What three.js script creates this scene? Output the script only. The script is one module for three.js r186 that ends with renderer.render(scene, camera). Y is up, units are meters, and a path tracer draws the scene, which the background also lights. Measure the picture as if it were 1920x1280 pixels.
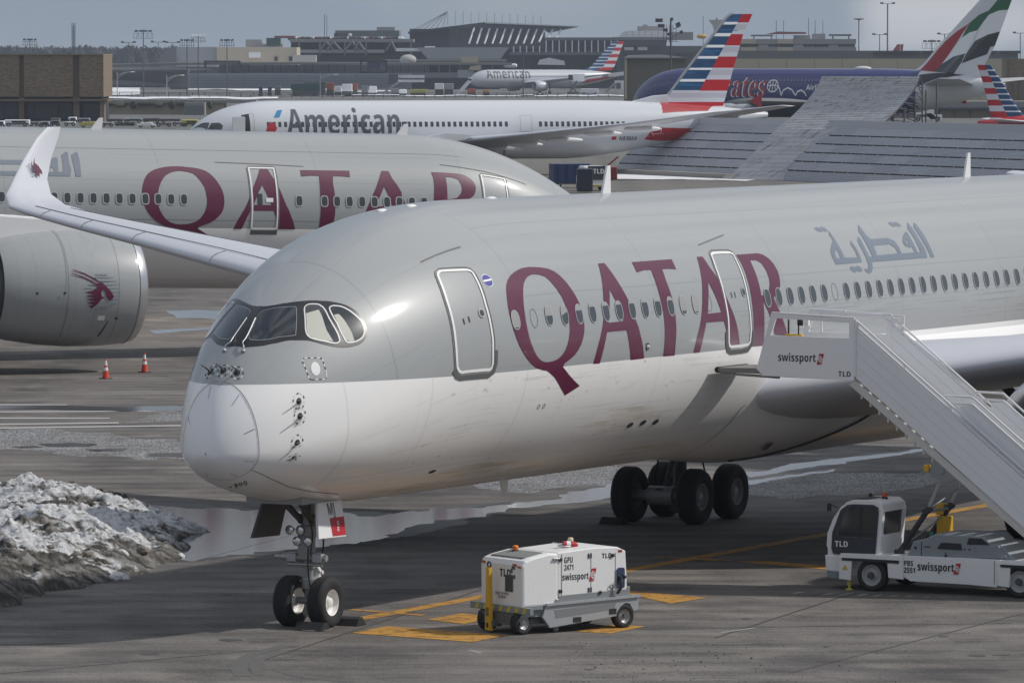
import * as THREE from 'three';
import { mergeGeometries, mergeVertices, toCreasedNormals } from 'three/addons/utils/BufferGeometryUtils.js';
import { RoundedBoxGeometry } from 'three/addons/geometries/RoundedBoxGeometry.js';
import { TessellateModifier } from 'three/addons/modifiers/TessellateModifier.js';
import { FontLoader } from 'three/addons/loaders/FontLoader.js';

// ---------- camera, sky, sun, exposure ----------
const scene = new THREE.Scene();
const FOC = 10868.45, HORIZON = 114.98, EYE = 11.5, PITCH = Math.atan((640 - HORIZON) / FOC);
const camera = new THREE.PerspectiveCamera(2 * Math.atan(640 / FOC) * 180 / Math.PI, 1.5, 1, 40000);
camera.position.set(0, EYE, 0);
camera.rotation.set(-PITCH, 0, 0);
const renderer = new THREE.WebGLRenderer({ antialias: true });
renderer.toneMapping = THREE.LinearToneMapping;
renderer.toneMappingExposure = 1.0;
renderer.shadowMap.enabled = true;
renderer.shadowMap.type = THREE.PCFSoftShadowMap;

const SUN_EL = 42.5 * Math.PI / 180, SUN_AZ = 93 * Math.PI / 180;   // azimuth from the direction towards the camera, turning right
const sunDir = new THREE.Vector3(Math.cos(SUN_EL) * Math.sin(SUN_AZ), Math.sin(SUN_EL), Math.cos(SUN_EL) * Math.cos(SUN_AZ));
const sun = new THREE.DirectionalLight(new THREE.Color(1, 0.955, 0.89), 2.95);
sun.position.copy(sunDir).multiplyScalar(400).add(new THREE.Vector3(0, 0, -150));
sun.target.position.set(0, 0, -150); scene.add(sun.target);
sun.castShadow = true; sun.shadow.radius = 3; sun.shadow.mapSize.set(4096, 4096);
Object.assign(sun.shadow.camera, { left: -130, right: 130, top: 130, bottom: -130, near: 50, far: 900 });
scene.add(sun);

// seeded noise
function mulberry(a) { return () => { a |= 0; a = a + 0x6D2B79F5 | 0; let t = Math.imul(a ^ a >>> 15, 1 | a); t = t + Math.imul(t ^ t >>> 7, 61 | t) ^ t; return ((t ^ t >>> 14) >>> 0) / 4294967296; }; }
const rand = mulberry(20250317);
const rr = (a, b) => a + (b - a) * rand();
function hash2(x, y, s) { let h = Math.imul(x | 0, 374761393) + Math.imul(y | 0, 668265263) + Math.imul(s | 0, 1442695041); h = Math.imul(h ^ (h >>> 13), 1274126177); return ((h ^ (h >>> 16)) >>> 0) / 4294967296; }
function vnoise(x, y, s = 0, per = 0) {
  const xi = Math.floor(x), yi = Math.floor(y); let fx = x - xi, fy = y - yi;
  fx = fx * fx * (3 - 2 * fx); fy = fy * fy * (3 - 2 * fy);
  const m = v => per ? ((v % per) + per) % per : v;
  const a = hash2(m(xi), m(yi), s), b = hash2(m(xi + 1), m(yi), s), c = hash2(m(xi), m(yi + 1), s), d = hash2(m(xi + 1), m(yi + 1), s);
  return (a + (b - a) * fx) * (1 - fy) + (c + (d - c) * fx) * fy;
}
function fbm(x, y, o = 4, s = 0, per = 0) { let v = 0, a = .5, t = 0; for (let i = 0; i < o; i++) { v += a * vnoise(x, y, s + i * 17, per); t += a; a *= .5; x *= 2; y *= 2; per *= 2; } return v / t; }
const clamp = (v, a = 0, b = 1) => Math.min(b, Math.max(a, v));
const smooth = (a, b, v) => { const t = clamp((v - a) / (b - a)); return t * t * (3 - 2 * t); };
const lerp = (a, b, t) => a + (b - a) * t;

// a cold grey-blue sky with broken cloud, the same all round
{
  const w = 2048, h = 1024, d = new Float32Array(w * h * 4);
  for (let j = 0; j < h; j++) for (let i = 0; i < w; i++) {
    const el = (j + .5) / h * 180 - 90, az = (i + .5) / w * Math.PI * 2;
    const t = clamp(el / 90), e = Math.max(el, 0);
    let r = lerp(.275, .21, Math.pow(t, .6)), g = lerp(.326, .275, Math.pow(t, .6)), b = lerp(.395, .37, Math.pow(t, .6));
    const k = Math.min(1, e / 90), rad = (1 - k) * 9 + 1.2;
    const cx = Math.cos(az) * rad, cy = Math.sin(az) * rad;
    const n = fbm(cx * .9 + 40, cy * .9 + e * .11, 5, 3);
    const c = smooth(.52 - .12 * smooth(8, 40, e), .68, n) * smooth(0.15, 2.0, e + .6 * n) * .85, q = .48 + .24 * smooth(6, 30, e);
    r = lerp(r, q, c); g = lerp(g, q * 1.02, c); b = lerp(b, q * 1.07, c);
    if (el < 7) { const k2 = smooth(.50, .66, fbm(az * 28.648, e * .9 + 5, 4, 1334, 180)) * smooth(7, 3, e) * .8; r = lerp(r, .60, k2); g = lerp(g, .61, k2); b = lerp(b, .635, k2); }
    if (el < 0) { r = .2; g = .21; b = .22; }
    const o = (j * w + i) * 4; d[o] = r; d[o + 1] = g; d[o + 2] = b; d[o + 3] = 1;
  }
  const sky = new THREE.DataTexture(d, w, h, THREE.RGBAFormat, THREE.FloatType);
  sky.mapping = THREE.EquirectangularReflectionMapping; sky.magFilter = THREE.LinearFilter; sky.minFilter = THREE.LinearFilter; sky.needsUpdate = true;
  scene.background = sky; scene.environment = sky; scene.environmentIntensity = 1; scene.backgroundIntensity = 1;
}
scene.fog = new THREE.FogExp2(new THREE.Color(.36, .41, .48), 0.00008);

// ---------- helpers ----------
const V = (x, y, z) => new THREE.Vector3(x, y, z);
// a pixel of the 1920 x 1280 photograph -> the place it shows at a given distance, or on level ground
function at(u, v, D) { const a = (u - 960) / FOC, b = -(v - 640) / FOC, c = Math.cos(PITCH), s = Math.sin(PITCH); const k = D / (c + b * s); return V(a * k, EYE + (b * c - s) * k, -D); }
function onGround(u, v, y = 0) { const a = (u - 960) / FOC, b = -(v - 640) / FOC, c = Math.cos(PITCH), s = Math.sin(PITCH); const k = (y - EYE) / (b * c - s); return V(a * k, y, -(c + b * s) * k); }
const used = new Map();
function numbered(n) { const k = used.get(n) || 0; used.set(n, k + 1); return k ? n + '_' + String(k).padStart(3, '0') : n; }
const lin = (r, g, b) => new THREE.Color().setRGB(r, g, b);
function mat(r, g, b, rough = .6, o = {}) {
  const P = o.clearcoat !== undefined || o.transmission !== undefined || o.sheen !== undefined;
  return new (P ? THREE.MeshPhysicalMaterial : THREE.MeshStandardMaterial)({ color: lin(r, g, b), roughness: rough, metalness: 0, side: THREE.DoubleSide, ...o });
}
function thing(name, label, category, p = [0, 0, 0], ry = 0, group) {
  const o = new THREE.Group(); o.name = numbered(name); o.position.set(...p); o.rotation.y = ry;
  o.userData = { label, category }; if (group) o.userData.group = group; scene.add(o); return o;
}
const isG = g => g && g.isBufferGeometry;
function norm(g) { if (!g.index) { const n = g.attributes.position.count, ix = new Uint32Array(n); for (let i = 0; i < n; i++) ix[i] = i; g.setIndex(new THREE.BufferAttribute(ix, 1)); } for (const k of Object.keys(g.attributes)) if (!['position', 'normal', 'uv'].includes(k)) g.deleteAttribute(k); if (!g.attributes.uv) g.setAttribute('uv', new THREE.BufferAttribute(new Float32Array(g.attributes.position.count * 2), 2)); if (!g.attributes.normal) g.computeVertexNormals(); g.morphAttributes = {}; return g; }
function join(l) { l = l.flat(3).filter(isG); return l.length === 1 ? l[0] : mergeGeometries(l.map(norm)); }
function part(name, g, m, parent, ud) {
  const o = new THREE.Mesh(Array.isArray(g) ? join(g) : g, m); o.name = numbered(name); o.castShadow = o.receiveShadow = true;
  if (ud) Object.assign(o.userData, ud); (parent || scene).add(o); return o;
}
function solo(name, g, m, label, category, group) { const o = part(name, g, m); o.userData = { label, category }; if (group) o.userData.group = group; return o; }
function struct(name, g, m) { const o = part(name, g, m); o.userData = { kind: 'structure' }; return o; }
function xf(g, p = [0, 0, 0], r = [0, 0, 0], s = [1, 1, 1]) { g.applyMatrix4(new THREE.Matrix4().compose(V(...p), new THREE.Quaternion().setFromEuler(new THREE.Euler(...r)), V(...s))); return g; }
const box = (w, h, d, x = 0, y = 0, z = 0, r) => xf(new THREE.BoxGeometry(w, h, d), [x, y, z], r);
const rbox = (w, h, d, x = 0, y = 0, z = 0, rad = .02, r, seg = 2) => xf(new RoundedBoxGeometry(w, h, d, seg, Math.min(rad, w / 2.01, h / 2.01, d / 2.01)), [x, y, z], r);
function rod(a, b, r, r2 = r, seg = 10) {
  const A = V(...a), B = V(...b), d = B.clone().sub(A), L = d.length(), g = new THREE.CylinderGeometry(r2, r, L, seg, 1);
  g.applyQuaternion(new THREE.Quaternion().setFromUnitVectors(V(0, 1, 0), d.normalize())); const m = A.add(B).multiplyScalar(.5); g.translate(m.x, m.y, m.z); return g;
}
function bar(a, b, w, h) { const A = V(...a), B = V(...b), d = B.clone().sub(A), L = d.length(), g = new THREE.BoxGeometry(w, h, L); const m = new THREE.Matrix4().lookAt(A, B, Math.abs(d.y / L) > .99 ? V(1, 0, 0) : V(0, 1, 0)); g.applyMatrix4(m); const c = A.add(B).multiplyScalar(.5); g.translate(c.x, c.y, c.z); return g; }
function tube(pts, r, seg = 6, n) { return new THREE.TubeGeometry(new THREE.CatmullRomCurve3(pts.map(p => V(...p)), false, 'centripetal'), n || pts.length * 4, r, seg, false); }
function lathe(pts, seg = 28) { return new THREE.LatheGeometry(pts.map(p => new THREE.Vector2(p[0], p[1])), seg); }
function shapeOf(pts, holes = []) { const s = new THREE.Shape(pts.map(p => new THREE.Vector2(p[0], p[1]))); for (const h of holes) s.holes.push(new THREE.Path(h.map(p => new THREE.Vector2(p[0], p[1])))); return s; }
function ext(pts, depth, bev = 0, holes = []) { const g = new THREE.ExtrudeGeometry(shapeOf(pts, holes), { depth, bevelEnabled: bev > 0, bevelSize: bev, bevelThickness: bev, bevelSegments: 2, steps: 1, curveSegments: 6 }); return g; }
function flip(g) { const q = g.index ? g.toNonIndexed() : g; for (const k of Object.keys(q.attributes)) { const a = q.attributes[k], n = a.itemSize, r = a.array; for (let i = 0; i < a.count; i += 3) for (let c = 0; c < n; c++) { const x = r[(i + 1) * n + c]; r[(i + 1) * n + c] = r[(i + 2) * n + c]; r[(i + 2) * n + c] = x; } } return q; }
function planarUV(g, f) { const p = g.attributes.position, uv = new Float32Array(p.count * 2); for (let i = 0; i < p.count; i++) { const [a, b] = f(p.getX(i), p.getY(i), p.getZ(i)); uv[2 * i] = a; uv[2 * i + 1] = b; } g.setAttribute('uv', new THREE.BufferAttribute(uv, 2)); return g; }
const flat = (pts, holes) => new THREE.ShapeGeometry(shapeOf(pts, holes));
const circ = (cx, cy, rx, ry = rx, n = 20, a0 = 0) => Array.from({ length: n }, (_, i) => [cx + rx * Math.cos(a0 + i / n * 2 * Math.PI), cy + ry * Math.sin(a0 + i / n * 2 * Math.PI)]);
const rrect = (x0, y0, x1, y1, r, n = 4) => { const o = []; for (const [cx, cy, a] of [[x1 - r, y1 - r, 0], [x0 + r, y1 - r, 90], [x0 + r, y0 + r, 180], [x1 - r, y0 + r, 270]]) for (let i = 0; i <= n; i++) { const t = (a + 90 * i / n) * Math.PI / 180; o.push([cx + r * Math.cos(t), cy + r * Math.sin(t)]); } return o; };
const fontB = await new FontLoader().loadAsync('fonts/droid/droid_sans_bold.typeface.json');
const fontR = await new FontLoader().loadAsync('fonts/droid/droid_sans_regular.typeface.json');
const fontS = await new FontLoader().loadAsync('fonts/droid/droid_serif_bold.typeface.json');
function textGeo(str, size, font = fontB, sx = 1, centre = true) { const g = new THREE.ShapeGeometry(font.generateShapes(str, size), 4); g.computeBoundingBox(); const b = g.boundingBox; g.translate(centre ? -(b.min.x + b.max.x) / 2 : -b.min.x, centre ? -(b.min.y + b.max.y) / 2 : 0, 0); g.scale(sx, 1, 1); return g; }
function canvasTex(w, h, draw, srgb = true) { const c = document.createElement('canvas'); c.width = w; c.height = h; draw(c.getContext('2d'), w, h); const t = new THREE.CanvasTexture(c); if (srgb) t.colorSpace = THREE.SRGBColorSpace; t.wrapS = t.wrapT = THREE.RepeatWrapping; t.magFilter = THREE.LinearFilter; return t; }
function dataTex(w, h, fn, srgb = false) { const d = new Uint8Array(w * h * 4); for (let j = 0; j < h; j++) for (let i = 0; i < w; i++) { const c = fn(i, j), o = (j * w + i) * 4; d[o] = clamp(c[0]) * 255; d[o + 1] = clamp(c[1]) * 255; d[o + 2] = clamp(c[2]) * 255; d[o + 3] = 255; } const t = new THREE.DataTexture(d, w, h); t.wrapS = t.wrapT = THREE.RepeatWrapping; t.magFilter = THREE.LinearFilter; t.minFilter = THREE.LinearMipmapLinearFilter; t.generateMipmaps = true; if (srgb) t.colorSpace = THREE.SRGBColorSpace; t.needsUpdate = true; return t; }
// ---------- ground ----------
const asphaltTile = dataTex(1024, 1024, (i, j) => {
  const x = i / 1024, y = j / 1024;
  let v = .76 + .30 * (fbm(x * 6, y * 6, 4, 5, 6) - .5) + .50 * (hash2(i >> 1, j >> 1, 9) - .5) * (.4 + fbm(x * 40, y * 40, 2, 8, 40)) + .30 * (hash2(i, j, 4) - .5);
  const s = fbm(x * 4, y * 32, 4, 21, 4); v += .20 * smooth(.58, .72, s) - .18 * smooth(.44, .30, s);
  const c = fbm(x * 14, y * 14, 4, 25, 14); v += .16 * smooth(.60, .70, c) - .14 * smooth(.40, .30, c);
  const sp = hash2(i >> 1, j >> 2, 33); if (sp > .9975) v -= .38; if (sp < .0015) v += .34;
  return [v, v * .985, v * .97];
});
asphaltTile.repeat.set(1 / 14, 1 / 14);
const apronMat = new THREE.MeshStandardMaterial({ vertexColors: true, map: asphaltTile, roughness: .93, bumpMap: asphaltTile, bumpScale: .004 });
{
  const xs = [], zs = [];
  for (const v of [-9000, -4000, -2000, -1000, -500, -250, -130, -80]) xs.push(v);
  for (let v = -48; v <= 48; v += .45) xs.push(v);
  for (const v of [80, 130, 250, 500, 1000, 2000, 4000, 9000]) xs.push(v);
  for (const v of [400, 100, 0, -60, -95]) zs.push(v);
  for (let v = -104; v > -190; v -= .55) zs.push(v);
  for (let v = -190; v > -330; v -= 1.6) zs.push(v);
  for (let v = -330; v > -760; v -= 8) zs.push(v);
  for (const v of [-800, -900, -1000, -1150, -1300, -1500, -1700, -2000, -2400, -3000, -4000, -6000, -10000, -16000]) zs.push(v);
  const nx = xs.length, nz = zs.length, pos = new Float32Array(nx * nz * 3), col = new Float32Array(nx * nz * 3), uv = new Float32Array(nx * nz * 2), idx = [];
  for (let j = 0; j < nz; j++) for (let i = 0; i < nx; i++) {
    const x = xs[i], z = zs[j], o = (j * nx + i);
    pos.set([x, 0, z], o * 3); uv.set([x, z], o * 2);
    const big = fbm(x * .045 + 3, z * .028 + 9, 4, 11), mid = fbm(x * .22, z * .12, 3, 12), st = fbm(x * .10 + z * .05, z * .55 - x * .14, 3, 13);
    let a = .158 * (.72 + .55 * big) * (.86 + .28 * mid) * (.78 + .44 * st);
    let r = a * 1.13, g = a * 1.04, b = a * .97;
    const w = smooth(.52, .68, big); r *= lerp(1, 1.06, w); b *= lerp(1, .92, w);
    // tyre scuffs and worn pale patches
    const sc = fbm(x * .5 + z * .12, z * .9, 3, 14); const k = smooth(.62, .74, sc); r *= 1 + .34 * k; g *= 1 + .32 * k; b *= 1 + .3 * k;
    const dk = smooth(.64, .76, fbm(x * .35 + 60, z * .45 + 20, 3, 15)); r *= 1 - .35 * dk; g *= 1 - .35 * dk; b *= 1 - .32 * dk;
    if (z < -330) { const m = .75 + .5 * fbm(x * .01, z * .02, 3, 16); r = .19 * m; g = .18 * m; b = .165 * m; }
    if (z < -760) { r = .17; g = .17; b = .165; }
    col.set([r, g, b], o * 3);
  }
  for (let j = 0; j < nz - 1; j++) for (let i = 0; i < nx - 1; i++) { const a = j * nx + i, b = a + 1, c = a + nx, d = c + 1; idx.push(a, b, c, b, d, c); }
  const g = new THREE.BufferGeometry(); g.setAttribute('position', new THREE.BufferAttribute(pos, 3)); g.setAttribute('color', new THREE.BufferAttribute(col, 3)); g.setAttribute('uv', new THREE.BufferAttribute(uv, 2)); g.setIndex(idx); g.computeVertexNormals();
  struct('apron_ground', g, apronMat);
}
// loose grit swept across the stand
{
  const n = 320, m = new THREE.InstancedMesh(new THREE.IcosahedronGeometry(1, 0), new THREE.MeshStandardMaterial({ color: lin(.07, .065, .06), roughness: .95 }), n), o = new THREE.Object3D();
  for (let i = 0; i < n; i++) { const u = 1050 + 700 * Math.pow(rand(), .9) * (.4 + .6 * rand()), v = 1205 + 75 * rand(), p = onGround(u, v), s = .005 + .011 * rand() * rand(); o.position.set(p.x, s * .5, p.z); o.rotation.set(rand() * 6, rand() * 6, rand() * 6); o.scale.set(s * (1 + rand()), s, s * (1 + rand())); o.updateMatrix(); m.setMatrixAt(i, o.matrix); }
  m.name = 'ground_grit'; m.userData = { kind: 'stuff', label: 'loose dark grit scattered over the asphalt at lower right', category: 'grit' }; m.castShadow = m.receiveShadow = true; scene.add(m);
}
// ---------- paint, water and snow on the apron ----------
const paintYellow = new THREE.MeshStandardMaterial({ color: lin(.52, .27, .045), roughness: .8, map: dataTex(256, 256, (i, j) => { const n = fbm(i / 16, j / 16, 4, 41, 16), k = n > .58 ? .62 : 1, v = (.86 + .2 * (hash2(i, j, 5) - .5)) * k; return [v, v * (k < 1 ? .95 : 1), v]; }), side: THREE.DoubleSide });
paintYellow.map.repeat.set(.4, .4);
function groundPoly(pts, y) { const g = new THREE.ShapeGeometry(shapeOf(pts.map(p => [p.x, -p.z]))); g.rotateX(-Math.PI / 2); const q = g.attributes.position, uv = g.attributes.uv; for (let i = 0; i < q.count; i++) { uv.setXY(i, q.getX(i), q.getZ(i)); } g.translate(0, y, 0); return g; }
const quad = (l, y) => groundPoly(l.map(([u, v]) => onGround(u, v)), y);
function stripe(a, b, w, y) { const A = onGround(...a), B = onGround(...b), d = B.clone().sub(A).normalize(), n = V(-d.z, 0, d.x).multiplyScalar(w / 2); return groundPoly([A.clone().add(n), B.clone().add(n), B.clone().sub(n), A.clone().sub(n)], y); }
const marking = (g, n = 'yellow_marking', m = paintYellow) => struct(n, g, m);
marking(stripe([560, 1181], [1890, 940], .40, .006));
for (const [a, b] of [[[656, 1143], [795, 1154]], [[1224, 1044], [1356, 1052]], [[1300, 1046.5], [1372, 1052]]]) marking(stripe(a, b, .22, .010));
for (const q of [[[657, 1187], [726, 1174], [950, 1191], [886, 1204]], [[800, 1161.5], [866, 1150], [935, 1157], [870, 1170]], [[1150, 1107], [1190, 1109], [1327, 1120.5], [1258, 1132]], [[1080, 1184], [1150, 1171], [1211, 1174.5], [1144, 1188]], [[1376, 1053], [1440, 1052], [1560, 1062], [1560, 1069]]]) marking(quad(q, .008), 'yellow_box_marking');
const tar = mat(.045, .044, .043, .75);
const oldPaint = mat(.30, .29, .28, .9);
for (const [a, b, w] of [[[1600, 1112], [1340, 1196], .07], [[470, 1245], [950, 1090], .05], [[0, 1263], [560, 1212], .05], [[1200, 1180], [1900, 1168], .05], [[1480, 1262], [1920, 1150], .05]]) struct('sealed_joint', stripe(a, b, w, .004), tar);
for (const [a, b, w] of [[[1352, 1186], [1416, 1177], .10], [[880, 1219], [902, 1224], .10], [[1300, 1208], [1412, 1206], .05], [[500, 1167], [524, 1165], .1]]) struct('worn_line', stripe(a, b, w, .005), oldPaint);
const stainM = mat(.055, .053, .052, .6);
function blob(u, v, w, h, y, seed, n = 40, k = .35) { return groundPoly(Array.from({ length: n }, (_, i) => { const a = i / n * Math.PI * 2, r = 1 + k * (fbm(Math.cos(a) * 1.6 + seed, Math.sin(a) * 1.6 + seed * 3, 3, 50) - .5) * 2; return onGround(u + Math.cos(a) * w * r, v + Math.sin(a) * h * r); }), y); }
[[430, 1200, 22, 2.2], [1833, 1229, 17, 2], [1880, 1228, 16, 1.6], [1400, 1160, 9, 1.2], [1770, 1193, 9, 1.2], [1550, 1212, 8, 1], [1880, 1256, 14, 1.4], [280, 1226, 20, 1.6], [1105, 1255, 9, 1.2]].forEach((b, i) => struct('oil_stain', blob(...b, .0045, i * 7.3), stainM));
// rubber tracks curling in front of the nose wheel
for (const [p, w] of [[[[455, 1268], [447, 1250], [458, 1236], [490, 1222], [540, 1210]], .32], [[[486, 1266], [478, 1248], [488, 1236], [515, 1226]], .22], [[[520, 1256], [580, 1270], [660, 1278]], .26]]) {
  const c = new THREE.CatmullRomCurve3(p.map(q => onGround(...q))).getPoints(30), L = [], R = []; c.forEach((q, i) => { const a = c[Math.max(0, i - 1)], b = c[Math.min(30, i + 1)], d = b.clone().sub(a).normalize(), n = V(-d.z, 0, d.x).multiplyScalar(w / 2); L.push(q.clone().add(n)); R.unshift(q.clone().sub(n)); }); struct('tyre_track', groundPoly(L.concat(R), .0042), mat(.10, .096, .093, .9));
}
// standing water
const ripple = dataTex(512, 512, (i, j) => { const v = .5 + .5 * (fbm(i / 512 * 20, j / 512 * 44, 3, 61, 4) - .5); return [v, v, v]; }); ripple.repeat.set(.12, .12);
const waterM = new THREE.MeshPhysicalMaterial({ color: lin(.03, .032, .036), roughness: .09, bumpMap: ripple, bumpScale: .0016, clearcoat: 0, ior: 1.33, side: THREE.DoubleSide });
const dampM = new THREE.MeshStandardMaterial({ color: lin(.075, .073, .072), map: asphaltTile, roughness: .55, side: THREE.DoubleSide });
function pool(pts, y, jit, seed, n = 14) { const o = [], N = pts.length; for (let i = 0; i < N; i++) { const a = pts[i], b = pts[(i + 1) % N]; for (let k = 0; k < n; k++) { const t = k / n, u = lerp(a[0], b[0], t), v = lerp(a[1], b[1], t), e = (fbm(u * .035 + seed, v * .12, 4, 70) - .5) * 2; o.push(onGround(u + e * jit * 6, v + (fbm(u * .022 + seed * 3, seed, 5, 71) - .5) * jit * 2.6)); } } return groundPoly(o, y); }
const grow = (pts, k) => { const cx = pts.reduce((s, p) => s + p[0], 0) / pts.length, cy = pts.reduce((s, p) => s + p[1], 0) / pts.length; return pts.map(p => [p[0] + Math.sign(p[0] - cx) * k * 5, p[1] + Math.sign(p[1] - cy) * k]); };
const POOLS = [
  [[[250, 948], [360, 949], [480, 956], [620, 962], [700, 968], [790, 962], [870, 950], [960, 946], [1010, 939], [1090, 918], [1160, 904], [1200, 900], [1190, 922], [1140, 934], [1040, 946], [960, 956], [880, 968], [830, 978], [760, 992], [735, 1004], [700, 1012], [650, 1022], [600, 1028], [470, 1036], [380, 1046], [330, 1050], [300, 1020]], 6],
  [[[1392, 886], [1480, 872], [1600, 856], [1760, 840], [1770, 843], [1640, 858], [1560, 872], [1470, 884], [1400, 894]], 3],
  [[[1380, 903], [1470, 893], [1570, 879], [1560, 884], [1460, 899], [1390, 911]], 2],
  [[[-20, 762], [120, 760], [240, 763], [345, 762], [345, 771], [240, 771], [100, 768], [-20, 768]], 1.2],
  [[[70, 832], [130, 830], [185, 833], [165, 838], [90, 838]], .8], [[[158, 842], [240, 841], [232, 846], [170, 846]], .6], [[[252, 851], [350, 849], [350, 857], [270, 857]], .8], [[[20, 838], [60, 836], [80, 839], [40, 841]], .6],
  [[[312, 583], [420, 581], [435, 590], [400, 598], [330, 597]], 1.4], [[[280, 620], [420, 612], [420, 616], [290, 626]], 1],
];
POOLS.forEach(([p, j], i) => { if (i < 3) struct('damp_asphalt', pool(grow(p, i ? 4 : 6), .0055, j, i * 5 + 1), dampM); struct('water_puddle', pool(p, .0085, j, i * 5 + 2), waterM); });
const streakWhite = mat(.52, .52, .53, .85);  // flat white for the thin streaks lying across the apron
[[[-20, 771.5], [345, 769.5], [345, 770.6], [-20, 773]], [[-20, 783], [205, 783.4], [205, 784.6], [-20, 784.6]], [[-20, 795], [222, 792], [222, 793.6], [-20, 796.4]], [[-20, 802], [345, 797], [345, 798.6], [-20, 803.6]], [[-20, 757.8], [125, 758.6], [125, 759.6], [-20, 759.4]]].forEach(q => struct('thin_white_streak', quad(q, .007), streakWhite));
// broken sheets of small pale specks between the stones
const fleck = dataTex(1024, 1024, (i, j) => { const n = fbm(i / 1024 * 200, j / 1024 * 200, 2, 81, 200), m = fbm(i / 1024 * 5, j / 1024 * 5, 3, 82, 5), v = n > .66 - .16 * m ? 1 : 0; return [v, v, v]; }); fleck.repeat.set(1 / 5, 1 / 9);
const speckMat = (c, r) => new THREE.MeshStandardMaterial({ color: lin(c, c * 1.01, c * 1.05), roughness: r, alphaMap: fleck, alphaTest: .5, transparent: true, side: THREE.DoubleSide });
[[[-30, 803], [120, 806], [230, 818], [350, 830], [350, 862], [200, 858], [60, 846], [-30, 838]], [[870, 905], [960, 884], [1160, 868], [1170, 900], [1080, 912], [1000, 922], [900, 918]], [[1400, 905], [1560, 888], [1760, 884], [1780, 900], [1640, 925], [1480, 935], [1400, 930]], [[300, 776], [345, 774], [345, 790], [250, 792]]].forEach((p, i) => struct('pale_specks', pool(p, .0065, 5, i * 11 + 3), speckMat([.46, .40, .26, .44][i], .45)));
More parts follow.
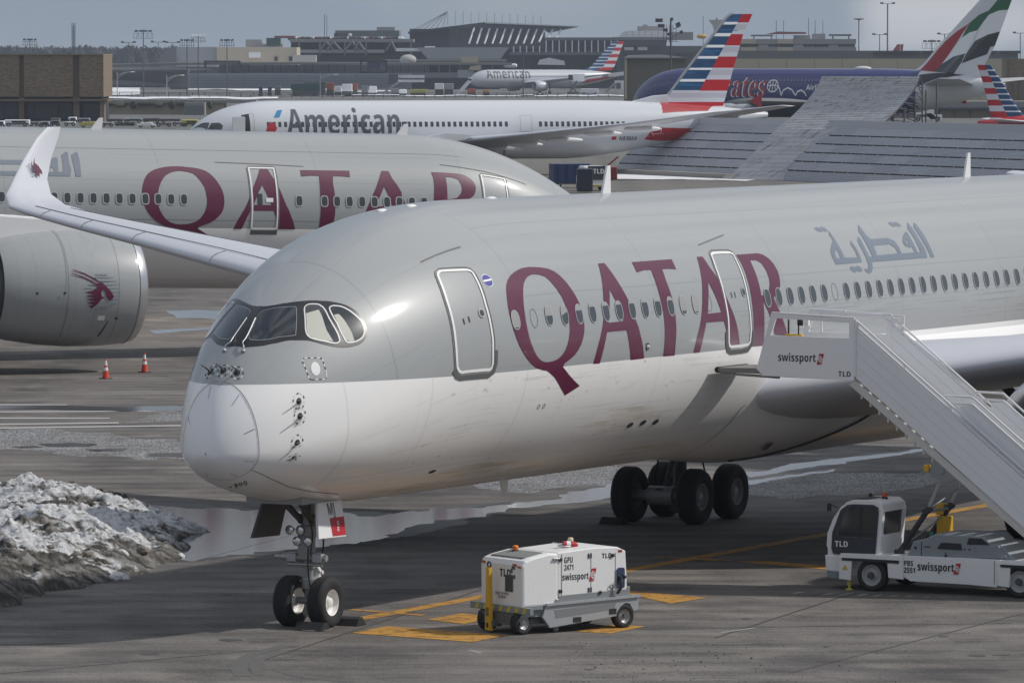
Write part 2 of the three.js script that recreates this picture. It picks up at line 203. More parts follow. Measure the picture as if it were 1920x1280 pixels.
// ---------- the ploughed snow heap ----------
{
  const x0 = -17.5, x1 = -5.4, z0 = -121, z1 = -150, nx = 300, nz = 420, pos = [], col = [], idx = [];
  const foot = [onGround(-140, 1160), onGround(0, 1140), onGround(100, 1112), onGround(240, 1082), onGround(330, 1048), onGround(346, 1034), onGround(330, 1015), onGround(378, 998), onGround(352, 985), onGround(300, 972), onGround(150, 960), onGround(-140, 950)];
  const edge = (x, z) => { let d = 1e9, inside = false; for (let i = 0, j = foot.length - 1; i < foot.length; j = i++) { const a = foot[j], b = foot[i]; if ((b.z > z) !== (a.z > z) && x < (a.x - b.x) * (z - b.z) / (a.z - b.z) + b.x) inside = !inside; const dx = b.x - a.x, dz = b.z - a.z, t = clamp(((x - a.x) * dx + (z - a.z) * dz) / (dx * dx + dz * dz)); d = Math.min(d, Math.hypot(x - a.x - dx * t, z - a.z - dz * t)); } return inside ? d : -d; };
  for (let j = 0; j <= nz; j++) for (let i = 0; i <= nx; i++) {
    const x = lerp(x0, x1, i / nx), z = lerp(z0, z1, j / nz), e = edge(x, z) + (fbm(x * 1.3, z * 1.3, 3, 91) - .5) * .9;
    const lump = fbm(x * .75 + 4, z * .75, 4, 92), fine = fbm(x * 3.2, z * 3.2, 4, 93), ridge = Math.abs(fbm(x * 1.5, z * 1.1, 3, 96) - .5);
    const crest = smooth(-5.6, -12.5, x) * .55 + .62;
    let h = e > 0 ? (1 - Math.exp(-e * 1.05)) * crest * (.36 + .98 * lump) + (fine - .5) * .34 * smooth(0, .8, e) - ridge * .36 * smooth(.1, 1, e) + (fbm(x * 11, z * 11, 3, 98) - .5) * .12 * smooth(0, .3, e) : e * 1.5 - .05;
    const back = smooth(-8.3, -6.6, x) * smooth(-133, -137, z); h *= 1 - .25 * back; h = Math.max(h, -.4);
    pos.push(x, h, z);
    const d1 = fbm(x * .8 + 9 + h * .5, z * .8 + 3 - h * 1.1, 4, 94), d2 = fbm(x * 5 + h * 3, z * 5 - h * 6, 4, 95), d3 = hash2(i, j, 97);
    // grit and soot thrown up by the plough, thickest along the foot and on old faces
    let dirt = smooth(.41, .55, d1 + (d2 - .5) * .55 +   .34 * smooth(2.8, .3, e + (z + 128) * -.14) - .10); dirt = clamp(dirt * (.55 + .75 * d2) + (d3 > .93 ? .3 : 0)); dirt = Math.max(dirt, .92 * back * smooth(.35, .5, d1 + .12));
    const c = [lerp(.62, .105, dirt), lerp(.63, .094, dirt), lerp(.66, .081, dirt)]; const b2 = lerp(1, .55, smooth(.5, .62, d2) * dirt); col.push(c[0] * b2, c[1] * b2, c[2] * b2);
  }
  for (let j = 0; j < nz; j++) for (let i = 0; i < nx; i++) { const a = j * (nx + 1) + i, b = a + 1, c = a + nx + 1, d = c + 1; if (Math.max(pos[a * 3 + 1], pos[b * 3 + 1], pos[c * 3 + 1], pos[d * 3 + 1]) < -.12) continue; idx.push(a, b, c, b, d, c); }
  const g = new THREE.BufferGeometry(); g.setAttribute('position', new THREE.Float32BufferAttribute(pos, 3)); g.setAttribute('color', new THREE.Float32BufferAttribute(col, 3)); { const uv = []; for (let i = 0; i < pos.length; i += 3) uv.push((pos[i] + pos[i + 2] * .35) / 2.6, (pos[i + 2] * .55 - pos[i + 1] * 1.1) / 2.6); g.setAttribute('uv', new THREE.Float32BufferAttribute(uv, 2)); } g.setIndex(idx); g.computeVertexNormals();
  const gritTex = dataTex(512, 512, (i, j) => { const x = i / 512, y = j / 512, n = fbm(x * 24, y * 24, 4, 131, 24), m = fbm(x * 7, y * 7, 3, 135, 7); let v = .98 - .42 * smooth(.56, .72, n) * (.3 + 1.1 * m) - .16 * hash2(i, j, 7); if (hash2(i >> 1, j >> 1, 12) > .975) v -= .4; return [v, v * .985, v * .96]; });
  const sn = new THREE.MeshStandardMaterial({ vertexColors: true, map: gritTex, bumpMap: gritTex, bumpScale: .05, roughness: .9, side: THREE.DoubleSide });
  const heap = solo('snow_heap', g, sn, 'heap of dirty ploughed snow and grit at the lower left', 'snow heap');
  const chunkM = [mat(.58, .58, .59, .9), mat(.19, .17, .145, .95)];
  const rayY = (x, z) => { const i = clamp(Math.round((x - x0) / (x1 - x0) * nx), 0, nx), j = clamp(Math.round((z - z0) / (z1 - z0) * nz), 0, nz); return pos[(j * (nx + 1) + i) * 3 + 1]; };
  for (let k = 0; k < 70; k++) { const x = rr(-13, -6.4), z = rr(-125, -141), y = rayY(x, z); if (y < -.02) continue; const s = rr(.04, .13), cg = new THREE.IcosahedronGeometry(s, 2), q = cg.attributes.position; for (let i = 0; i < q.count; i++) { const v = V(q.getX(i), q.getY(i), q.getZ(i)), f = .5 + 1.0 * fbm(v.x / s * 1.7 + k, v.y / s * 1.7 + v.z / s * 1.3, 3, 99); q.setXYZ(i, v.x * f * 1.2, v.y * f * .8, v.z * f); } cg.computeVertexNormals(); cg.translate(x, y + s * .25, z); part('snow_chunk', cg, chunkM[k % 2], heap); }
}
// ---------- aircraft skins ----------
// a skin: top, bottom, half width and widest height along x (aft from the datum), angle t from the port side (0) over the top (90)
function skin(o) {
  const { x0, tipY, yc, R, W, top, bot, wid, cm = .96, cmLen = 7, tail } = o;
  const prof = (x, [L, a, b]) => Math.pow(1 - Math.pow(1 - clamp((x - x0) / L), a), b);
  const sec = x => {
    let T = tipY + (yc + R - tipY) * prof(x, top), B = tipY - (tipY - yc + R) * prof(x, bot), w = W * prof(x, wid);
    const t = clamp((x - x0) / cmLen); let m = tipY + (yc - tipY) * (t * t * (3 - 2 * t)) * cm + (yc - tipY) * (1 - cm) * clamp((x - x0) / 9);
    if (tail && x > tail.x) { const k = clamp((x - tail.x) / (tail.end - tail.x)), s = Math.pow(k, tail.p || 1.75); const ty = tail.y; T = lerp(T, ty + tail.r, s * tail.drop + (1 - tail.drop) * s * k); B = lerp(B, ty - tail.r, Math.pow(k, 1.45)); w = lerp(w, tail.r, s); m = lerp(m, (T + B) / 2, Math.min(1, k * 2)); }
    return [T, B, w, m];
  };
  const P = (x, t, off = 0) => {
    const [T, B, w, m] = sec(x), a = t * Math.PI / 180, s = Math.sin(a), c = Math.cos(a), p = V(x, m + (s > 0 ? T - m : m - B) * s, w * c);
    if (off) p.addScaledVector(N(x, t), off); return p;
  };
  const N = (x, t) => { const e = .02, h = .6, xa = Math.max(x0 + .001, x - e), a = P(x + e, t).sub(P(xa, t)), b = P(x, t + h).sub(P(x, t - h)); const n = a.cross(b).normalize(); const [, , , m] = sec(x), p = P(x, t); if (n.y * (p.y - m) + n.z * p.z < 0) n.negate(); return n; };
  const tAtY = (x, y) => { const [T, B, , m] = sec(x); const v = y > m ? (y - m) / (T - m) : (y - m) / (m - B); return v >= 1 ? 90 : v <= -1 ? -90 : Math.asin(v) * 180 / Math.PI; };
  const xTopAt = y => { let a = x0 + .0005, b = x0 + 9; for (let i = 0; i < 40; i++) { const m = (a + b) / 2; sec(m)[0] < y ? a = m : b = m; } return b; };
  return { sec, P, N, tAtY, xTopAt, x0 };
}
function stations(S, a, b, fine) { const o = []; for (let i = 0; i <= fine; i++) o.push(a + (Math.min(b, a + 12) - a) * Math.pow(i / fine, 1.9)); if (b > a + 12) for (let x = a + 12.8; x < b; x += 1.25) o.push(x); if (b > a + 12) o.push(b); return o; }
// loft between angles lo(x) and hi(x); uv = (x / 50, t / 360)
function loft(S, xs, lo, hi, n, off = 0) {
  const pos = [], uv = [], nor = [], idx = [];
  for (const x of xs) { const a = lo(x), b = hi(x); for (let i = 0; i <= n; i++) { const t = a + (b - a) * i / n, p = S.P(x, t, off), q = S.N(x, t); pos.push(p.x, p.y, p.z); nor.push(q.x, q.y, q.z); uv.push((x - S.x0) / 50, (t + 180) / 360); } }
  for (let j = 0; j < xs.length - 1; j++) for (let i = 0; i < n; i++) { const a = j * (n + 1) + i, b = a + 1, c = a + n + 1, d = c + 1; idx.push(a, c, b, b, c, d); }
  const g = new THREE.BufferGeometry(); g.setAttribute('position', new THREE.Float32BufferAttribute(pos, 3)); g.setAttribute('normal', new THREE.Float32BufferAttribute(nor, 3)); g.setAttribute('uv', new THREE.Float32BufferAttribute(uv, 2)); g.setIndex(idx); return faceOut(g);
}
// a flat outline in (x, angle) laid onto the skin
const TK = 3 * Math.PI / 180;
function wrapShape(S, rings, off, max = .3, mirror = false) {
  const s = shapeOf(rings[0].map(p => [p[0], p[1] * TK]), rings.slice(1).map(h => h.map(p => [p[0], p[1] * TK])));
  return wrapGeo(S, new THREE.ShapeGeometry(s, 6), off, max, mirror);
}
function wrapGeo(S, g, off, max = .3, mirror = false, map) {
  g = g.toNonIndexed(); g.deleteAttribute('uv'); g.deleteAttribute('normal');
  g = new TessellateModifier(max, 6).modify(g); g = mergeVertices(g, 1e-5);
  const p = g.attributes.position, n = new Float32Array(p.count * 3);
  for (let i = 0; i < p.count; i++) { let x = p.getX(i), t = p.getY(i) / TK; if (map) [x, t] = map(x, p.getY(i)); if (mirror) t = 180 - t; const q = S.P(x, t, off), m = S.N(x, t); p.setXYZ(i, q.x, q.y, q.z); n.set([m.x, m.y, m.z], i * 3); }
  g.setAttribute('normal', new THREE.BufferAttribute(n, 3)); g.setAttribute('uv', new THREE.BufferAttribute(new Float32Array(p.count * 2), 2)); return faceOut(g);
}
// turn each triangle to the side its normals point to
function faceOut(g) { const p = g.attributes.position, n = g.attributes.normal, ix = g.index.array, A = V(), B = V(), C = V(); for (let i = 0; i < ix.length; i += 3) { A.fromBufferAttribute(p, ix[i]); B.fromBufferAttribute(p, ix[i + 1]); C.fromBufferAttribute(p, ix[i + 2]); B.sub(A).cross(C.sub(A)); if (B.x * n.getX(ix[i]) + B.y * n.getY(ix[i]) + B.z * n.getZ(ix[i]) < 0) { const t = ix[i + 1]; ix[i + 1] = ix[i + 2]; ix[i + 2] = t; } } return g; }
// band of given width (metres) along a closed or open (x, angle) line
function wrapLine(S, pts, w, off, closed = false, mirror = false) {
  const q0 = pts.map(p => [p[0], p[1] * TK]), q = [], L = [], R = [];
  q0.forEach((a, i) => { const last = i === q0.length - 1, b = q0[(i + 1) % q0.length]; q.push(a); if (last && !closed) return; const k = Math.ceil(Math.hypot(b[0] - a[0], b[1] - a[1]) / .22); for (let j = 1; j < k; j++) q.push([lerp(a[0], b[0], j / k), lerp(a[1], b[1], j / k)]); });
  const n = q.length;
  for (let i = 0; i < n; i++) { const a = closed ? q[(i + n - 1) % n] : q[Math.max(0, i - 1)], b = closed ? q[(i + 1) % n] : q[Math.min(n - 1, i + 1)]; let dx = b[0] - a[0], dy = b[1] - a[1]; const l = Math.hypot(dx, dy) || 1; dx /= l; dy /= l; L.push([q[i][0] - dy * w / 2, q[i][1] + dx * w / 2]); R.push([q[i][0] + dy * w / 2, q[i][1] - dx * w / 2]); }
  const pos = [], nor = [], idx = []; const put = ([x, y]) => { let t = y / TK; if (mirror) t = 180 - t; const p = S.P(x, t, off), m = S.N(x, t); pos.push(p.x, p.y, p.z); nor.push(m.x, m.y, m.z); };
  const m = closed ? n + 1 : n; for (let i = 0; i < m; i++) { put(L[i % n]); put(R[i % n]); } for (let i = 0; i < m - 1; i++) idx.push(2 * i, 2 * i + 1, 2 * i + 2, 2 * i + 1, 2 * i + 3, 2 * i + 2);
  const g = new THREE.BufferGeometry(); g.setAttribute('position', new THREE.Float32BufferAttribute(pos, 3)); g.setAttribute('normal', new THREE.Float32BufferAttribute(nor, 3)); g.setAttribute('uv', new THREE.Float32BufferAttribute(new Array(pos.length / 3 * 2).fill(0), 2)); g.setIndex(idx); return faceOut(g);
}
const offsetRing = (pts, d) => { const q = pts.map(p => [p[0], p[1] * TK]), n = q.length; let A = 0; for (let i = 0; i < n; i++) { const b = q[(i + 1) % n]; A += q[i][0] * b[1] - b[0] * q[i][1]; } const sg = A > 0 ? 1 : -1; return q.map((p, i) => { const a = q[(i + n - 1) % n], b = q[(i + 1) % n]; let dx = b[0] - a[0], dy = b[1] - a[1]; const l = Math.hypot(dx, dy) || 1; return [p[0] + sg * dy / l * d, (p[1] - sg * dx / l * d) / TK]; }); };
// aerofoil loft through stations {le:[x,y,z], c, th, up:[y,z] unit, tw}
function foil(st, n = 14, capEnds = true) {
  const yt = t => 5 * (.2969 * Math.sqrt(t) - .126 * t - .3516 * t * t + .2843 * t ** 3 - .1036 * t ** 4);
  const ring = []; for (let i = 0; i <= n; i++) { const t = .5 * (1 + Math.cos(Math.PI * i / n)); ring.push([t, yt(t)]); } for (let i = 1; i < n; i++) { const t = .5 * (1 - Math.cos(Math.PI * i / n)); ring.push([t, -yt(t) * .75]); }
  const m = ring.length, pos = [], idx = [];
  for (const s of st) { const [uy, uz] = s.up || [1, 0]; for (const [t, y] of ring) { const h = y * s.th * s.c, tw = (s.tw || 0) * (t - .3) * s.c; pos.push(s.le[0] + t * s.c, s.le[1] + (h - tw) * uy, s.le[2] + (h - tw) * uz); } }
  for (let j = 0; j < st.length - 1; j++) for (let i = 0; i < m; i++) { const a = j * m + i, b = j * m + (i + 1) % m, c = a + m, d = b + m; idx.push(a, b, c, b, d, c); }
  if (capEnds) for (const j of [0, st.length - 1]) for (let i = 1; i < m - 1; i++) idx.push(j * m, j * m + i, j * m + i + 1);
  const g = new THREE.BufferGeometry(); g.setAttribute('position', new THREE.Float32BufferAttribute(pos, 3)); g.setIndex(idx);
  g.computeVertexNormals(); g.setAttribute('uv', new THREE.Float32BufferAttribute(new Array(pos.length / 3 * 2).fill(0), 2)); return g;
}
// outlines of the paint and glass on the near aircraft: [metres aft of the nose wheel, degrees round the hull]
const TRACE = {
  Q: [[[5.22,33.9],[5.5,33.4],[5.79,32.5],[6.0,31.1],[6.16,29.0],[6.3,26.2],[6.41,23.1],[6.5,20.2],[6.57,17.1],[6.61,13.8],[6.62,10.6],[6.61,7.7],[6.57,5.0],[6.5,2.6],[6.4,0.4],[6.26,-1.8],[6.09,-3.7],[5.88,-5.1],[5.69,-6.2],[5.64,-7.1],[5.62,-7.8],[5.8,-9.6],[6.01,-11.7],[6.29,-14.1],[6.58,-16.3],[6.29,-18.0],[6.0,-19.7],[5.79,-17.4],[5.58,-14.9],[5.42,-13.0],[5.27,-11.4],[5.08,-9.9],[4.9,-8.6],[4.65,-8.0],[4.38,-6.9],[4.16,-5.2],[3.96,-3.0],[3.77,-0.2],[3.62,2.9],[3.52,6.2],[3.45,9.7],[3.42,13.0],[3.42,16.4],[3.46,19.8],[3.53,23.1],[3.61,25.8],[3.71,28.1],[3.85,30.0],[4.03,31.6],[4.25,32.8],[4.49,33.7],[4.69,34.1],[4.88,34.2],[5.04,34.2]],[[5.1,30.7],[5.29,30.2],[5.48,29.2],[5.6,27.3],[5.7,25.0],[5.79,22.5],[5.87,19.8],[5.91,17.1],[5.93,14.3],[5.95,11.5],[5.94,8.7],[5.91,5.9],[5.85,3.2],[5.77,0.8],[5.66,-1.4],[5.53,-3.0],[5.35,-4.3],[5.13,-5.0],[4.9,-5.2],[4.71,-4.9],[4.53,-3.9],[4.38,-2.3],[4.25,-0.1],[4.14,2.6],[4.06,5.7],[4.02,8.9],[4.01,12.2],[4.04,15.5],[4.09,18.8],[4.18,22.2],[4.3,25.3],[4.42,27.4],[4.56,28.9],[4.71,30.0],[4.87,30.6],[4.98,30.8]]],
  A: [[[8.17,33.2],[8.47,33.3],[8.58,28.7],[8.72,23.0],[8.86,17.9],[8.95,13.3],[9.07,8.1],[9.16,5.4],[9.25,1.6],[9.36,-2.6],[9.46,-7.6],[8.81,-7.7],[8.74,-3.7],[8.67,0.0],[8.58,4.5],[7.65,4.5],[7.51,-0.4],[7.33,-7.8],[7.02,-7.7],[7.18,-1.4],[7.4,5.0],[7.54,9.6],[7.67,15.0],[7.81,20.4],[7.96,25.4],[8.08,29.8]],[[8.16,21.6],[8.29,16.4],[8.48,8.3],[7.76,8.1],[7.85,11.4],[7.98,16.1]]],
  T: [[[9.77,32.8],[11.74,32.9],[11.71,28.1],[11.38,28.6],[11.04,28.7],[10.99,23.7],[11.01,18.9],[11.03,13.9],[11.02,7.7],[11.01,2.9],[10.97,-2.9],[10.97,-7.7],[10.4,-7.6],[10.42,-2.8],[10.44,3.4],[10.45,8.8],[10.44,14.4],[10.45,20.4],[10.47,25.9],[10.48,28.7],[10.16,28.8],[9.76,28.0]]],
  A2: [[[13.04,33.2],[13.32,33.1],[13.41,27.7],[13.57,23.0],[13.72,17.8],[13.71,15.5],[13.82,11.5],[13.99,6.1],[14.13,0.8],[14.26,-5.6],[14.29,-7.3],[13.67,-7.4],[13.63,-4.0],[13.55,0.3],[13.43,4.5],[12.53,4.6],[12.4,0.1],[12.22,-7.5],[11.9,-7.5],[12.06,-0.7],[12.25,5.1],[12.39,10.2],[12.54,15.7],[12.72,21.4],[12.86,26.6]],[[13.03,21.7],[13.18,15.6],[13.34,8.3],[12.65,8.2],[12.76,12.7],[12.9,17.2]]],
  R: [[[15.05,32.9],[16.19,32.9],[16.41,32.1],[16.61,30.1],[16.73,27.4],[16.79,23.9],[16.75,20.5],[16.67,17.5],[16.52,15.4],[16.28,13.4],[16.17,12.4],[16.28,9.1],[16.45,5.0],[16.77,-3.4],[17.0,-7.9],[16.42,-7.9],[16.07,-2.1],[15.79,6.6],[15.59,11.4],[15.54,3.2],[15.53,-2.0],[15.54,-7.4],[14.97,-7.3],[14.97,0.1],[14.99,8.9],[15.03,16.1],[15.08,23.5],[15.09,28.9]],[[15.6,29.8],[15.92,29.6],[16.11,28.2],[16.2,24.6],[16.2,21.2],[16.14,18.3],[15.97,15.1],[15.69,13.8],[15.56,13.9],[15.58,18.3],[15.6,24.3]]],
  ar0: [[[25.8,43.8],[25.84,42.6],[25.84,36.1],[25.81,30.1],[25.78,24.9],[25.57,24.9],[25.57,29.1],[25.55,35.9],[25.57,41.0]]],
  ar1: [[[25.42,44.0],[25.46,42.4],[25.41,35.1],[25.44,29.9],[25.36,24.9],[22.08,24.9],[22.01,22.1],[21.85,20.1],[21.66,19.6],[21.52,21.0],[21.52,21.7],[21.68,21.6],[21.81,22.9],[21.85,27.2],[21.86,33.3],[21.89,35.7],[22.07,37.9],[22.11,36.4],[22.06,30.9],[22.05,27.5],[22.25,27.3],[22.27,34.2],[22.32,40.8],[22.57,44.5],[22.6,43.3],[22.56,38.5],[22.69,36.0],[23.66,36.2],[23.94,34.4],[24.0,31.2],[23.98,27.8],[24.77,27.9],[24.75,30.7],[24.62,30.4],[24.39,31.7],[24.41,34.1],[24.67,37.2],[24.91,38.8],[25.0,38.2],[24.96,33.8],[24.92,27.9],[25.11,27.9],[25.16,35.3],[25.18,40.8]],[[22.62,32.7],[23.57,32.9],[23.77,30.7],[23.77,28.0],[22.53,27.8]],[[24.66,34.8],[24.71,33.8],[24.7,32.6],[24.57,32.9]]],
  ar2: [[[20.72,42.3],[20.7,39.7],[20.7,33.6],[20.68,27.8],[21.4,27.5],[21.43,31.2],[21.38,34.0],[21.53,36.1],[21.57,33.5],[21.58,28.9],[21.53,25.1],[20.05,24.9],[20.02,28.8],[20.1,31.7],[20.41,35.4],[20.55,36.5],[20.59,40.2]],[[20.46,32.5],[20.46,29.6],[20.44,27.7],[20.23,27.8],[20.25,30.1]]],
  dots: [[20.217,43.07],[20.494,43.07],[24.493,43.47],[24.755,43.3],[20.9,22.06],[21.2,22.08]],
  mask: [[[-1.96,90],[-1.97,90],[-1.97,90],[-1.97,88.2],[-1.95,84.8],[-1.91,82.2],[-1.86,79.6],[-1.79,77.0],[-1.72,74.3],[-1.62,71.2],[-1.52,68.3],[-1.43,65.9],[-1.34,63.5],[-1.24,60.6],[-1.13,57.9],[-1.05,55.5],[-0.97,53.3],[-0.9,51.0],[-0.84,48.6],[-0.8,46.4],[-0.77,44.2],[-0.76,41.9],[-0.76,39.7],[-0.76,37.7],[-0.77,35.9],[-0.8,34.5],[-0.83,33.3],[-0.88,32.3],[-0.94,31.7],[-1.01,31.3],[-1.09,31.3],[-1.18,31.7],[-1.27,32.3],[-1.37,33.2],[-1.47,34.4],[-1.56,35.8],[-1.65,37.5],[-1.75,39.8],[-1.84,42.2],[-1.92,44.6],[-1.99,46.9],[-2.06,48.9],[-2.14,50.9],[-2.23,53.2],[-2.31,55.6],[-2.39,57.6],[-2.47,59.4],[-2.54,61.1],[-2.6,63.0],[-2.67,65.2],[-2.74,67.8],[-2.79,70.5],[-2.84,73.8],[-2.89,78.1],[-2.92,82.2],[-2.92,90]]],
  ws: [[[-2.31,86.2],[-2.2,86.4],[-2.12,85.9],[-2.08,84.8],[-2.04,82.9],[-1.98,80.2],[-1.91,77.0],[-1.83,73.2],[-1.75,70.1],[-1.72,68.9],[-1.72,68.2],[-1.74,67.3],[-1.81,65.5],[-1.99,60.8],[-2.15,56.5],[-2.18,55.6],[-2.21,56.6],[-2.32,59.3],[-2.44,62.9],[-2.55,66.0],[-2.63,69.4],[-2.7,73.7],[-2.74,77.8],[-2.75,80.3],[-2.73,81.9],[-2.68,83.1],[-2.59,84.1],[-2.46,85.2]]],
  s1: [[[-1.65,63.6],[-1.6,64.4],[-1.57,64.5],[-1.52,64.3],[-1.48,63.6],[-1.43,62.4],[-1.38,61.0],[-1.35,59.9],[-1.34,58.6],[-1.33,57.2],[-1.34,55.6],[-1.36,53.6],[-1.39,51.1],[-1.41,47.8],[-1.42,44.4],[-1.43,41.5],[-1.45,39.2],[-1.46,38.2],[-1.49,37.9],[-1.53,37.8],[-1.58,38.4],[-1.66,39.9],[-1.74,42.0],[-1.84,44.4],[-1.92,46.8],[-1.97,48.8],[-1.99,50.6],[-1.98,52.3],[-1.95,54.1],[-1.88,56.5],[-1.8,59.0],[-1.72,61.5]]],
  s2: [[[-1.24,54.6],[-1.21,55.0],[-1.17,54.8],[-1.12,54.2],[-1.07,53.1],[-1.01,51.7],[-0.96,49.9],[-0.91,47.4],[-0.87,44.7],[-0.84,42.4],[-0.82,40.1],[-0.83,37.9],[-0.85,35.9],[-0.88,34.7],[-0.92,33.9],[-0.98,33.3],[-1.04,33.2],[-1.12,33.3],[-1.19,33.7],[-1.24,34.1],[-1.29,34.7],[-1.33,35.3],[-1.35,36.4],[-1.35,38.2],[-1.35,40.5],[-1.34,43.0],[-1.32,45.7],[-1.31,48.6],[-1.29,51.2],[-1.27,53.2]]],
  b1: [[[-1.7,61.1],[-1.44,57.7],[-1.49,53.7],[-1.57,48.9],[-1.6,46.2],[-1.6,39.7],[-1.74,42.2],[-1.91,47.0],[-1.98,50.7],[-1.93,53.9]]],
  b2: [[[-1.26,50.4],[-1.16,49.2],[-1.14,45.6],[-1.14,42.1],[-1.14,38.1],[-1.17,34.0],[-1.27,34.8],[-1.33,36.6],[-1.33,40.7],[-1.31,45.4]]],
  d1: [[[1.7,41.2],[1.81,41.7],[2.2,39.8],[2.63,38.0],[2.71,37.2],[2.74,35.9],[2.72,31.3],[2.69,27.0],[2.64,21.3],[2.63,16.2],[2.62,10.7],[2.62,6.2],[2.6,1.9],[2.6,-3.2],[2.56,-5.0],[2.48,-5.5],[2.04,-4.5],[1.51,-2.8],[1.43,-1.9],[1.36,0.1],[1.35,4.4],[1.38,12.2],[1.42,18.0],[1.46,24.1],[1.49,28.3],[1.54,32.5],[1.6,36.9],[1.65,40.0]]],
  d2: [[[13.79,33.6],[13.91,34.4],[14.3,34.4],[14.78,34.1],[14.89,33.4],[14.9,31.6],[14.89,27.7],[14.88,22.8],[14.84,17.1],[14.81,10.7],[14.81,5.0],[14.82,-0.6],[14.8,-5.1],[14.71,-6.2],[14.36,-6.5],[13.83,-6.5],[13.73,-6.0],[13.68,-4.2],[13.66,0.3],[13.66,5.2],[13.64,10.4],[13.64,15.6],[13.66,21.9],[13.69,27.5]]]
};
// ---------- the near airliner ----------
const paintGrey = canvasTex(2048, 1024, (c, w, h) => {
  c.fillStyle = '#ffffff'; c.fillRect(0, 0, w, h);
  const X = m => (m + 4.107) / 50 * w, Y = t => h - (t + 180) / 360 * h;
  c.globalAlpha = .05; for (let i = 0; i < 420; i++) { const g = 90 + rand() * 90 | 0; c.fillStyle = `rgb(${g},${g},${g - 6})`; c.fillRect(rand() * w, rand() * h, 20 + rand() * 160, 1 + rand() * 2); }
  c.globalAlpha = .09; c.fillStyle = '#3c4348'; for (let x = -.4; x < 44; x += 1.905) for (let t = -10; t < 190; t += 1.1) c.fillRect(X(x), Y(t), 1, 1); for (const t of [58.6, 104.6, 22.6, 40, 76.6, 8]) for (let x = 3; x < 44; x += .12) c.fillRect(X(x), Y(t), 1, 1);
  c.globalAlpha = .17; c.strokeStyle = '#4a5258'; c.lineWidth = 1;
  for (const t of [58, 104, 22, 158, 76]) { c.beginPath(); c.moveTo(X(4), Y(t)); c.lineTo(w, Y(t)); c.stroke(); }
  for (const x of [-.4, 4.05, 10.3, 16.9, 23.3, 29.6]) { c.beginPath(); c.moveTo(X(x), 0); c.lineTo(X(x), h); c.stroke(); }
  c.globalAlpha = .13; for (let i = 0; i < 90; i++) { const x = 14 + rand() * 22, t = -4 + rand() * 16; c.fillStyle = '#5d6668'; c.fillRect(X(x), Y(t), 10 + rand() * 120, 1); }
  c.globalAlpha = 1;
});
const paintWhite = canvasTex(2048, 1024, (c, w, h) => {
  c.fillStyle = '#ffffff'; c.fillRect(0, 0, w, h);
  const X = m => (m + 4.107) / 50 * w, Y = t => h - (t + 180) / 360 * h;
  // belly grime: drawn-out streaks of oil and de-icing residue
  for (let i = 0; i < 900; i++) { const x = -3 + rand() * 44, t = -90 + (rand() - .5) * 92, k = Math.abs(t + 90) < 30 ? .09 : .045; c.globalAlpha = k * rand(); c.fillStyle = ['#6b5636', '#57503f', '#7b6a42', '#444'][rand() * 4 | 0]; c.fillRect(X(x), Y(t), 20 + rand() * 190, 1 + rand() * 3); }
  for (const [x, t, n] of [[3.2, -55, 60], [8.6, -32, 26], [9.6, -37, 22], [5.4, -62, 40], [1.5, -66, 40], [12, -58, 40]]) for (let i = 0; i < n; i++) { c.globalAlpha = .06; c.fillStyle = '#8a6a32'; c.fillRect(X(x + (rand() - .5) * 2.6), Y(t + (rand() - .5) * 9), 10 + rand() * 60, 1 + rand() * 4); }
  c.globalAlpha = .22; c.strokeStyle = '#55565a'; c.lineWidth = 1;
  for (let i = 0; i < 90; i++) { const x = -2 + rand() * 24, t = -8 - rand() * 26; c.globalAlpha = .05 + rand() * .09; c.fillStyle = '#4c4a48'; c.fillRect(X(x), Y(t), 8 + rand() * 70, 1); }
  c.globalAlpha = .13; for (const x of [-1.7, .6, 4.05, 10.3]) { c.beginPath(); c.moveTo(X(x), 0); c.lineTo(X(x), h); c.stroke(); }
  for (const t of [-66, -114]) { c.beginPath(); c.moveTo(X(-1), Y(t)); c.lineTo(w, Y(t)); c.stroke(); }
  c.globalAlpha = .13; c.fillStyle = '#3a3a3a'; for (let x = -1.7; x < 16; x += 1.905) for (let t = -120; t < 0; t += 1.0) c.fillRect(X(x), Y(t), 1, 1); for (const t of [-20, -33, -66.5]) for (let x = -1; x < 44; x += .12) c.fillRect(X(x), Y(t), 1, 1);
  for (let i = 0; i < 60; i++) { c.globalAlpha = .25 * rand(); c.fillStyle = '#3d3a36'; c.fillRect(X(rand() * 14), Y(-6 - rand() * 50), 2 + rand() * 4, 1 + rand() * 2); }
  // small dark slanted ovals just below and ahead of the nose probes
  c.globalAlpha = .35; for (const [x, t] of [[-2.69, 22.9], [-2.73, 14.8], [-2.82, .9], [-2.84, -15]]) { c.fillStyle = '#57544f'; c.beginPath(); c.ellipse(X(x) - 2, Y(t) + 8, 2.5, 7, .5, 0, 7); c.fill(); }
  c.globalAlpha = 1;
});
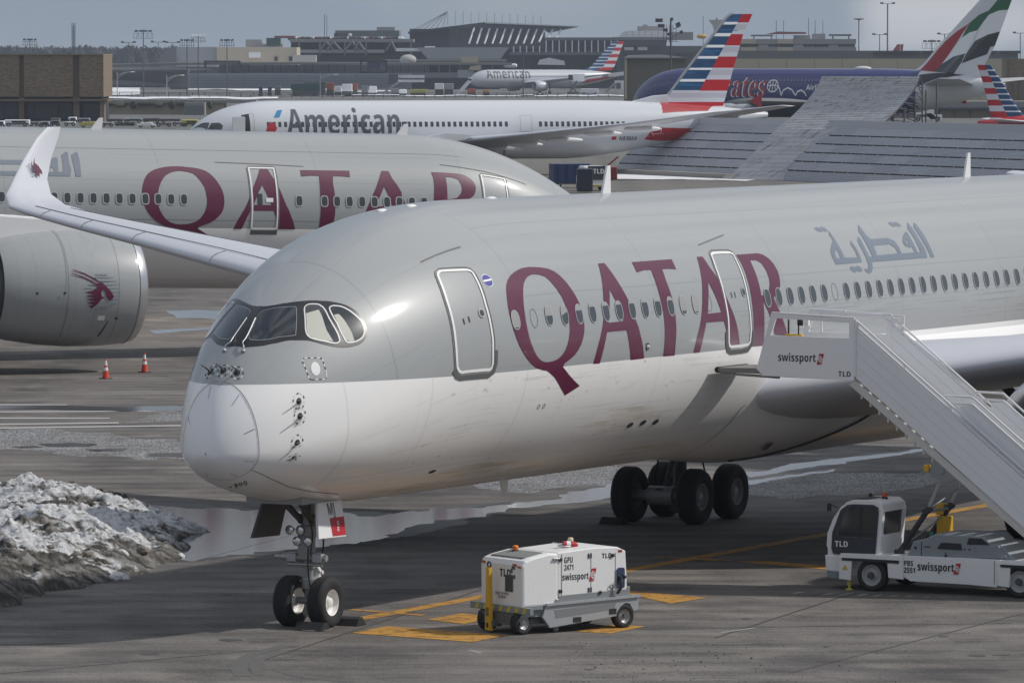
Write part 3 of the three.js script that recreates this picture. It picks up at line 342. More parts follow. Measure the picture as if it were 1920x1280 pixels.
const M = {
  grey: mat(.325, .338, .345, .44, { map: paintGrey, clearcoat: .6, clearcoatRoughness: .09 }),
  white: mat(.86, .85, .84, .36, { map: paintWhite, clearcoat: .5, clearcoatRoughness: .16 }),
  radome: mat(.80, .80, .82, .42, { clearcoat: .25, clearcoatRoughness: .3 }),
  wing: mat(.56, .57, .62, .38, { clearcoat: .2, clearcoatRoughness: .3 }),
  lip: mat(.62, .62, .64, .28, { metalness: .85 }),
  maroon: mat(.105, .007, .040, .34, { clearcoat: .5, clearcoatRoughness: .14 }),
  script: mat(.155, .185, .23, .4, { clearcoat: .4, clearcoatRoughness: .18 }),
  winFrame: mat(.38, .40, .41, .4, { clearcoat: .4, clearcoatRoughness: .2 }), band: mat(.78, .78, .77, .45), seam: mat(.035, .037, .04, .7), sill: mat(.10, .105, .105, .6), panelLine: mat(.16, .165, .17, .7),
  glass: mat(.020, .023, .028, .08, { clearcoat: 1, clearcoatRoughness: .03 }), pane: mat(.045, .05, .055, .15, { clearcoat: .9, clearcoatRoughness: .05 }), mask: mat(.016, .016, .018, .3, { clearcoat: .4, clearcoatRoughness: .15 }),
  blind: mat(.52, .52, .46, .6), shade: mat(.30, .30, .30, .6), steel: mat(.42, .43, .44, .4, { metalness: .6 }), gear: mat(.30, .30, .30, .5, { metalness: .25 }), gearDark: mat(.07, .07, .072, .6),
  chrome: mat(.75, .75, .76, .16, { metalness: 1 }), rubber: mat(.021, .021, .023, .82), hub: mat(.78, .77, .75, .45), hubGrey: mat(.33, .33, .34, .5), black: mat(.02, .02, .021, .6), red: mat(.42, .018, .03, .45), blue: mat(.06, .055, .32, .4),
  lens: mat(.8, .8, .82, .08, { metalness: .7 }), orange: mat(.75, .18, .02, .4), yellow: mat(.62, .36, .02, .5), ink: mat(.018, .02, .03, .5), white2: mat(.76, .76, .77, .42, { clearcoat: .3, clearcoatRoughness: .2 }),
};
const JET = { x: -4.1477, z: -117.676, ry: Math.PI / 2 - .480333 };
// a runway wheel lying across z, centre at the origin
function tyre(R, w, rimR, m = .9) {
  const k = R - rimR; return lathe([[rimR, -w * .40], [rimR + k * .25, -w * .47], [rimR + k * .6, -w * .5], [R - k * .16, -w * .43], [R - k * .03, -w * .30], [R, -w * .24], [R - .014, -w * .225], [R - .014, -w * .205], [R, -w * .19], [R, -w * .07], [R - .014, -w * .055], [R - .014, -w * .035], [R, -w * .02], [R, w * .10], [R - .014, w * .115], [R - .014, w * .135], [R, w * .15], [R, w * .24], [R - k * .03, w * .30], [R - k * .16, w * .43], [rimR + k * .6, w * .5], [rimR + k * .25, w * .47], [rimR, w * .40]], 40).rotateX(Math.PI / 2);
}
function rim(r, w, side) { const s = side; return join([lathe([[r * 1.02, s * w * .42], [r * .96, s * w * .44], [r * .9, s * w * .36], [r * .84, s * w * .16], [r * .55, s * w * .10], [r * .40, s * w * .13], [r * .36, s * w * .3], [r * .30, s * w * .36], [0, s * w * .38]], 32).rotateX(Math.PI / 2), lathe([[r, -w * .4], [r, w * .4]], 24).rotateX(Math.PI / 2)]); }

const hull = skin({ x0: -4.1072, tipY: 3.7685, yc: 5.5169, R: 3.045, W: 2.98, top: [10.7898, 2.4531, .6013], bot: [6.5352, 2.491, .5562], wid: [8.656, 1.9141, .597], cm: .9642, tail: { x: 37, end: 62.3, y: 6.9, r: .35, drop: .62 } });
const LINE = 5.115;
const jet = thing('airliner', 'grey and white airliner nearest the camera with large maroon lettering', 'airplane', [JET.x, 0, JET.z], JET.ry);
{
  const xu = hull.xTopAt(LINE);
  const up = stations(hull, xu + .0008, 62.2, 60), lo = x => hull.tAtY(x, LINE);
  part('upper_fuselage', loft(hull, up, x => Math.min(89.9, lo(x)), x => 180 - Math.min(89.9, lo(x)), 56), M.grey, jet);
  const seamX = -3.512, nose = []; for (let i = 0; i <= 26; i++) nose.push(hull.x0 + .0006 + (seamX - hull.x0 - .0006) * Math.pow(i / 26, 2.2));
  const lowT = x => x < xu ? 90 : lo(x);
  part('radome', loft(hull, nose, x => -270 + (90 - lowT(x)) , x => lowT(x), 64), M.radome, jet);
  const body = [seamX + .006]; for (let i = 1; i <= 14; i++) body.push(seamX + .006 + (xu + .02 - seamX) * i / 14); for (const x of stations(hull, xu + .03, 62.2, 56)) body.push(x);
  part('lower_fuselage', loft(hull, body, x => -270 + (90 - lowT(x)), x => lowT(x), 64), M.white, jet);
  const ring = Array.from({ length: 73 }, (_, i) => [seamX + .003, -180 + i * 5]); part('radome_seam', wrapLine(hull, ring, .009, .004), mat(.27, .275, .28, .7), jet);
  for (const t of [-160, -110, -62, -20, 20, 58, 104, 150]) part('diverter_strip', wrapLine(hull, [[seamX - .04, t], [seamX - .2, t]], .03, .006), M.seam, jet);
}
// lettering
const letters = [['Q', 'Q'], ['A', 'A'], ['T', 'T'], ['A2', 'A'], ['R', 'R']];
for (const [k] of letters) part('letter', wrapShape(hull, TRACE[k], .007, .17), M.maroon, jet);
for (const k of ['ar0', 'ar1', 'ar2']) part('script_letter', wrapShape(hull, TRACE[k], .007, .17), M.script, jet);
for (const [x, t] of TRACE.dots) part('script_dot', wrapShape(hull, [[[x - .17, t + 1.0], [x - .02, t + 1.6], [x + .15, t + .8], [x + .19, t - .9], [x + .03, t - 1.6], [x - .13, t - .7]]], .004), M.script, jet);
// cabin windows
function cabinWindow(S, x, t, parent, o = {}) {
  const w = o.w || .145, h = o.h || 3.75, el = (k) => circ(x, 0, w * k, 1, 20).map(([a, b]) => { const u = (a - x) / (w * k), p = Math.pow(Math.abs(b), .85) * Math.sign(b); return [x + Math.sign(u) * Math.pow(Math.abs(u), .85) * w * k, t + p * h * (k > 1 ? 1 + (k - 1) * .6 : 1)]; });
  const f = part('cabin_window', wrapShape(S, [el(1.16), el(1.0)], .015, .4, o.mirror), o.frame || M.winFrame, parent);
  part('pane', wrapShape(S, [el(1.02)], .0125, .4, o.mirror), o.blank ? M.grey : M.pane, f);
  if (o.shade) { const e = el(.98).filter(p => p[1] > t + h * (1 - 2 * o.shade)); if (e.length > 3) part('blind', wrapShape(S, [e], .014, .4, o.mirror), M.shade, f); }
  return f;
}
const WX = [3.603, 5.061, 5.773, 6.446, 7.079, 7.715]; for (let i = 1; i <= 7; i++) WX.push(7.715 + i * .628);
for (let i = 0; i < 26; i++) if (i !== 6) WX.push(15.842 + i * .6155 + .0009 * i * i);
WX.forEach((x, i) => cabinWindow(hull, x, x < 5.2 ? 13.1 : 12.65, jet, { shade: i === 0 ? .92 : i < 13 ? [.55, .5, .42, .3, .25, .25, .2, .2, .22, .2, .9, .95][(i - 1) % 12] : 0 }));
for (const x of [4.386, 12.78, 19.53]) part('window_plug', wrapLine(hull, circ(x, 12.8, .15, 3.8, 22), .018, .004, true), M.panelLine, jet);
// cabin doors
function cabinDoor(S, ring, parent, mirror, hnd, o = {}) {
  const d = part('cabin_door', wrapLine(S, ring, .062, .014, true, mirror), M.band, parent);
  part('door_gap', wrapLine(S, offsetRing(ring, .075), .028, .012, true, mirror), o.gap || M.panelLine, d);
  const xs = ring.map(p => p[0]), ts = ring.map(p => p[1]), x0 = Math.min(...xs), x1 = Math.max(...xs), tb = Math.min(...ts), tt = Math.max(...ts), xb = ring.filter(p => p[1] < tb + 6).map(p => p[0]), a = Math.min(...xb), b = Math.max(...xb);
  { const o = offsetRing(ring, .125); let k0 = o.findIndex((p, i) => ring[i][1] < tb + 9 && ring[(i + o.length - 1) % o.length][1] >= tb + 9); const seg = []; for (let i = 0; i < o.length; i++) { const k = (k0 + i) % o.length; if (ring[k][1] >= tb + 9) break; seg.push(o[k]); } part('door_sill', wrapLine(S, seg, .10, .016, false, mirror), M.sill, d); }
  if (hnd) { part('door_window', wrapShape(S, [circ(hnd[0], hnd[1], .075, 1.5, 16)], .014, .4, mirror), M.pane, d); part('window_ring', wrapLine(S, circ(hnd[0], hnd[1], .095, 1.75, 20), .035, .016, true, mirror), M.steel, d);
    for (const k of [-.36, -.18]) part('handle_slot', wrapShape(S, [[[hnd[0] + k - .6 * .5, hnd[1] + .4], [hnd[0] + k - .6 * .5 + .03, hnd[1] + .4], [hnd[0] + k - .3 + .03, hnd[1] - 2.2], [hnd[0] + k - .3, hnd[1] - 2.2]]], .014, .4, mirror), M.seam, d); }
  return d;
}
cabinDoor(hull, TRACE.d1[0], jet, false, [2.414, 18.4]);
cabinDoor(hull, TRACE.d2[0], jet, false, [14.66, 16.0]);
for (const [a, b] of [[[1.53, 49.4], [3.04, 49.6]], [[13.5, 39.0], [15.1, 43.4]]]) part('rain_gutter', wrapLine(hull, [a, [(a[0] + b[0]) / 2, (a[1] + b[1]) / 2], b], .03, .014), M.panelLine, jet);
part('round_emblem', wrapShape(hull, [circ(3.087, 31.4, .19, 3.0, 24)], .0045, .3), M.band, jet);
part('emblem_field', wrapShape(hull, [circ(3.087, 31.4, .17, 2.7, 24)], .0065, .3), M.blue, jet);
part('emblem_text', wrapShape(hull, [[[2.93, 31.9], [3.24, 31.9], [3.24, 31.0], [2.93, 31.0]]], .0085, .3), M.band, jet);
// flight deck glazing
{
  const m = TRACE.mask[0], full = m.concat(m.slice(0, -1).reverse().map(([x, t]) => [x, 180 - t]));
  const fm = part('windscreen_surround', wrapShape(hull, [full.filter((p, i, a) => !i || Math.hypot(p[0] - a[i - 1][0], p[1] - a[i - 1][1]) > .02)], .004, .12), M.mask, jet);
  for (const mir of [false, true]) {
    part('windscreen_pane', wrapShape(hull, TRACE.ws, .0075, .12, mir), M.glass, fm);
    part('pane_edge', wrapLine(hull, TRACE.ws[0], .012, .009, true, mir), M.steel, fm);
    for (const k of ['s1', 's2']) { part('side_pane', wrapShape(hull, TRACE[k], .0075, .12, mir), M.pane, fm); part('pane_frame', wrapLine(hull, TRACE[k][0], .03, .0115, true, mir), M.band, fm); }
    if (!mir) for (const k of ['b1', 'b2']) part('sun_blind', wrapShape(hull, TRACE[k], .0095, .12), M.blind, fm);
    const w = (x, t, o) => { const p = hull.P(x, mir ? 180 - t : t, o); return [p.x, p.y, p.z]; };
    part('wiper', [tube([w(-2.99, 80, .02), w(-2.93, 81, .06), w(-2.86, 84, .05), w(-2.76, 84, .03), w(-2.3, 86.5, .025)], .016, 6), xf(new THREE.SphereGeometry(.045, 10, 8), w(-2.99, 80, .02))], M.steel, jet);
  }
}
// probes, ports and access panels on the nose
const ringDecal = (x, t, r) => Array.from({ length: 12 }, (_, i) => { const a = i / 12 * Math.PI * 2, k = r / 3 * 180 / Math.PI; return [[x + r * Math.cos(a), t + k * Math.sin(a)], [x + r * Math.cos(a + .26), t + k * Math.sin(a + .26)]]; });
for (const [x, t, s] of [[-3.294, 110.4, 1.6], [-3.353, 92, 1.6], [-3.334, 74.7, 1.6], [-2.689, 22.9, .9], [-2.726, 14.9, 1.2], [-2.822, .9, 1.1], [-2.844, -15.3, .8]]) {
  const ap = t > 60, kt = ap ? 3 / .72 : 3 / 1.5, c = hull.P(x, t, .0), n = hull.N(x, t);
  const pr = part('air_probe', [rod(c.toArray(), c.clone().addScaledVector(n, .09 * s).toArray(), .028, .018), rod(c.clone().addScaledVector(n, .085 * s).toArray(), c.clone().addScaledVector(n, .10 * s).add(V(-.16, ap ? .05 : .0, 0)).toArray(), .016, .01)], M.gearDark, jet);
  part('probe_plate', wrapShape(hull, [circ(x, t, .05, .05 / 3 * 57.3 * kt, 14)], .006, .2), M.seam, pr);
  for (let i = 0; i < 10; i++) { const a = i / 10 * 6.283, r = ap ? .082 : .105; part('ring_mark', wrapShape(hull, [[a, a + .35].flatMap((q, k) => [[x + (r + (k ? .02 : 0)) * Math.cos(q), t + (r + (k ? .02 : 0)) / 3 * 57.3 * kt * Math.sin(q)], [x + (r + (k ? 0 : .02)) * Math.cos(q), t + (r + (k ? 0 : .02)) / 3 * 57.3 * kt * Math.sin(q)]])], .005, .2), i % 2 ? M.band : M.seam, pr); }
}
{
  const pl = part('access_panel', wrapShape(hull, [circ(-2.178, 33.4, .095, 3.6, 18)], .006, .2), M.band, jet);
  const rg = [[-2.291, 41.8], [-2.005, 36.8], [-1.971, 35.6], [-1.986, 31.6], [-1.999, 28.3], [-2.026, 26.2], [-2.063, 26], [-2.333, 29.6], [-2.368, 31], [-2.362, 36.2], [-2.357, 41.2], [-2.33, 42.2]]; for (let i = 0; i < rg.length; i++) { const a = rg[i], b = rg[(i + 1) % rg.length], n = Math.max(1, Math.round(Math.hypot(b[0] - a[0], (b[1] - a[1]) * TK) / .08)); for (let k = 0; k < n; k++) part('panel_dash', wrapLine(hull, [[lerp(a[0], b[0], k / n), lerp(a[1], b[1], k / n)], [lerp(a[0], b[0], (k + .9) / n), lerp(a[1], b[1], (k + .9) / n)]], .02, .005), (i + k) % 2 ? M.seam : M.band, pl); }
}
for (const [x, t, rx, ry] of [[10.04, -38.5, .14, 1.5], [10.65, -38, .14, 1.5], [11.3, -38.5, .14, 1.5], [2.12, -52.4, .13, 1.2], [18.75, -69, .1, 1.2]]) part('outlet', wrapShape(hull, [circ(x, t, rx, ry, 14)], .005), M.seam, jet);
for (const x of [4.93, 5.17]) part('placard', wrapLine(hull, circ(x, -23.5, .05, .9, 8), .02, .005, true), M.panelLine, jet);
{ const s = part('nacelle_light', wrapShape(hull, [rrect(9.50, -4.3, 9.66, -1.5, .06)], .006), M.seam, jet); const p = hull.P(9.58, -3.1, .01); part('light_lens', xf(new THREE.SphereGeometry(.055, 12, 8), p.toArray()), M.lens, s); }
part('belly_line', wrapLine(hull, Array.from({ length: 12 }, (_, i) => [3.98 + i * .98, -46.6 - i * .17]), .018, .005), M.band, jet);
part('gear_bay_line', wrapLine(hull, [[-3.515, -37.7], [-3.0, -48], [-2.36, -56.8], [-1.6, -61], [-.5, -64.5]], .03, .005), M.seam, jet);
{
  const a = [[-3.24, -72.7], [-3.273, -71.4], [-3.297, -70.8], [-3.309, -71], [-3.307, -71.9], [-3.29, -73.4], [-3.261, -75.2], [-3.224, -76.9], [-3.187, -78.1], [-3.159, -78.7], [-3.146, -78.6], [-3.152, -77.6], [-3.173, -76.1], [-3.205, -74.4]], d = t => a.map(([x, y]) => [x + t * -.015 * .55, y + t * 6.6]);
  part('type_mark', [wrapLine(hull, d(0), .024, .008, true), wrapLine(hull, d(1), .024, .008, true), wrapLine(hull, [[-3.244, -78.7], [-3.268, -77.9], [-3.286, -77.7], [-3.293, -78], [-3.287, -79], [-3.271, -80.3], [-3.245, -81.7], [-3.214, -83], [-3.186, -83.8], [-3.166, -84], [-3.16, -83.6], [-3.169, -82.7], [-3.189, -81.4], [-3.216, -80]], .024, .008, true), wrapLine(hull, [[-3.226, -79.3], [-3.15, -81.9], [-3.074, -85.2], [-3.049, -87.7]], .024, .009), wrapLine(hull, [[-3.071, -93.2], [-3.139, -88.3]], .03, .008)], M.ink, jet);
}
for (const [x, t, h, c] of [[13.3, 90, .6, .42], [33.9, 90, .6, .4]]) { const p = hull.P(x, t); part('blade_antenna', ext([[0, -.06], [c, -.06], [c * .95, h], [c * .62, h]], .04, .008).translate(p.x, p.y, -.02), M.white2, jet); }
{ const p = hull.P(8.4, -90); part('belly_antenna', ext([[0, .05], [.34, .05], [.30, -.36], [.16, -.36]], .04, .006).translate(p.x, p.y, -.02), M.white2, jet); }
for (const [x, t] of [[3.4, 93], [4.2, 88], [8.0, 90]]) { const p = hull.P(x, t); part('roof_beacon', xf(new THREE.SphereGeometry(.16, 12, 6), [p.x, p.y - .02, p.z], [0, 0, 0], [1.2, .35, .7]), M.band, jet); }
// wing to body fairing
{
  const pos = [], idx = [], n = 44, xs = []; for (let i = 0; i <= 44; i++) xs.push(14.9 + i * .52);
  for (const x of xs) for (let i = 0; i <= n; i++) { const t = lerp(-10, -170, i / n), e = smooth(14.9, 19.5, x) * (1 - smooth(31, 37.6, x)), f = Math.pow(Math.sin(clamp((i / n)) * Math.PI), .35), k = .012 + e * f * (.30 + .32 * Math.exp(-Math.pow((Math.abs(t + 90) - 58) / 24, 2))); const p = hull.P(x, t, k - .016); pos.push(p.x, p.y, p.z); }
  for (let j = 0; j < xs.length - 1; j++) for (let i = 0; i < n; i++) { const a = j * (n + 1) + i, b = a + 1, c = a + n + 1, d = c + 1; idx.push(a, c, b, b, c, d); }
  const g = new THREE.BufferGeometry(); g.setAttribute('position', new THREE.Float32BufferAttribute(pos, 3)); g.setIndex(idx); g.computeVertexNormals(); g.setAttribute('uv', new THREE.Float32BufferAttribute(new Array(pos.length / 3 * 2).fill(.5), 2));
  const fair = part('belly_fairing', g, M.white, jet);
  part('fairing_edge', wrapLine(hull, [[15.3, -70], [15.45, -64], [15.47, -50], [15.5, -36], [16.2, -29], [17.0, -22.4], [17.4, -20]], .03, .03), M.panelLine, fair);
  const fOff = (x, t) => { const e = smooth(14.9, 19.5, x) * (1 - smooth(31, 37.6, x)), f = Math.pow(Math.sin(clamp((-10 - t) / 160) * Math.PI), .35); return e * f * (.30 + .32 * Math.exp(-Math.pow((Math.abs(t + 90) - 58) / 24, 2))) + .012; };
  part('fairing_seam', tube([[22.6, -36], [22.1, -42], [21.4, -49], [20.7, -56], [20.0, -63], [19.2, -70], [18.4, -77]].map(([x, t]) => hull.P(x, t, fOff(x, t)).toArray()), .03, 5, 40), M.seam, fair);
  part('fairing_vent', wrapShape(hull, [[[18.0, -54.8], [18.3, -54.5], [18.5, -60], [18.2, -60.3]]], .36), M.sill, fair);
}
// wings
function wingStations(s) {
  const st = [], L = [[1.6, 15.4, 3.95, 15.6, .135], [2.9, 16.0, 3.98, 14.6, .135], [4.0, 17.1, 4.18, 13.3, .125], [6.2, 18.64, 4.46, 11.7, .118], [10.5, 21.65, 5.22, 9.0, .11], [16.3, 25.71, 6.06, 6.95, .105], [22, 29.7, 6.64, 5.4, .10], [26, 32.5, 7.02, 4.3, .10], [28.6, 34.4, 7.28, 3.55, .10]];
  for (const [z, x, y, c, th] of L) st.push({ le: [x, y, z * s], c, th, up: [1, 0], tw: .02 });
  for (const [z, x, y, c, a] of [[29.7, 35.35, 7.42, 3.0, 14], [30.55, 36.5, 7.70, 2.45, 34], [31.05, 37.7, 8.12, 1.85, 56], [31.35, 38.75, 8.70, 1.5, 70], [31.55, 39.75, 9.28, 1.2, 78], [31.62, 40.45, 9.60, .75, 82]]) st.push({ le: [x, y, z * s], c, th: .09, up: [Math.cos(a * Math.PI / 180), -s * Math.sin(a * Math.PI / 180)] });
  return st;
}
for (const s of [-1, 1]) {
  const w = part('wing', foil(wingStations(s), 16), M.wing, jet);
  const st = wingStations(s);
  // slat joints and spoiler line as shallow strips standing on the skin
  const surf = (j, k, t, o = .012) => { const a = st[j], b = st[j + 1], f = (p) => { const yt = 5 * (.2969 * Math.sqrt(t) - .126 * t - .3516 * t * t + .2843 * t ** 3 - .1036 * t ** 4); return V(p.le[0] + t * p.c, p.le[1] + (yt * p.th * p.c - (p.tw || 0) * (t - .3) * p.c) * (p.up[0]) + o, p.le[2] + yt * p.th * p.c * p.up[1]); }; return f(a).lerp(f(b), k); };
  const strip = (pts, r) => tube(pts.map(p => p.toArray()), r, 4);
  part('slat_joint', strip([surf(4, 0, .13), surf(5, 0, .14), surf(6, 0, .15), surf(7, 0, .16), surf(8, 0, .18)], .012), M.panelLine, w);
  for (const [j, k] of [[4, .5], [5, .35], [6, .1], [6, .8], [7, .6]]) part('slat_gap', strip([surf(j, k, .001), surf(j, k, .03), surf(j, k, .13)], .014), M.panelLine, w);
  part('spoiler_line', strip([surf(4, 0, .66), surf(5, 0, .66), surf(6, 0, .66), surf(7, 0, .68), surf(8, 0, .7)], .010), M.panelLine, w);
  if (s < 0) { const c = V(38.95, 8.35, -31.12), e1 = V(.995, .1, 0), nn = V(-.05, .42, .9).normalize(), e2 = nn.clone().cross(e1).normalize(), lay = (g, o) => g.applyMatrix4(new THREE.Matrix4().makeBasis(e1, e2, nn).setPosition(c.clone().addScaledVector(nn, o))); const em = part('winglet_emblem', lay(flat([[-.25, .1], [.05, .42], [.3, .62], [.1, .36], [.28, .2], [.38, -.1], [.3, -.3], [.12, -.2], [.0, -.36], [-.2, -.2], [-.08, -.1], [-.3, -.02]].map(([x, y]) => [x * .62, y * .6])), .10), M.maroon, w); for (let i = 0; i < 6; i++) part('emblem_stripe', lay(flat([[-.32, -.16 + i * .07], [-.14, -.16 + i * .07], [-.14, -.135 + i * .07], [-.32, -.135 + i * .07]]), .10), M.script, em); }
  // engine
  const e = part('engine_nacelle', lathe([[1.30, .9], [1.42, .3], [1.52, .06], [1.62, 0], [1.74, .08], [1.86, .5], [1.96, 1.5], [1.97, 2.6], [1.86, 4.0], [1.66, 5.2], [1.60, 5.2], [1.5, 4.4]], 48).rotateZ(-Math.PI / 2).translate(15.9, 2.92, 10.05 * s), M.grey, jet);
  part('inlet_lip', lathe([[1.42, .3], [1.515, .05], [1.62, -.01], [1.75, .075], [1.80, .25]], 48).rotateZ(-Math.PI / 2).translate(15.895, 2.92, 10.05 * s), M.lip, e);
  part('fan', join([lathe([[0, .5], [.25, .8], [.45, 1.2], [1.38, 1.3]], 32).rotateZ(-Math.PI / 2).translate(15.9, 2.92, 10.05 * s)]), M.gearDark, e);
  part('core_nozzle', lathe([[1.1, 4.6], [.9, 5.6], [.62, 6.7], [.35, 6.9], [.08, 7.8]], 32).rotateZ(-Math.PI / 2).translate(15.9, 2.92, 10.05 * s), M.gear, e);
  part('pylon', ext([[17.4, 4.7], [19.5, 5.2], [22.0, 5.45], [26.5, 5.2], [24.5, 4.3], [21.4, 3.7], [19.0, 4.4]], .42, .05).translate(0, 0, 10.05 * s - .21), M.white2, e);
}
// fin and tailplane
part('fin', foil([{ le: [47.6, 8.0, 0], c: 9.4, th: .1, up: [0, 1] }, { le: [51.5, 11.2, 0], c: 7.2, th: .1, up: [0, 1] }, { le: [56.8, 16.9, 0], c: 3.4, th: .1, up: [0, 1] }]), M.maroon, jet);
for (const s of [-1, 1]) part('tailplane', foil([{ le: [53.2, 7.1, .4 * s], c: 6.6, th: .1 }, { le: [59.2, 8.1, 9.4 * s], c: 2.2, th: .1 }]), M.wing, jet);
// nose gear
{
  const g = part('nose_gear', [rod([0.05, .55, 0], [0.02, 1.55, 0], .085), rod([0.02, 1.2, 0], [-.02, 3.0, 0], .135, .15), rod([0.03, .78, 0], [0.03, .98, 0], .15), rod([.0, .53, -.42], [0, .53, .42], .075), rod([-.02, 2.2, -.2], [-.02, 2.2, .2], .1), rod([-.02, 1.42, -.22], [-.02, 1.42, .22], .11), rbox(.3, .26, .34, -.03, 1.95, 0, .04), rbox(.2, .5, .3, -.1, 1.62, 0, .04)], M.gear, jet);
  part('drag_strut', [rod([-.05, 2.15, .12], [-1.25, 3.0, .26], .07), rod([-.05, 2.15, -.12], [-1.25, 3.0, -.26], .07), rod([-.7, 2.62, -.22], [-.7, 2.62, .22], .05), rod([.02, 2.25, 0], [.95, 3.05, 0], .06), rod([0, 2.4, .05], [-.5, 3.05, .15], .04)], M.gearDark, g);
  part('torque_link', [bar([.12, 1.38, 0], [.44, 1.08, 0], .12, .07), bar([.44, 1.08, 0], [.14, .74, 0], .12, .07), rod([.44, 1.08, -.09], [.44, 1.08, .09], .04)], M.hub, g);
  part('steering_unit', [rod([-.1, 1.42, -.55], [-.1, 1.42, .48], .07), rod([-.1, 1.42, -.72], [-.1, 1.42, -.55], .04), rod([-.14, 1.28, -.4], [-.14, 1.28, .4], .035), rbox(.18, .2, .22, -.12, 1.42, .3, .03), rbox(.18, .2, .22, -.12, 1.42, -.3, .03)], M.steel, g);
  part('hydraulic_line', [tube([[-.16, 2.9, .1], [-.2, 2.3, .14], [-.18, 1.9, .2], [-.2, 1.5, .16]], .016), tube([[.14, 2.8, -.1], [.2, 2.2, -.16], [.18, 1.8, -.2], [.2, 1.4, -.1], [.12, .9, -.1]], .018), tube([[-.18, 1.7, .1], [-.24, 1.3, .12], [-.18, .95, .12], [-.12, .6, .2]], .016), tube([[.16, 2.1, .14], [.26, 1.8, .2], [.2, 1.5, .22]], .02)], M.black, g);
  for (const [y, z] of [[1.98, -.22], [1.98, .02], [1.76, -.05], [1.76, .2]]) { const l = part('taxi_light', [lathe([[.03, .12], [.07, .08], [.1, 0]], 16).rotateZ(-Math.PI / 2).translate(-.22, y, z - .1), rod([-.2, y, z - .1], [-.05, y, z - .1], .03)], M.gearDark, g); part('light_lens', xf(new THREE.SphereGeometry(.095, 14, 8), [-.215, y, z - .1], [0, 0, 0], [.3, 1, 1]), M.lens, l); }
  for (const s of [-1, 1]) { const w = part('nose_wheel', tyre(.525, .39, .27).translate(0, .515, .40 * s), M.rubber, g); part('wheel_rim', rim(.275, .36, 1).translate(0, .515, .40 * s), M.hub, w); part('inner_rim', rim(.275, .36, -1).translate(0, .515, .40 * s), M.hub, w); }
  // gear doors
  const dp = part('gear_door', ext([[-.98, 2.18], [.12, 2.16], [.2, 3.02], [.1, 3.12], [-.72, 3.12]], .04, .012).rotateX(-.20).translate(.12, -.26, 1.12), M.white2, g, { label: 'white nose gear door with black letters and red square' });
  const onDoor = (geo, off = .06) => geo.translate(0, 0, off).rotateX(-.20).translate(.12, -.26, 1.12);
  part('door_mark', onDoor(textGeo('MJ', .25, fontR, .80).translate(-.30, 2.71, 0)), M.ink, dp);
  part('door_square', onDoor(flat([[-.42, 2.19], [.11, 2.18], [.16, 2.56], [-.42, 2.56]])), M.red, dp);
  part('square_text', onDoor(textGeo('34 JA', .07, fontB).rotateZ(1.35).translate(-.14, 2.38, 0), .064), M.band, dp);
  part('gear_door', ext([[-.98, 2.18], [.12, 2.16], [.2, 3.12], [-.72, 3.12]], .04, .012).rotateX(.20).translate(-.1, -.26, -1.16), M.gearDark, g);
  part('gear_bay', box(2.4, .9, 1.3, -.2, 3.05, 0), M.gear, g);
}
// main gear, one bogie under each wing
for (const s of [-1, 1]) {
  const X = 28.29, Z = 5.3 * s, g = part('main_gear', [rod([X, .75, Z], [X, 2.3, Z], .17), rod([X, 1.7, Z], [X + .05, 4.4, Z * .98], .26, .3), rod([X - 1.2, .72, Z], [X + 1.2, .72, Z], .17), rod([X, 2.0, Z], [X + .2, 3.6, Z - 1.9 * s], .12), rod([X, 2.0, Z], [X - 1.5, 3.9, Z], .1), rod([X - .9, .8, Z], [X - .15, 1.9, Z], .07)], M.gearDark, jet);
  for (const a of [-1.02, 1.02]) { part('axle', [rod([X + a, .68, Z - 1.0], [X + a, .68, Z + 1.0], .13), rod([X + a, .68, Z - .35], [X + a, .68, Z + .35], .24)], M.gear, g); for (const b of [-.9, .9]) { const w = part('main_wheel', tyre(.70, .53, .33).translate(X + a, .685, Z + b), M.rubber, g); part('wheel_rim', rim(.335, .5, Math.sign(b)).translate(X + a, .685, Z + b), M.hubGrey, w); } }
  part('gear_leg_door', ext([[X - .7, 1.75], [X + .6, 1.75], [X + .9, 4.0], [X - .9, 4.0]], .05).translate(0, 0, Z + .42 * s - .025), M.white2, g);
  part('brake_line', [tube([[X - .2, 2.4, Z - .3], [X - .5, 1.6, Z - .35], [X - .9, 1.0, Z - .3]], .025), tube([[X + .2, 2.4, Z + .3], [X + .5, 1.6, Z + .35], [X + .9, 1.0, Z + .3]], .025)], M.black, g);
}
// ---------- ground equipment ----------
function wheelUnit(R, w, rimR, c, side, parent, rimM, name = 'wheel') { const t = part(name, tyre(R, w, rimR).translate(...c), M.rubber, parent); part('wheel_rim', rim(rimR * 1.02, w * .9, side).translate(...c), rimM, t); return t; }
const wear = canvasTex(512, 512, (c, w, h) => { c.fillStyle = '#ffffff'; c.fillRect(0, 0, w, h); for (let i = 0; i < 260; i++) { c.globalAlpha = .04 + .12 * rand(); c.fillStyle = ['#6d6558', '#85796a', '#4e4a45'][rand() * 3 | 0]; const x = rand() * w, y = rand() * h; rand() < .5 ? c.fillRect(x, y, 1 + rand() * 2, 6 + rand() * 60) : c.fillRect(x, y, 4 + rand() * 22, 1 + rand() * 2); } for (let i = 0; i < 60; i++) { c.globalAlpha = .3 * rand(); c.fillStyle = '#4a3a2c'; c.fillRect(rand() * w, rand() * h, 1 + rand() * 3, 1 + rand() * 3); } });
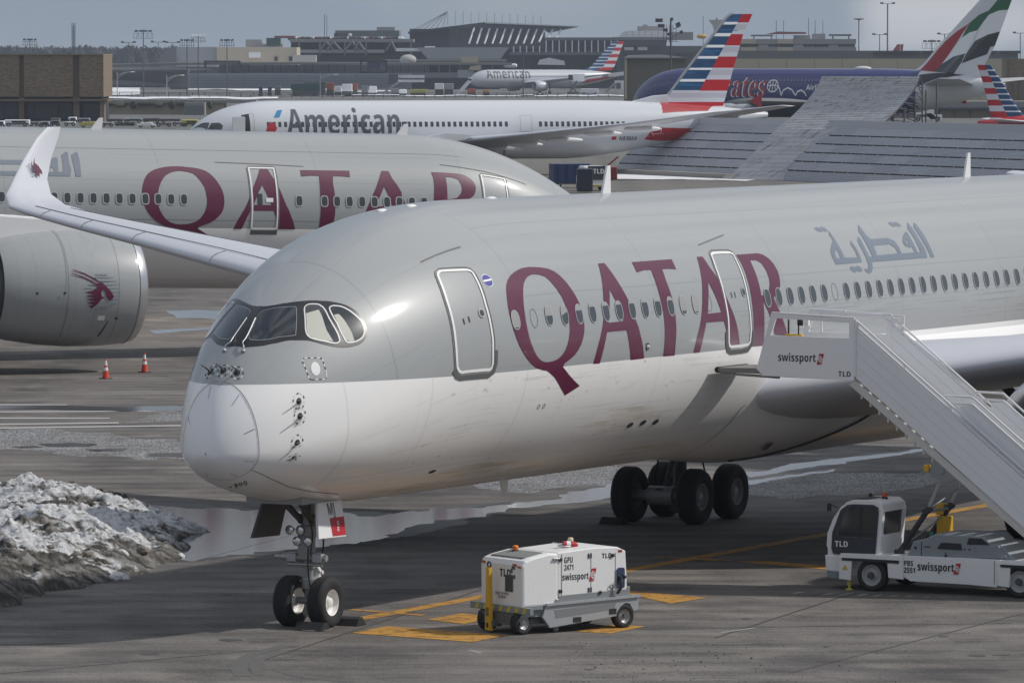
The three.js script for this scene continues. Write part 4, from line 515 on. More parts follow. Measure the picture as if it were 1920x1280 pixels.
const G = { panel: mat(.80, .80, .82, .42, { clearcoat: .3, clearcoatRoughness: .25 }), white: mat(.78, .78, .78, .45, { map: wear, clearcoat: .25, clearcoatRoughness: .2 }), alu: mat(.78, .79, .82, .42, { metalness: .1 }), aluInner: mat(.58, .57, .55, .5), slate: mat(.035, .038, .055, .4), hood: mat(.24, .26, .285, .5), frame: mat(.25, .265, .275, .5, { metalness: .2 }), galv: mat(.38, .40, .42, .5, { metalness: .25, map: wear }), pipe: mat(.72, .72, .73, .35), glass: mat(.16, .18, .18, .06, { transmission: .75, thickness: 0 }), ram: mat(.03, .031, .04, .35), dirt: mat(.19, .17, .14, .8) };
const navy = mat(.012, .013, .022, .5);
// the handling company's mark: a slanted red tile with a white ring and cross
function brandMark(parent, place, h) {
  const k = h, tile = part('red_tile', place(flat([[-.32 * k, -.5 * k], [.14 * k, -.5 * k], [.42 * k, .5 * k], [-.04 * k, .5 * k]]), .004), M.red, parent);
  part('tile_ring', place(flat(circ(.05 * k, 0, .22 * k, .25 * k, 20), [circ(.05 * k, 0, .16 * k, .19 * k, 20)]), .007), M.band, tile);
  part('tile_cross', place(join([flat([[-.13 * k, -.03 * k], [.23 * k, -.03 * k], [.23 * k, .03 * k], [-.13 * k, .03 * k]]), flat([[.02 * k, -.38 * k], [.08 * k, -.38 * k], [.08 * k, .34 * k], [.02 * k, .34 * k]]).translate(0, 0, .0006)]), .007), M.band, tile);
}
// --- self-propelled passenger stairs. Built in the jet's own directions: x aft, y up, z out to port ---
{
  const ox = 13.5, oz = 8.7, ca = Math.cos(JET.ry), sa = Math.sin(JET.ry);
  const t = thing('passenger_stairs', 'white self-propelled boarding stairs truck reaching up to the second cabin door', 'stairs truck', [JET.x + ox * ca + oz * sa, 0, JET.z - ox * sa + oz * ca], JET.ry);
  const P = (n, g, m, p = t, ud) => part(n, (Array.isArray(g) ? join(g) : g).translate(-ox, 0, -oz), m, p, ud);
  // side outlines are drawn in (z, y) and pushed along x
  const side = (pts, x0, x1, bev = 0, holes = []) => flip(ext(pts, x1 - x0 - 2 * bev, bev, holes)).applyMatrix4(new THREE.Matrix4().set(0, 0, 1, x0 + bev, 0, 1, 0, 0, 1, 0, 0, 0, 0, 0, 0, 1));
  const face = (g, z, y, x = 12.5) => g.applyMatrix4(new THREE.Matrix4().set(0, 0, -1, x, 0, 1, 0, y, 1, 0, 0, z, 0, 0, 0, 1));
  const ch = P('chassis', [side([[6.05, .30], [11.4, .30], [11.4, .74], [6.05, .74]], 12.75, 14.35, .02), side([[7.5, .72], [11.5, .72], [11.5, .79], [7.5, .79]], 12.52, 14.5, .01)], G.white, t);
  P('side_skirt', side([[7.74, .36], [7.9, .27], [9.3, .25], [9.92, .22], [9.95, .80], [7.74, .80]], 12.50, 12.56, .01), G.white, ch);
  P('skirt_joint', side([[9.86, .28], [9.875, .28], [9.875, .78], [9.86, .78]], 12.496, 12.52), M.panelLine, ch);
  for (const [a, b] of [[6.24, 7.73], [9.97, 11.4]]) {
    P('mudguard', [side([[a, .70], [a + .03, .79], [b, .80], [b, .70]], 12.44, 13.05, .015), side([[a, .26], [a + .24, .24], [a + .27, .72], [a, .74]], 12.45, 12.53, .02), side([[b - .32, .33], [b - .01, .31], [b - .01, .72], [b - .35, .72]], 12.45, 12.53, .02)], G.white, ch);
    P('guard_strip', side([[a + .06, .655], [b - .08, .635], [b - .08, .705], [a + .06, .715]], 12.436, 12.46), M.ink, ch);
    P('wheel_well', side([[a + .2, .3], [b - .2, .3], [b - .2, .7], [a + .2, .7]], 12.86, 13.0), M.black, ch);
  }
  const wl = (c, s) => { const w = part('wheel', tyre(.355, .25, .225).rotateY(Math.PI / 2).translate(c[0] - ox, c[1], c[2] - oz), M.rubber, t); part('wheel_rim', rim(.23, .24, 1).rotateY(s < 0 ? -Math.PI / 2 : Math.PI / 2).translate(c[0] - ox, c[1], c[2] - oz), mat(.40, .40, .41, .55), w); part('hub_cap', rod([c[0] + s * .12 - ox, c[1], c[2] - oz], [c[0] + s * .19 - ox, c[1], c[2] - oz], .085, .07, 8), M.gearDark, w); };
  for (const z of [6.98, 10.45]) { wl([12.60, .352, z], -1); wl([14.42, .352, z], 1); }
  P('front_bumper', [side([[5.86, .42], [6.22, .40], [6.22, .72], [5.84, .72]], 12.6, 13.95, .02)], G.white, ch); P('bumper_skirt', side([[5.88, .26], [6.2, .24], [6.2, .41], [5.86, .42]], 12.62, 13.93, .01), G.hood, ch); P('tail_reflector', side([[5.82, .5], [5.86, .5], [5.86, .58], [5.82, .58]], 12.62, 12.72), M.red, ch);
  P('stabiliser_jack', [rod([12.62, .02, 6.40], [12.62, .5, 6.40], .03), rod([12.62, .004, 6.40], [12.62, .03, 6.40], .09, .08), rod([12.62, .1, 6.4], [12.62, .2, 6.4], .05)], mat(.55, .50, .08, .5), t); P('stabiliser_jack', [rod([12.62, .02, 11.2], [12.62, .5, 11.2], .03), rod([12.62, .004, 11.2], [12.62, .03, 11.2], .09, .08)], mat(.55, .50, .08, .5), t);
  // cab
  const cabO = [[5.97, .70], [5.86, .95], [5.88, 1.22], [6.02, 1.55], [6.2, 1.80], [6.36, 1.90], [6.52, 1.925], [7.02, 1.93], [7.14, 1.88], [7.19, 1.76], [7.10, .78], [6.3, .72]];
  const winO = [[6.14, 1.16], [6.12, 1.22], [6.27, 1.66], [6.38, 1.78], [6.48, 1.81], [6.98, 1.815], [7.05, 1.76], [7.03, 1.2], [6.97, 1.14]];
  const cab = P('cab', [side(cabO, 12.62, 12.66, .012, [winO]), side(cabO, 13.84, 13.88, .012, [winO]), side([[6.36, 1.89], [6.52, 1.915], [7.02, 1.92], [7.13, 1.86], [7.13, 1.90], [7.03, 1.965], [6.5, 1.96], [6.3, 1.9]], 12.62, 13.88, .012), side([[7.06, .78], [7.12, .78], [7.15, 1.22], [7.09, 1.22]], 12.63, 13.87), side([[7.13, 1.72], [7.18, 1.72], [7.17, 1.88], [7.1, 1.9]], 12.63, 13.87), side([[7.09, 1.2], [7.15, 1.2], [7.19, 1.74], [7.13, 1.74]], 12.63, 12.74), side([[7.09, 1.2], [7.15, 1.2], [7.19, 1.74], [7.13, 1.74]], 13.76, 13.87), side([[5.88, .72], [5.94, .72], [5.94, 1.2], [5.87, 1.2]], 12.63, 13.87), side([[5.97, .70], [7.1, .76], [7.1, .80], [5.97, .76]], 12.63, 13.87)], G.white, t);
  P('door_panel', side([[6.02, .78], [5.98, .9], [6.0, 1.24], [6.2, 1.74], [6.36, 1.855], [6.52, 1.875], [6.98, 1.875], [7.09, 1.82], [7.10, 1.7], [7.02, .80], [6.4, .76]], 12.592, 12.606, .004, [winO]), G.slate, cab);
  P('door_glass', side(winO, 12.625, 12.631), G.glass, cab); P('rear_glass', side([[7.10, 1.2], [7.106, 1.2], [7.15, 1.74], [7.144, 1.74]], 12.74, 13.76), G.glass, cab); P('windscreen', side([[5.89, 1.2], [5.90, 1.2], [6.32, 1.88], [6.30, 1.88]], 12.68, 13.82), G.glass, cab); P('far_glass', side(winO, 13.86, 13.866), G.glass, cab);
  P('window_bar', [side([[6.63, 1.18], [6.66, 1.18], [6.68, 1.8], [6.65, 1.8]], 12.60, 12.625), side([[6.15, 1.27], [7.02, 1.25], [7.02, 1.28], [6.15, 1.30]], 12.60, 12.625)], G.slate, cab);
  P('driver_seat', [rbox(.5, .12, .45, 13.25, 1.05, 6.72, .05), rbox(.46, .6, .1, 13.25, 1.38, 6.95, .05), rod([13.25, .8, 6.7], [13.25, 1.0, 6.7], .06)], M.black, cab); P('steering_wheel', [xf(new THREE.TorusGeometry(.17, .016, 6, 24), [13.2, 1.34, 6.42], [1.05, 0, 0]), rod([13.2, 1.34, 6.42], [13.2, .95, 6.25], .025), rbox(.7, .3, .16, 13.2, 1.08, 6.08, .04)], M.black, cab);
  P('door_name', face(textGeo('TLD', .125, fontB, 1.05), 6.22, 1.0, 12.586), M.band, cab); P('roof_panel', side([[6.44, 1.972], [6.78, 1.978], [6.78, 1.99], [6.44, 1.984]], 12.72, 13.5), M.black, cab);
  P('door_mirror', [rod([12.6, 1.78, 6.12], [12.5, 1.86, 6.0], .012), rbox(.05, .17, .1, 12.5, 1.8, 5.97, .02), rod([13.9, 1.8, 6.14], [13.98, 1.86, 6.05], .012), rbox(.05, .15, .1, 14.0, 1.8, 6.02, .02)], M.black, cab);
  const bc = P('roof_beacon', rod([13.15, 1.97, 7.0], [13.15, 2.02, 7.0], .07, .06, 14), M.black, cab); P('beacon_lens', lathe([[.055, 0], [.058, .05], [.05, .09], [0, .105]], 16).translate(13.15, 2.02, 7.0), mat(.55, .075, .03, .3), bc); P('work_light', rbox(.1, .08, .06, 13.7, 2.0, 6.42, .02), M.black, cab);
  // power pack cover
  const hood = P('engine_cover', side([[7.80, .80], [7.93, 1.10], [8.22, 1.16], [8.44, 1.27], [9.55, 1.26], [9.72, 1.10], [9.95, 1.085], [10.28, .80]], 12.62, 14.0, .03), G.hood, t);
  P('cover_grille', side([[8.48, .98], [8.56, 1.10], [8.62, 1.12], [9.04, 1.11], [9.06, .97]], 12.606, 12.624), M.ink, hood); P('cover_step', side([[9.44, .82], [9.40, 1.08], [9.92, 1.09], [10.12, .84]], 12.58, 12.63, .01), G.hood, hood); P('cover_seam', [side([[8.10, .82], [8.115, .82], [8.115, 1.12], [8.10, 1.12]], 12.612, 12.624), side([[8.18, 1.0], [8.32, 1.0], [8.32, 1.025], [8.18, 1.025]], 12.612, 12.624)], M.ink, hood);
  for (const [z, y, r] of [[7.97, .98, .03], [9.12, .99, .018], [9.24, .99, .02]]) P('cover_button', rod([12.60, y, z], [12.63, y, z], r), M.ink, hood); P('hood_latch', [rod([12.52, .78, 8.72], [12.52, .92, 8.72], .012), rbox(.04, .05, .05, 12.52, .84, 8.72, .01)], M.ink, hood); P('top_recess', side([[9.18, 1.10], [9.22, 1.24], [9.52, 1.24], [9.7, 1.11]], 12.604, 12.622), M.ink, hood);
  P('control_cabinet', [rbox(.25, .55, .3, 14.1, 1.3, 8.02, .03), rbox(.2, .25, .2, 14.1, 1.72, 7.93, .03)], M.yellow, t); P('filler_cap', rod([13.3, 1.15, 8.05], [13.3, 1.28, 8.05], .05), mat(.02, .22, .13, .5), t);
  // lifting rams
  for (const x of [12.86, 14.08]) { const r = P('lift_ram', [rod([x, .80, 7.45], [x, 1.78, 8.14], .065), rbox(.17, .13, .2, x, 1.78, 8.14, .02, [-.6, 0, 0]), rbox(.15, .14, .2, x, .84, 7.48, .02)], G.ram, t); P('ram_rod', rod([x, 1.78, 8.14], [x, 2.55, 8.50], .04), M.steel, r); }
  P('ram_brace', [rod([12.86, 1.75, 8.13], [14.08, 1.75, 8.13], .03), rod([12.9, 1.82, 8.2], [14.0, 2.2, 8.38], .02), rod([12.86, 1.0, 7.6], [14.08, 1.6, 8.02], .02)], G.frame, t);
  P('pivot_plate', [side([[8.40, 2.52], [8.30, 2.62], [8.45, 3.06], [8.62, 3.10], [9.20, 2.62], [9.05, 2.46], [8.9, 2.5], [8.7, 2.42]], 12.58, 12.66, .01), side([[8.40, 2.52], [8.30, 2.62], [8.45, 3.06], [8.62, 3.10], [9.20, 2.62], [9.05, 2.46], [8.9, 2.5], [8.7, 2.42]], 14.3, 14.38, .01), rod([12.55, 2.66, 8.6], [14.4, 2.66, 8.6], .06)], G.frame, t); P('hose_reel', [rbox(.16, .16, .12, 12.6, 2.72, 8.24, .03)], M.yellow, t);
  // flight: four boards to a side, grooves between
  const sl = -.79, yl = z => 4.66 + sl * (z - 6.53), yu = z => yl(z) + 1.06, Z0 = 6.56, Z1 = 11.0;
  for (const [xa, xb] of [[12.55, 12.60], [14.50, 14.55]]) {
    const fl = P('stair_side', side([[Z0, yl(Z0) + .02], [Z1, yl(Z1) + .02], [Z1, yu(Z1) - .02], [Z0, yu(Z0) - .02]], xa + .012, xb - .012), M.panelLine, t);
    for (let k = 0; k < 4; k++) { const a = k * .265 + .006, b = a + .253; P('side_board', side([[Z0, yl(Z0) + a], [Z1, yl(Z1) + a], [Z1, yl(Z1) + b], [Z0, yl(Z0) + b]], xa, xb, .004), G.alu, fl); }
    P('top_rail', [bar([(xa + xb) / 2, yu(Z0) + .05, Z0], [(xa + xb) / 2, yu(Z1) + .05, Z1], .05, .05), rod([(xa + xb) / 2, yu(Z0) + .17, Z0 + .02], [(xa + xb) / 2, yu(Z1) + .17, Z1], .024), ...[0, .25, .5, .75, 1].map(k => { const z = lerp(Z0 + .05, Z1, k); return rod([(xa + xb) / 2, yu(z) + .04, z], [(xa + xb) / 2, yu(z) + .17, z], .016); })], G.pipe, fl);
    P('stringer', [bar([(xa + xb) / 2 + .05, yl(Z0) - .10, Z0 - .1], [(xa + xb) / 2 + .05, yl(Z1) - .10, Z1], .10, .16)], G.aluInner, fl);
    P('track_rail', [bar([(xa + xb) / 2 + .06, yl(Z0) - .24, Z0 + .1], [(xa + xb) / 2 + .06, yl(8.35) - .24, 8.35], .05, .06), ...Array.from({ length: 9 }, (_, i) => { const z = Z0 + .12 + i * .21; return rbox(.05, .12, .05, (xa + xb) / 2 + .06, yl(z) - .31, z, .01); })], G.aluInner, fl);
  }
  for (let i = 0; i < 22; i++) { const z = Z0 + .1 + i * .205; P('step', rbox(1.88, .04, .24, 13.55, yl(z) + .08, z, .008), G.aluInner, t); }
  P('stair_soffit', side([[Z0, yl(Z0) - .06], [8.4, yl(8.4) - .06], [8.4, yl(8.4) - .03], [Z0, yl(Z0) - .03]], 12.66, 14.44), G.aluInner, t);
  // lower telescoping flight, nested inside
  { const z0 = 8.95, z1 = 12.6, o = .30, low = P('lower_flight', [side([[z0, yl(z0) + o], [z1, yl(z1) + o], [z1, yl(z1) + o + .1], [z0, yl(z0) + o + .1]], 12.70, 12.74), side([[z0 + .3, yl(z0) - .28], [z1, yl(z1) - .30], [z1, yl(z1) - .02], [z0 - .35, yl(z0 - .35) - .05]], 12.62, 12.72, .01), side([[z0 + .3, yl(z0) - .28], [z1, yl(z1) - .30], [z1, yl(z1) - .02], [z0 - .35, yl(z0 - .35) - .05]], 14.38, 14.48, .01)], G.frame, t);
    for (const x of [12.70, 14.40]) { for (let k = 0; k < 4; k++) { const a = .62 + k * .235, b = a + .225; P('lower_board', side([[z0 + .02, yl(z0) + a], [z1, yl(z1) + a], [z1, yl(z1) + b], [z0 + .02 + (k === 3 ? .28 : 0), yl(z0 + (k === 3 ? .28 : 0)) + b]], x, x + .03, .003), G.alu, low); } P('lower_rail', [bar([x + .015, yl(z0 + .3) + 1.60, z0 + .3], [x + .015, yl(z1) + 1.60, z1], .05, .05), bar([x + .015, yl(z0 + .3) + 1.60, z0 + .3], [x + .015, yl(z0 + .3) + 1.62, z0 - .3], .05, .05), rod([x + .015, yl(z0 + .3) + 1.76, z0 + .3], [x + .015, yl(z1) + 1.76, z1], .024), rod([x + .015, yl(z0 + .3) + 1.76, z0 + .3], [x + .015, yl(z0 + .3) + 1.78, z0 - .35], .024)], G.pipe, low); } }
  // platform
  const plat = P('platform_deck', [side([[4.28, 4.62], [6.62, 4.58], [6.62, 4.70], [4.28, 4.73]], 12.6, 14.5, .01)], G.aluInner, t);
  const opn = [[4.53, 5.51], [4.66, 5.90], [6.42, 5.83], [6.42, 5.49]];
  for (const [xa, xb, n] of [[12.53, 12.58, 0], [14.52, 14.57, 1]]) {
    const pn = P('platform_panel', side([[4.20, 4.77], [4.37, 4.63], [6.53, 4.58], [6.53, 5.90], [4.55, 5.99]], xa, xb, .006, [opn]), G.panel, t);
    P('panel_post', [bar([xa + .02, 4.66, 6.56], [xa + .02, 5.90, 6.56], .05, .05), rod([xa + .02, 6.01, 4.56], [xa + .02, 5.93, 6.54], .02), bar([xa + .02, 5.47, 4.55], [xa + .02, 5.47, 6.44], .035, .035)], G.pipe, pn);
    if (!n) { P('company_name', face(textGeo('swissport', .175, fontB, .82), 5.17, 5.02, xa - .003), navy, pn); brandMark(pn, (g, o) => face(g, 5.72, 5.02, xa - .001 - o).translate(-ox, 0, -oz), .24); P('maker_name', face(textGeo('TLD', .115, fontB, 1.1), 6.31, 4.71, xa - .003), navy, pn); }
  }
  P('far_handrail', [rod([14.52, 5.96, 4.84], [14.52, 5.92, 6.3], .022), rod([14.52, 5.92, 6.3], [14.52, 4.06, 8.82], .022), rod([14.52, 5.5, 4.86], [14.52, 5.96, 4.84], .022), rod([14.52, 5.86, 5.41], [14.52, 6.0, 5.41], .035), rod([14.56, 5.90, 6.3], [14.56, 5.91, 6.81], .016), rod([14.56, 5.2, 6.81], [14.56, 5.91, 6.81], .03)], G.pipe, plat);
  const br = P('docking_bridge', [side([[3.05, 4.66], [4.4, 4.64], [4.4, 4.76], [3.05, 4.74]], 12.98, 14.5, .01), side([[3.1, 4.60], [4.5, 4.54], [4.5, 4.60], [3.1, 4.64]], 13.0, 13.1)], mat(.20, .195, .19, .7), plat); P('bridge_bumper', rod([12.98, 4.70, 3.03], [14.5, 4.70, 3.03], .07), M.rubber, br);
  P('control_console', [rbox(.12, .09, .42, 12.72, 5.50, 5.02, .02)], M.yellow, plat); P('console_post', [rod([12.72, 5.5, 4.88], [12.72, 5.86, 4.88], .02), rod([12.72, 5.5, 5.12], [12.72, 5.84, 5.12], .016), rbox(.08, .14, .12, 12.74, 5.80, 5.15, .02)], M.black, plat); P('console_box', rbox(.1, .16, .1, 12.78, 5.8, 5.3, .02), M.band, plat);
  P('fleet_number', [face(textGeo('PBS', .115, fontB, .80), 7.86, .65, 12.488), face(textGeo('2551', .115, fontB, .82), 7.88, .50, 12.488), face(textGeo('*', .10, fontB), 7.70, .50, 12.488)], navy, ch); P('company_name', face(textGeo('swissport', .17, fontB, .80), 8.50, .57, 12.488), navy, ch); brandMark(ch, (g, o) => face(g, 8.99, .57, 12.492 - o).translate(-ox, 0, -oz), .24); P('warning_label', face(flat([[-.06, -.04], [.06, -.04], [0, .07]]), 6.38, .50, 12.425), M.yellow, ch);
}
// --- ground power unit on its trolley: x to the rear, z to the near side ---
{
  const t = thing('ground_power_unit', 'white ground power unit on a grey four-wheeled trolley with yellow tow bar', 'power unit', [.83, 0, -117.19], 36.1 * Math.PI / 180);
  const near = (g, x, y, z = .704) => g.translate(x, y, z), front = (g, z, y, x = -1.30) => g.rotateY(-Math.PI / 2).translate(x, y, z);
  const prism = (pts, z0, z1, bev = .02) => ext(pts, z1 - z0 - 2 * bev, bev).translate(0, 0, z0 + bev);
  part('canopy_front', [prism([[-1.24, .60], [-.44, .60], [-.44, 1.565], [-.62, 1.575], [-1.05, 1.50], [-1.2, 1.45], [-1.25, 1.38]], -.72, .72, .045)], G.white, t);
  const body = part('canopy', [prism([[-.38, .74], [1.34, .80], [1.33, 1.1], [1.30, 1.56], [1.12, 1.64], [.5, 1.655], [-.38, 1.60]], -.70, .70, .02), box(.08, .86, 1.30, -.41, 1.14, 0)], G.white, t);
  part('canopy_base', prism([[-.38, .58], [1.42, .60], [1.42, .83], [1.36, .83], [1.36, .79], [-.38, .745]], -.68, .71, .01), G.frame, t);
  part('intake_grille', [box(.52, .012, 1.1, 0, 0, 0, [0, 0, .165]).translate(-.89, 1.575, -.02)], mat(.13, .13, .13, .7, { bumpMap: ripple, bumpScale: .01 }), body); for (let i = 0; i < 15; i++) part('grille_slat', box(.5, .016, .012, 0, 0, -.5 + i * .07, [0, 0, .165]).translate(-.89, 1.583, 0), mat(.30, .30, .30, .6), body);
  const dr = part('door_seam', [box(.012, .84, .004, -.30, 1.16, .705), box(.008, .80, .004, .44, 1.18, .705), box(.008, .70, .004, 1.06, 1.2, .705)], M.panelLine, body); for (const [x, y] of [[-.34, 1.48], [-.34, .84], [.98, 1.50]]) part('door_latch', rbox(.08, .07, .05, x, y, .715, .015), M.ink, dr); for (const x of [.38, .44]) for (const y of [1.52, .83]) part('hinge', rbox(.025, .1, .02, x, y, .71, .006), M.ink, dr); part('hinge_bracket', [rbox(.16, .04, .05, -.46, 1.50, .74, .01), rbox(.06, .06, .05, -.44, .66, .73, .01)], M.steel, dr);
  part('unit_number', [near(textGeo('GPU', .12, fontB, .68), -.13, 1.46), near(textGeo('2471', .115, fontB, .72), -.12, 1.31)], navy, body); part('company_name', near(textGeo('swissport', .135, fontB, .78), .05, 1.10), navy, body); brandMark(body, (g, o) => near(g, .47, 1.13, .701 + o), .26); part('maker_name', near(textGeo('TLD', .10, fontB, 1.05), .84, 1.50), navy, body);
  part('socket_recess', near(ext(rrect(-.10, -.21, .10, .21, .05), .008), 1.18, 1.03, .722), mat(.03, .05, .11, .4), body); part('output_plug', [rod([1.14, 1.06, .72], [1.16, 1.02, .80], .035), rod([1.22, 1.08, .72], [1.24, 1.04, .80], .035), tube([[1.15, 1.03, .78], [1.12, .9, .82], [1.1, .8, .80], [1.06, .72, .76]], .03)], M.ink, body); part('tie_ring', [xf(new THREE.TorusGeometry(.045, .008, 6, 20), [.94, .86, .725]), xf(new THREE.TorusGeometry(.03, .012, 6, 14), [.66, .76, .725])], M.ink, body);
  for (const [x, z, m] of [[-.72, -.30, M.orange], [.78, -.45, mat(.62, .50, .32, .4)]]) { const y = x < 0 ? 1.585 : 1.66, b = part('warning_beacon', lathe([[.11, 0], [.10, .03], [.05, .045], [0, .045]], 16).translate(x, y, z), M.black, t); part('beacon_lens', lathe([[.058, .04], [.062, .10], [.05, .13], [0, .14]], 16).translate(x, y, z), m, b); }
  { const e = part('fire_extinguisher', [rod([.18, 1.715, .1], [.42, 1.70, .18], .07, .07, 16), xf(new THREE.SphereGeometry(.07, 14, 8), [.42, 1.70, .18])], M.red, t); part('extinguisher_label', rod([.24, 1.716, .12], [.32, 1.71, .147], .0715, .0715, 16), M.band, e); part('extinguisher_valve', [rod([.18, 1.715, .1], [.10, 1.72, .07], .03), bar([.12, 1.74, .06], [-.02, 1.76, .02], .03, .02), tube([[.11, 1.72, .08], [.02, 1.70, .16], [.12, 1.69, .24], [.26, 1.68, .24]], .016)], M.steel, e); }
  for (const [z, y] of [[-.60, 1.40], [.47, 1.40]]) part('marker_lamp', front(ext(rrect(-.07, -.025, .07, .025, .012), .012), z, y, -1.297), mat(.42, .10, .03, .4), t); part('marker_lamp', front(ext(rrect(-.055, -.02, .055, .02, .012), .012), .63, 1.365, -1.297), mat(.42, .10, .03, .4), t); part('marker_lamp', box(.09, .045, .012, 1.18, 1.58, .706), mat(.4, .02, .02, .4), t);
  part('front_name', front(textGeo('TLD', .16, fontB, 1.0), .14, 1.22, -1.302), navy, t); part('data_plate', front(ext(rrect(-.13, -.17, .13, .17, .01), .006), .27, 1.02, -1.299), mat(.06, .06, .06, .5), t); part('front_text', [front(textGeo('MAX 16 KPH', .055, fontB), .02, .80, -1.302), front(textGeo('10 MPH', .055, fontB), .02, .73, -1.302)], mat(.12, .12, .12, .6), t); part('front_latch', [rbox(.03, .06, .1, -1.30, 1.34, .42, .01), rbox(.03, .08, .05, -1.30, 1.28, .36, .01), rbox(.03, .08, .05, -1.30, 1.16, .45, .01)], M.sill, t);
  // trolley
  const tr = part('trolley', [prism([[-.70, .55], [1.64, .61], [1.62, .36], [1.52, .34], [1.42, .50], [1.30, .52], [1.16, .44], [1.10, .27], [-.60, .12], [-.66, .20], [-.78, .34]], .64, .72, .01), prism([[-.70, .55], [1.64, .61], [1.62, .36], [1.16, .3], [-.60, .12], [-.78, .34]], -.72, -.64, .01), box(2.2, .06, 1.36, .42, .53, 0), bar([-.71, .585, .74], [1.66, .645, .74], .05, .05), bar([-.71, .585, -.74], [1.66, .645, -.74], .05, .05), box(.05, .3, 1.4, 1.62, .5, 0)], G.galv, t);
  part('trolley_recess', prism([[-.50, .47], [1.06, .53], [1.02, .40], [-.46, .30]], .715, .724, .002), mat(.20, .21, .22, .6), tr); part('fork_slot', [box(.2, .1, .012, .08, .245, .724), box(.18, .11, .012, .98, .36, .724)], M.black, tr);
  const bp = part('front_bumper', [box(.08, .13, 2.06, -1.30, .50, .02), box(.5, .06, 1.5, -1.05, .53, 0), box(.62, .14, 1.3, -1.0, .42, 0)], G.frame, t); for (let i = 0; i < 7; i++) part('hazard_stripe', front(flat([[-.07, -.055], [.03, -.055], [.10, .055], [0, .055]]), -.78 + i * .27, .50, -1.343), mat(.52, .45, .04, .6), bp);
  part('under_frame', [box(.9, .22, 1.2, -.95, .30, -.05), rod([-1.28, .24, -.7], [-1.28, .24, .7], .05), rod([1.29, .25, -.75], [1.29, .25, .75], .05), box(.8, .1, .12, .2, .2, .2)], M.sill, t); part('caster', [rod([-.28, .07, .42], [-.28, .07, .5], .065), box(.04, .16, .06, -.28, .12, .46)], M.hubGrey, t);
  for (const [x, z, a] of [[-1.20, .55, .12], [-1.20, -.58, .12], [1.29, .63, 0], [1.29, -.63, 0]]) { const w = part('wheel', tyre(.25, .19, .14).rotateY(a).translate(x, .246, z), M.rubber, t); part('wheel_rim', rim(.145, .17, Math.sign(z)).rotateY(a).translate(x, .246, z), mat(.40, .40, .41, .4, { metalness: .4 }), w); }
  { const tb = part('tow_bar', [xf(ext([[-.085, 0], [.085, 0], [.065, .34], [.04, 1.26], [-.04, 1.26], [-.065, .34]], .07, .008), [-1.47, .06, -.13], [0, -Math.PI / 2, 0])], M.yellow, t); part('tow_eye', xf(new THREE.TorusGeometry(.055, .017, 8, 24), [-1.50, 1.38, -.13], [0, Math.PI / 2, 0]), M.ink, tb); part('tow_slot', xf(flat(rrect(-.035, -.05, .035, .05, .01)), [-1.55, .16, -.13], [0, -Math.PI / 2, 0]), M.black, tb); part('tow_plate', xf(flat(rrect(-.05, -.09, .05, .09, .01)), [-1.55, .43, -.13], [0, -Math.PI / 2, 0]), mat(.20, .13, .03, .6), tb); part('tow_hinge', [box(.2, .12, .3, -1.40, .2, -.13)], M.sill, tb); }
}
// --- cones ---
const coneMat = mat(.62, .05, .02, .6), coneWhite = mat(.74, .74, .72, .5);
function cone(u, v, label) {
  const p = onGround(u, v), c = thing('traffic_cone', label, 'traffic cone', [p.x, 0, p.z], rr(0, 1), 'orange traffic cones');
  part('cone_base', rbox(.36, .035, .36, 0, .0175, 0, .015), M.black, c); part('cone_body', lathe([[.135, .035], [.125, .05], [.028, .70], [.022, .72], [0, .722]], 28), coneMat, c);
  for (const [a, b] of [[.30, .42], [.49, .66]]) { const f = y => .1255 - (y - .05) / .65 * .097 + .003; part('white_collar', lathe([[f(a), a], [f(b), b]], 28), coneWhite, c); }
}
cone(197.5, 710, 'left of two orange cones with white collars beside the near jet nose'); cone(270.5, 698, 'right of two orange cones with white collars beside the near jet nose');
// --- chocks ---
function chock(x, z, ry, w, label) { const ca = Math.cos(JET.ry), sa = Math.sin(JET.ry); const o = solo('wheel_chock', ext([[-.2, 0], [.2, 0], [.1, .12], [-.04, .15]], w, .012).translate(0, .012, -w / 2), M.rubber, label, 'wheel chock', 'black rubber wheel chocks'); o.position.set(JET.x + x * ca + z * sa, 0, JET.z - x * sa + z * ca); o.rotation.y = JET.ry + ry; return o; }
chock(-.60, .42, 0, .62, 'black rubber chock lying in front of the right nose wheel'); chock(.66, .55, Math.PI, .62, 'black rubber chock with rope lying behind the right nose wheel'); chock(26.35, -6.2, 0, .6, 'black chock in front of the main wheels under the belly');
{ const p = onGround(560, 1180), q = onGround(622, 1179); solo('chock_rope', tube([[p.x, .02, p.z], [p.x + .15, .015, p.z + .35], [q.x - .1, .015, q.z + .42], [q.x, .02, q.z + .05]], .012, 6, 30), mat(.20, .19, .17, .9), 'thin rope looped on the ground before the nose wheel chock', 'rope'); }
const sq = (cx, cy, rx, ry) => ([x, y]) => { const a = (x - cx) / rx, b = (y - cy) / ry, f = v => Math.sign(v) * Math.pow(Math.abs(v), .6); return [cx + f(a) * rx, cy + f(b) * ry]; };
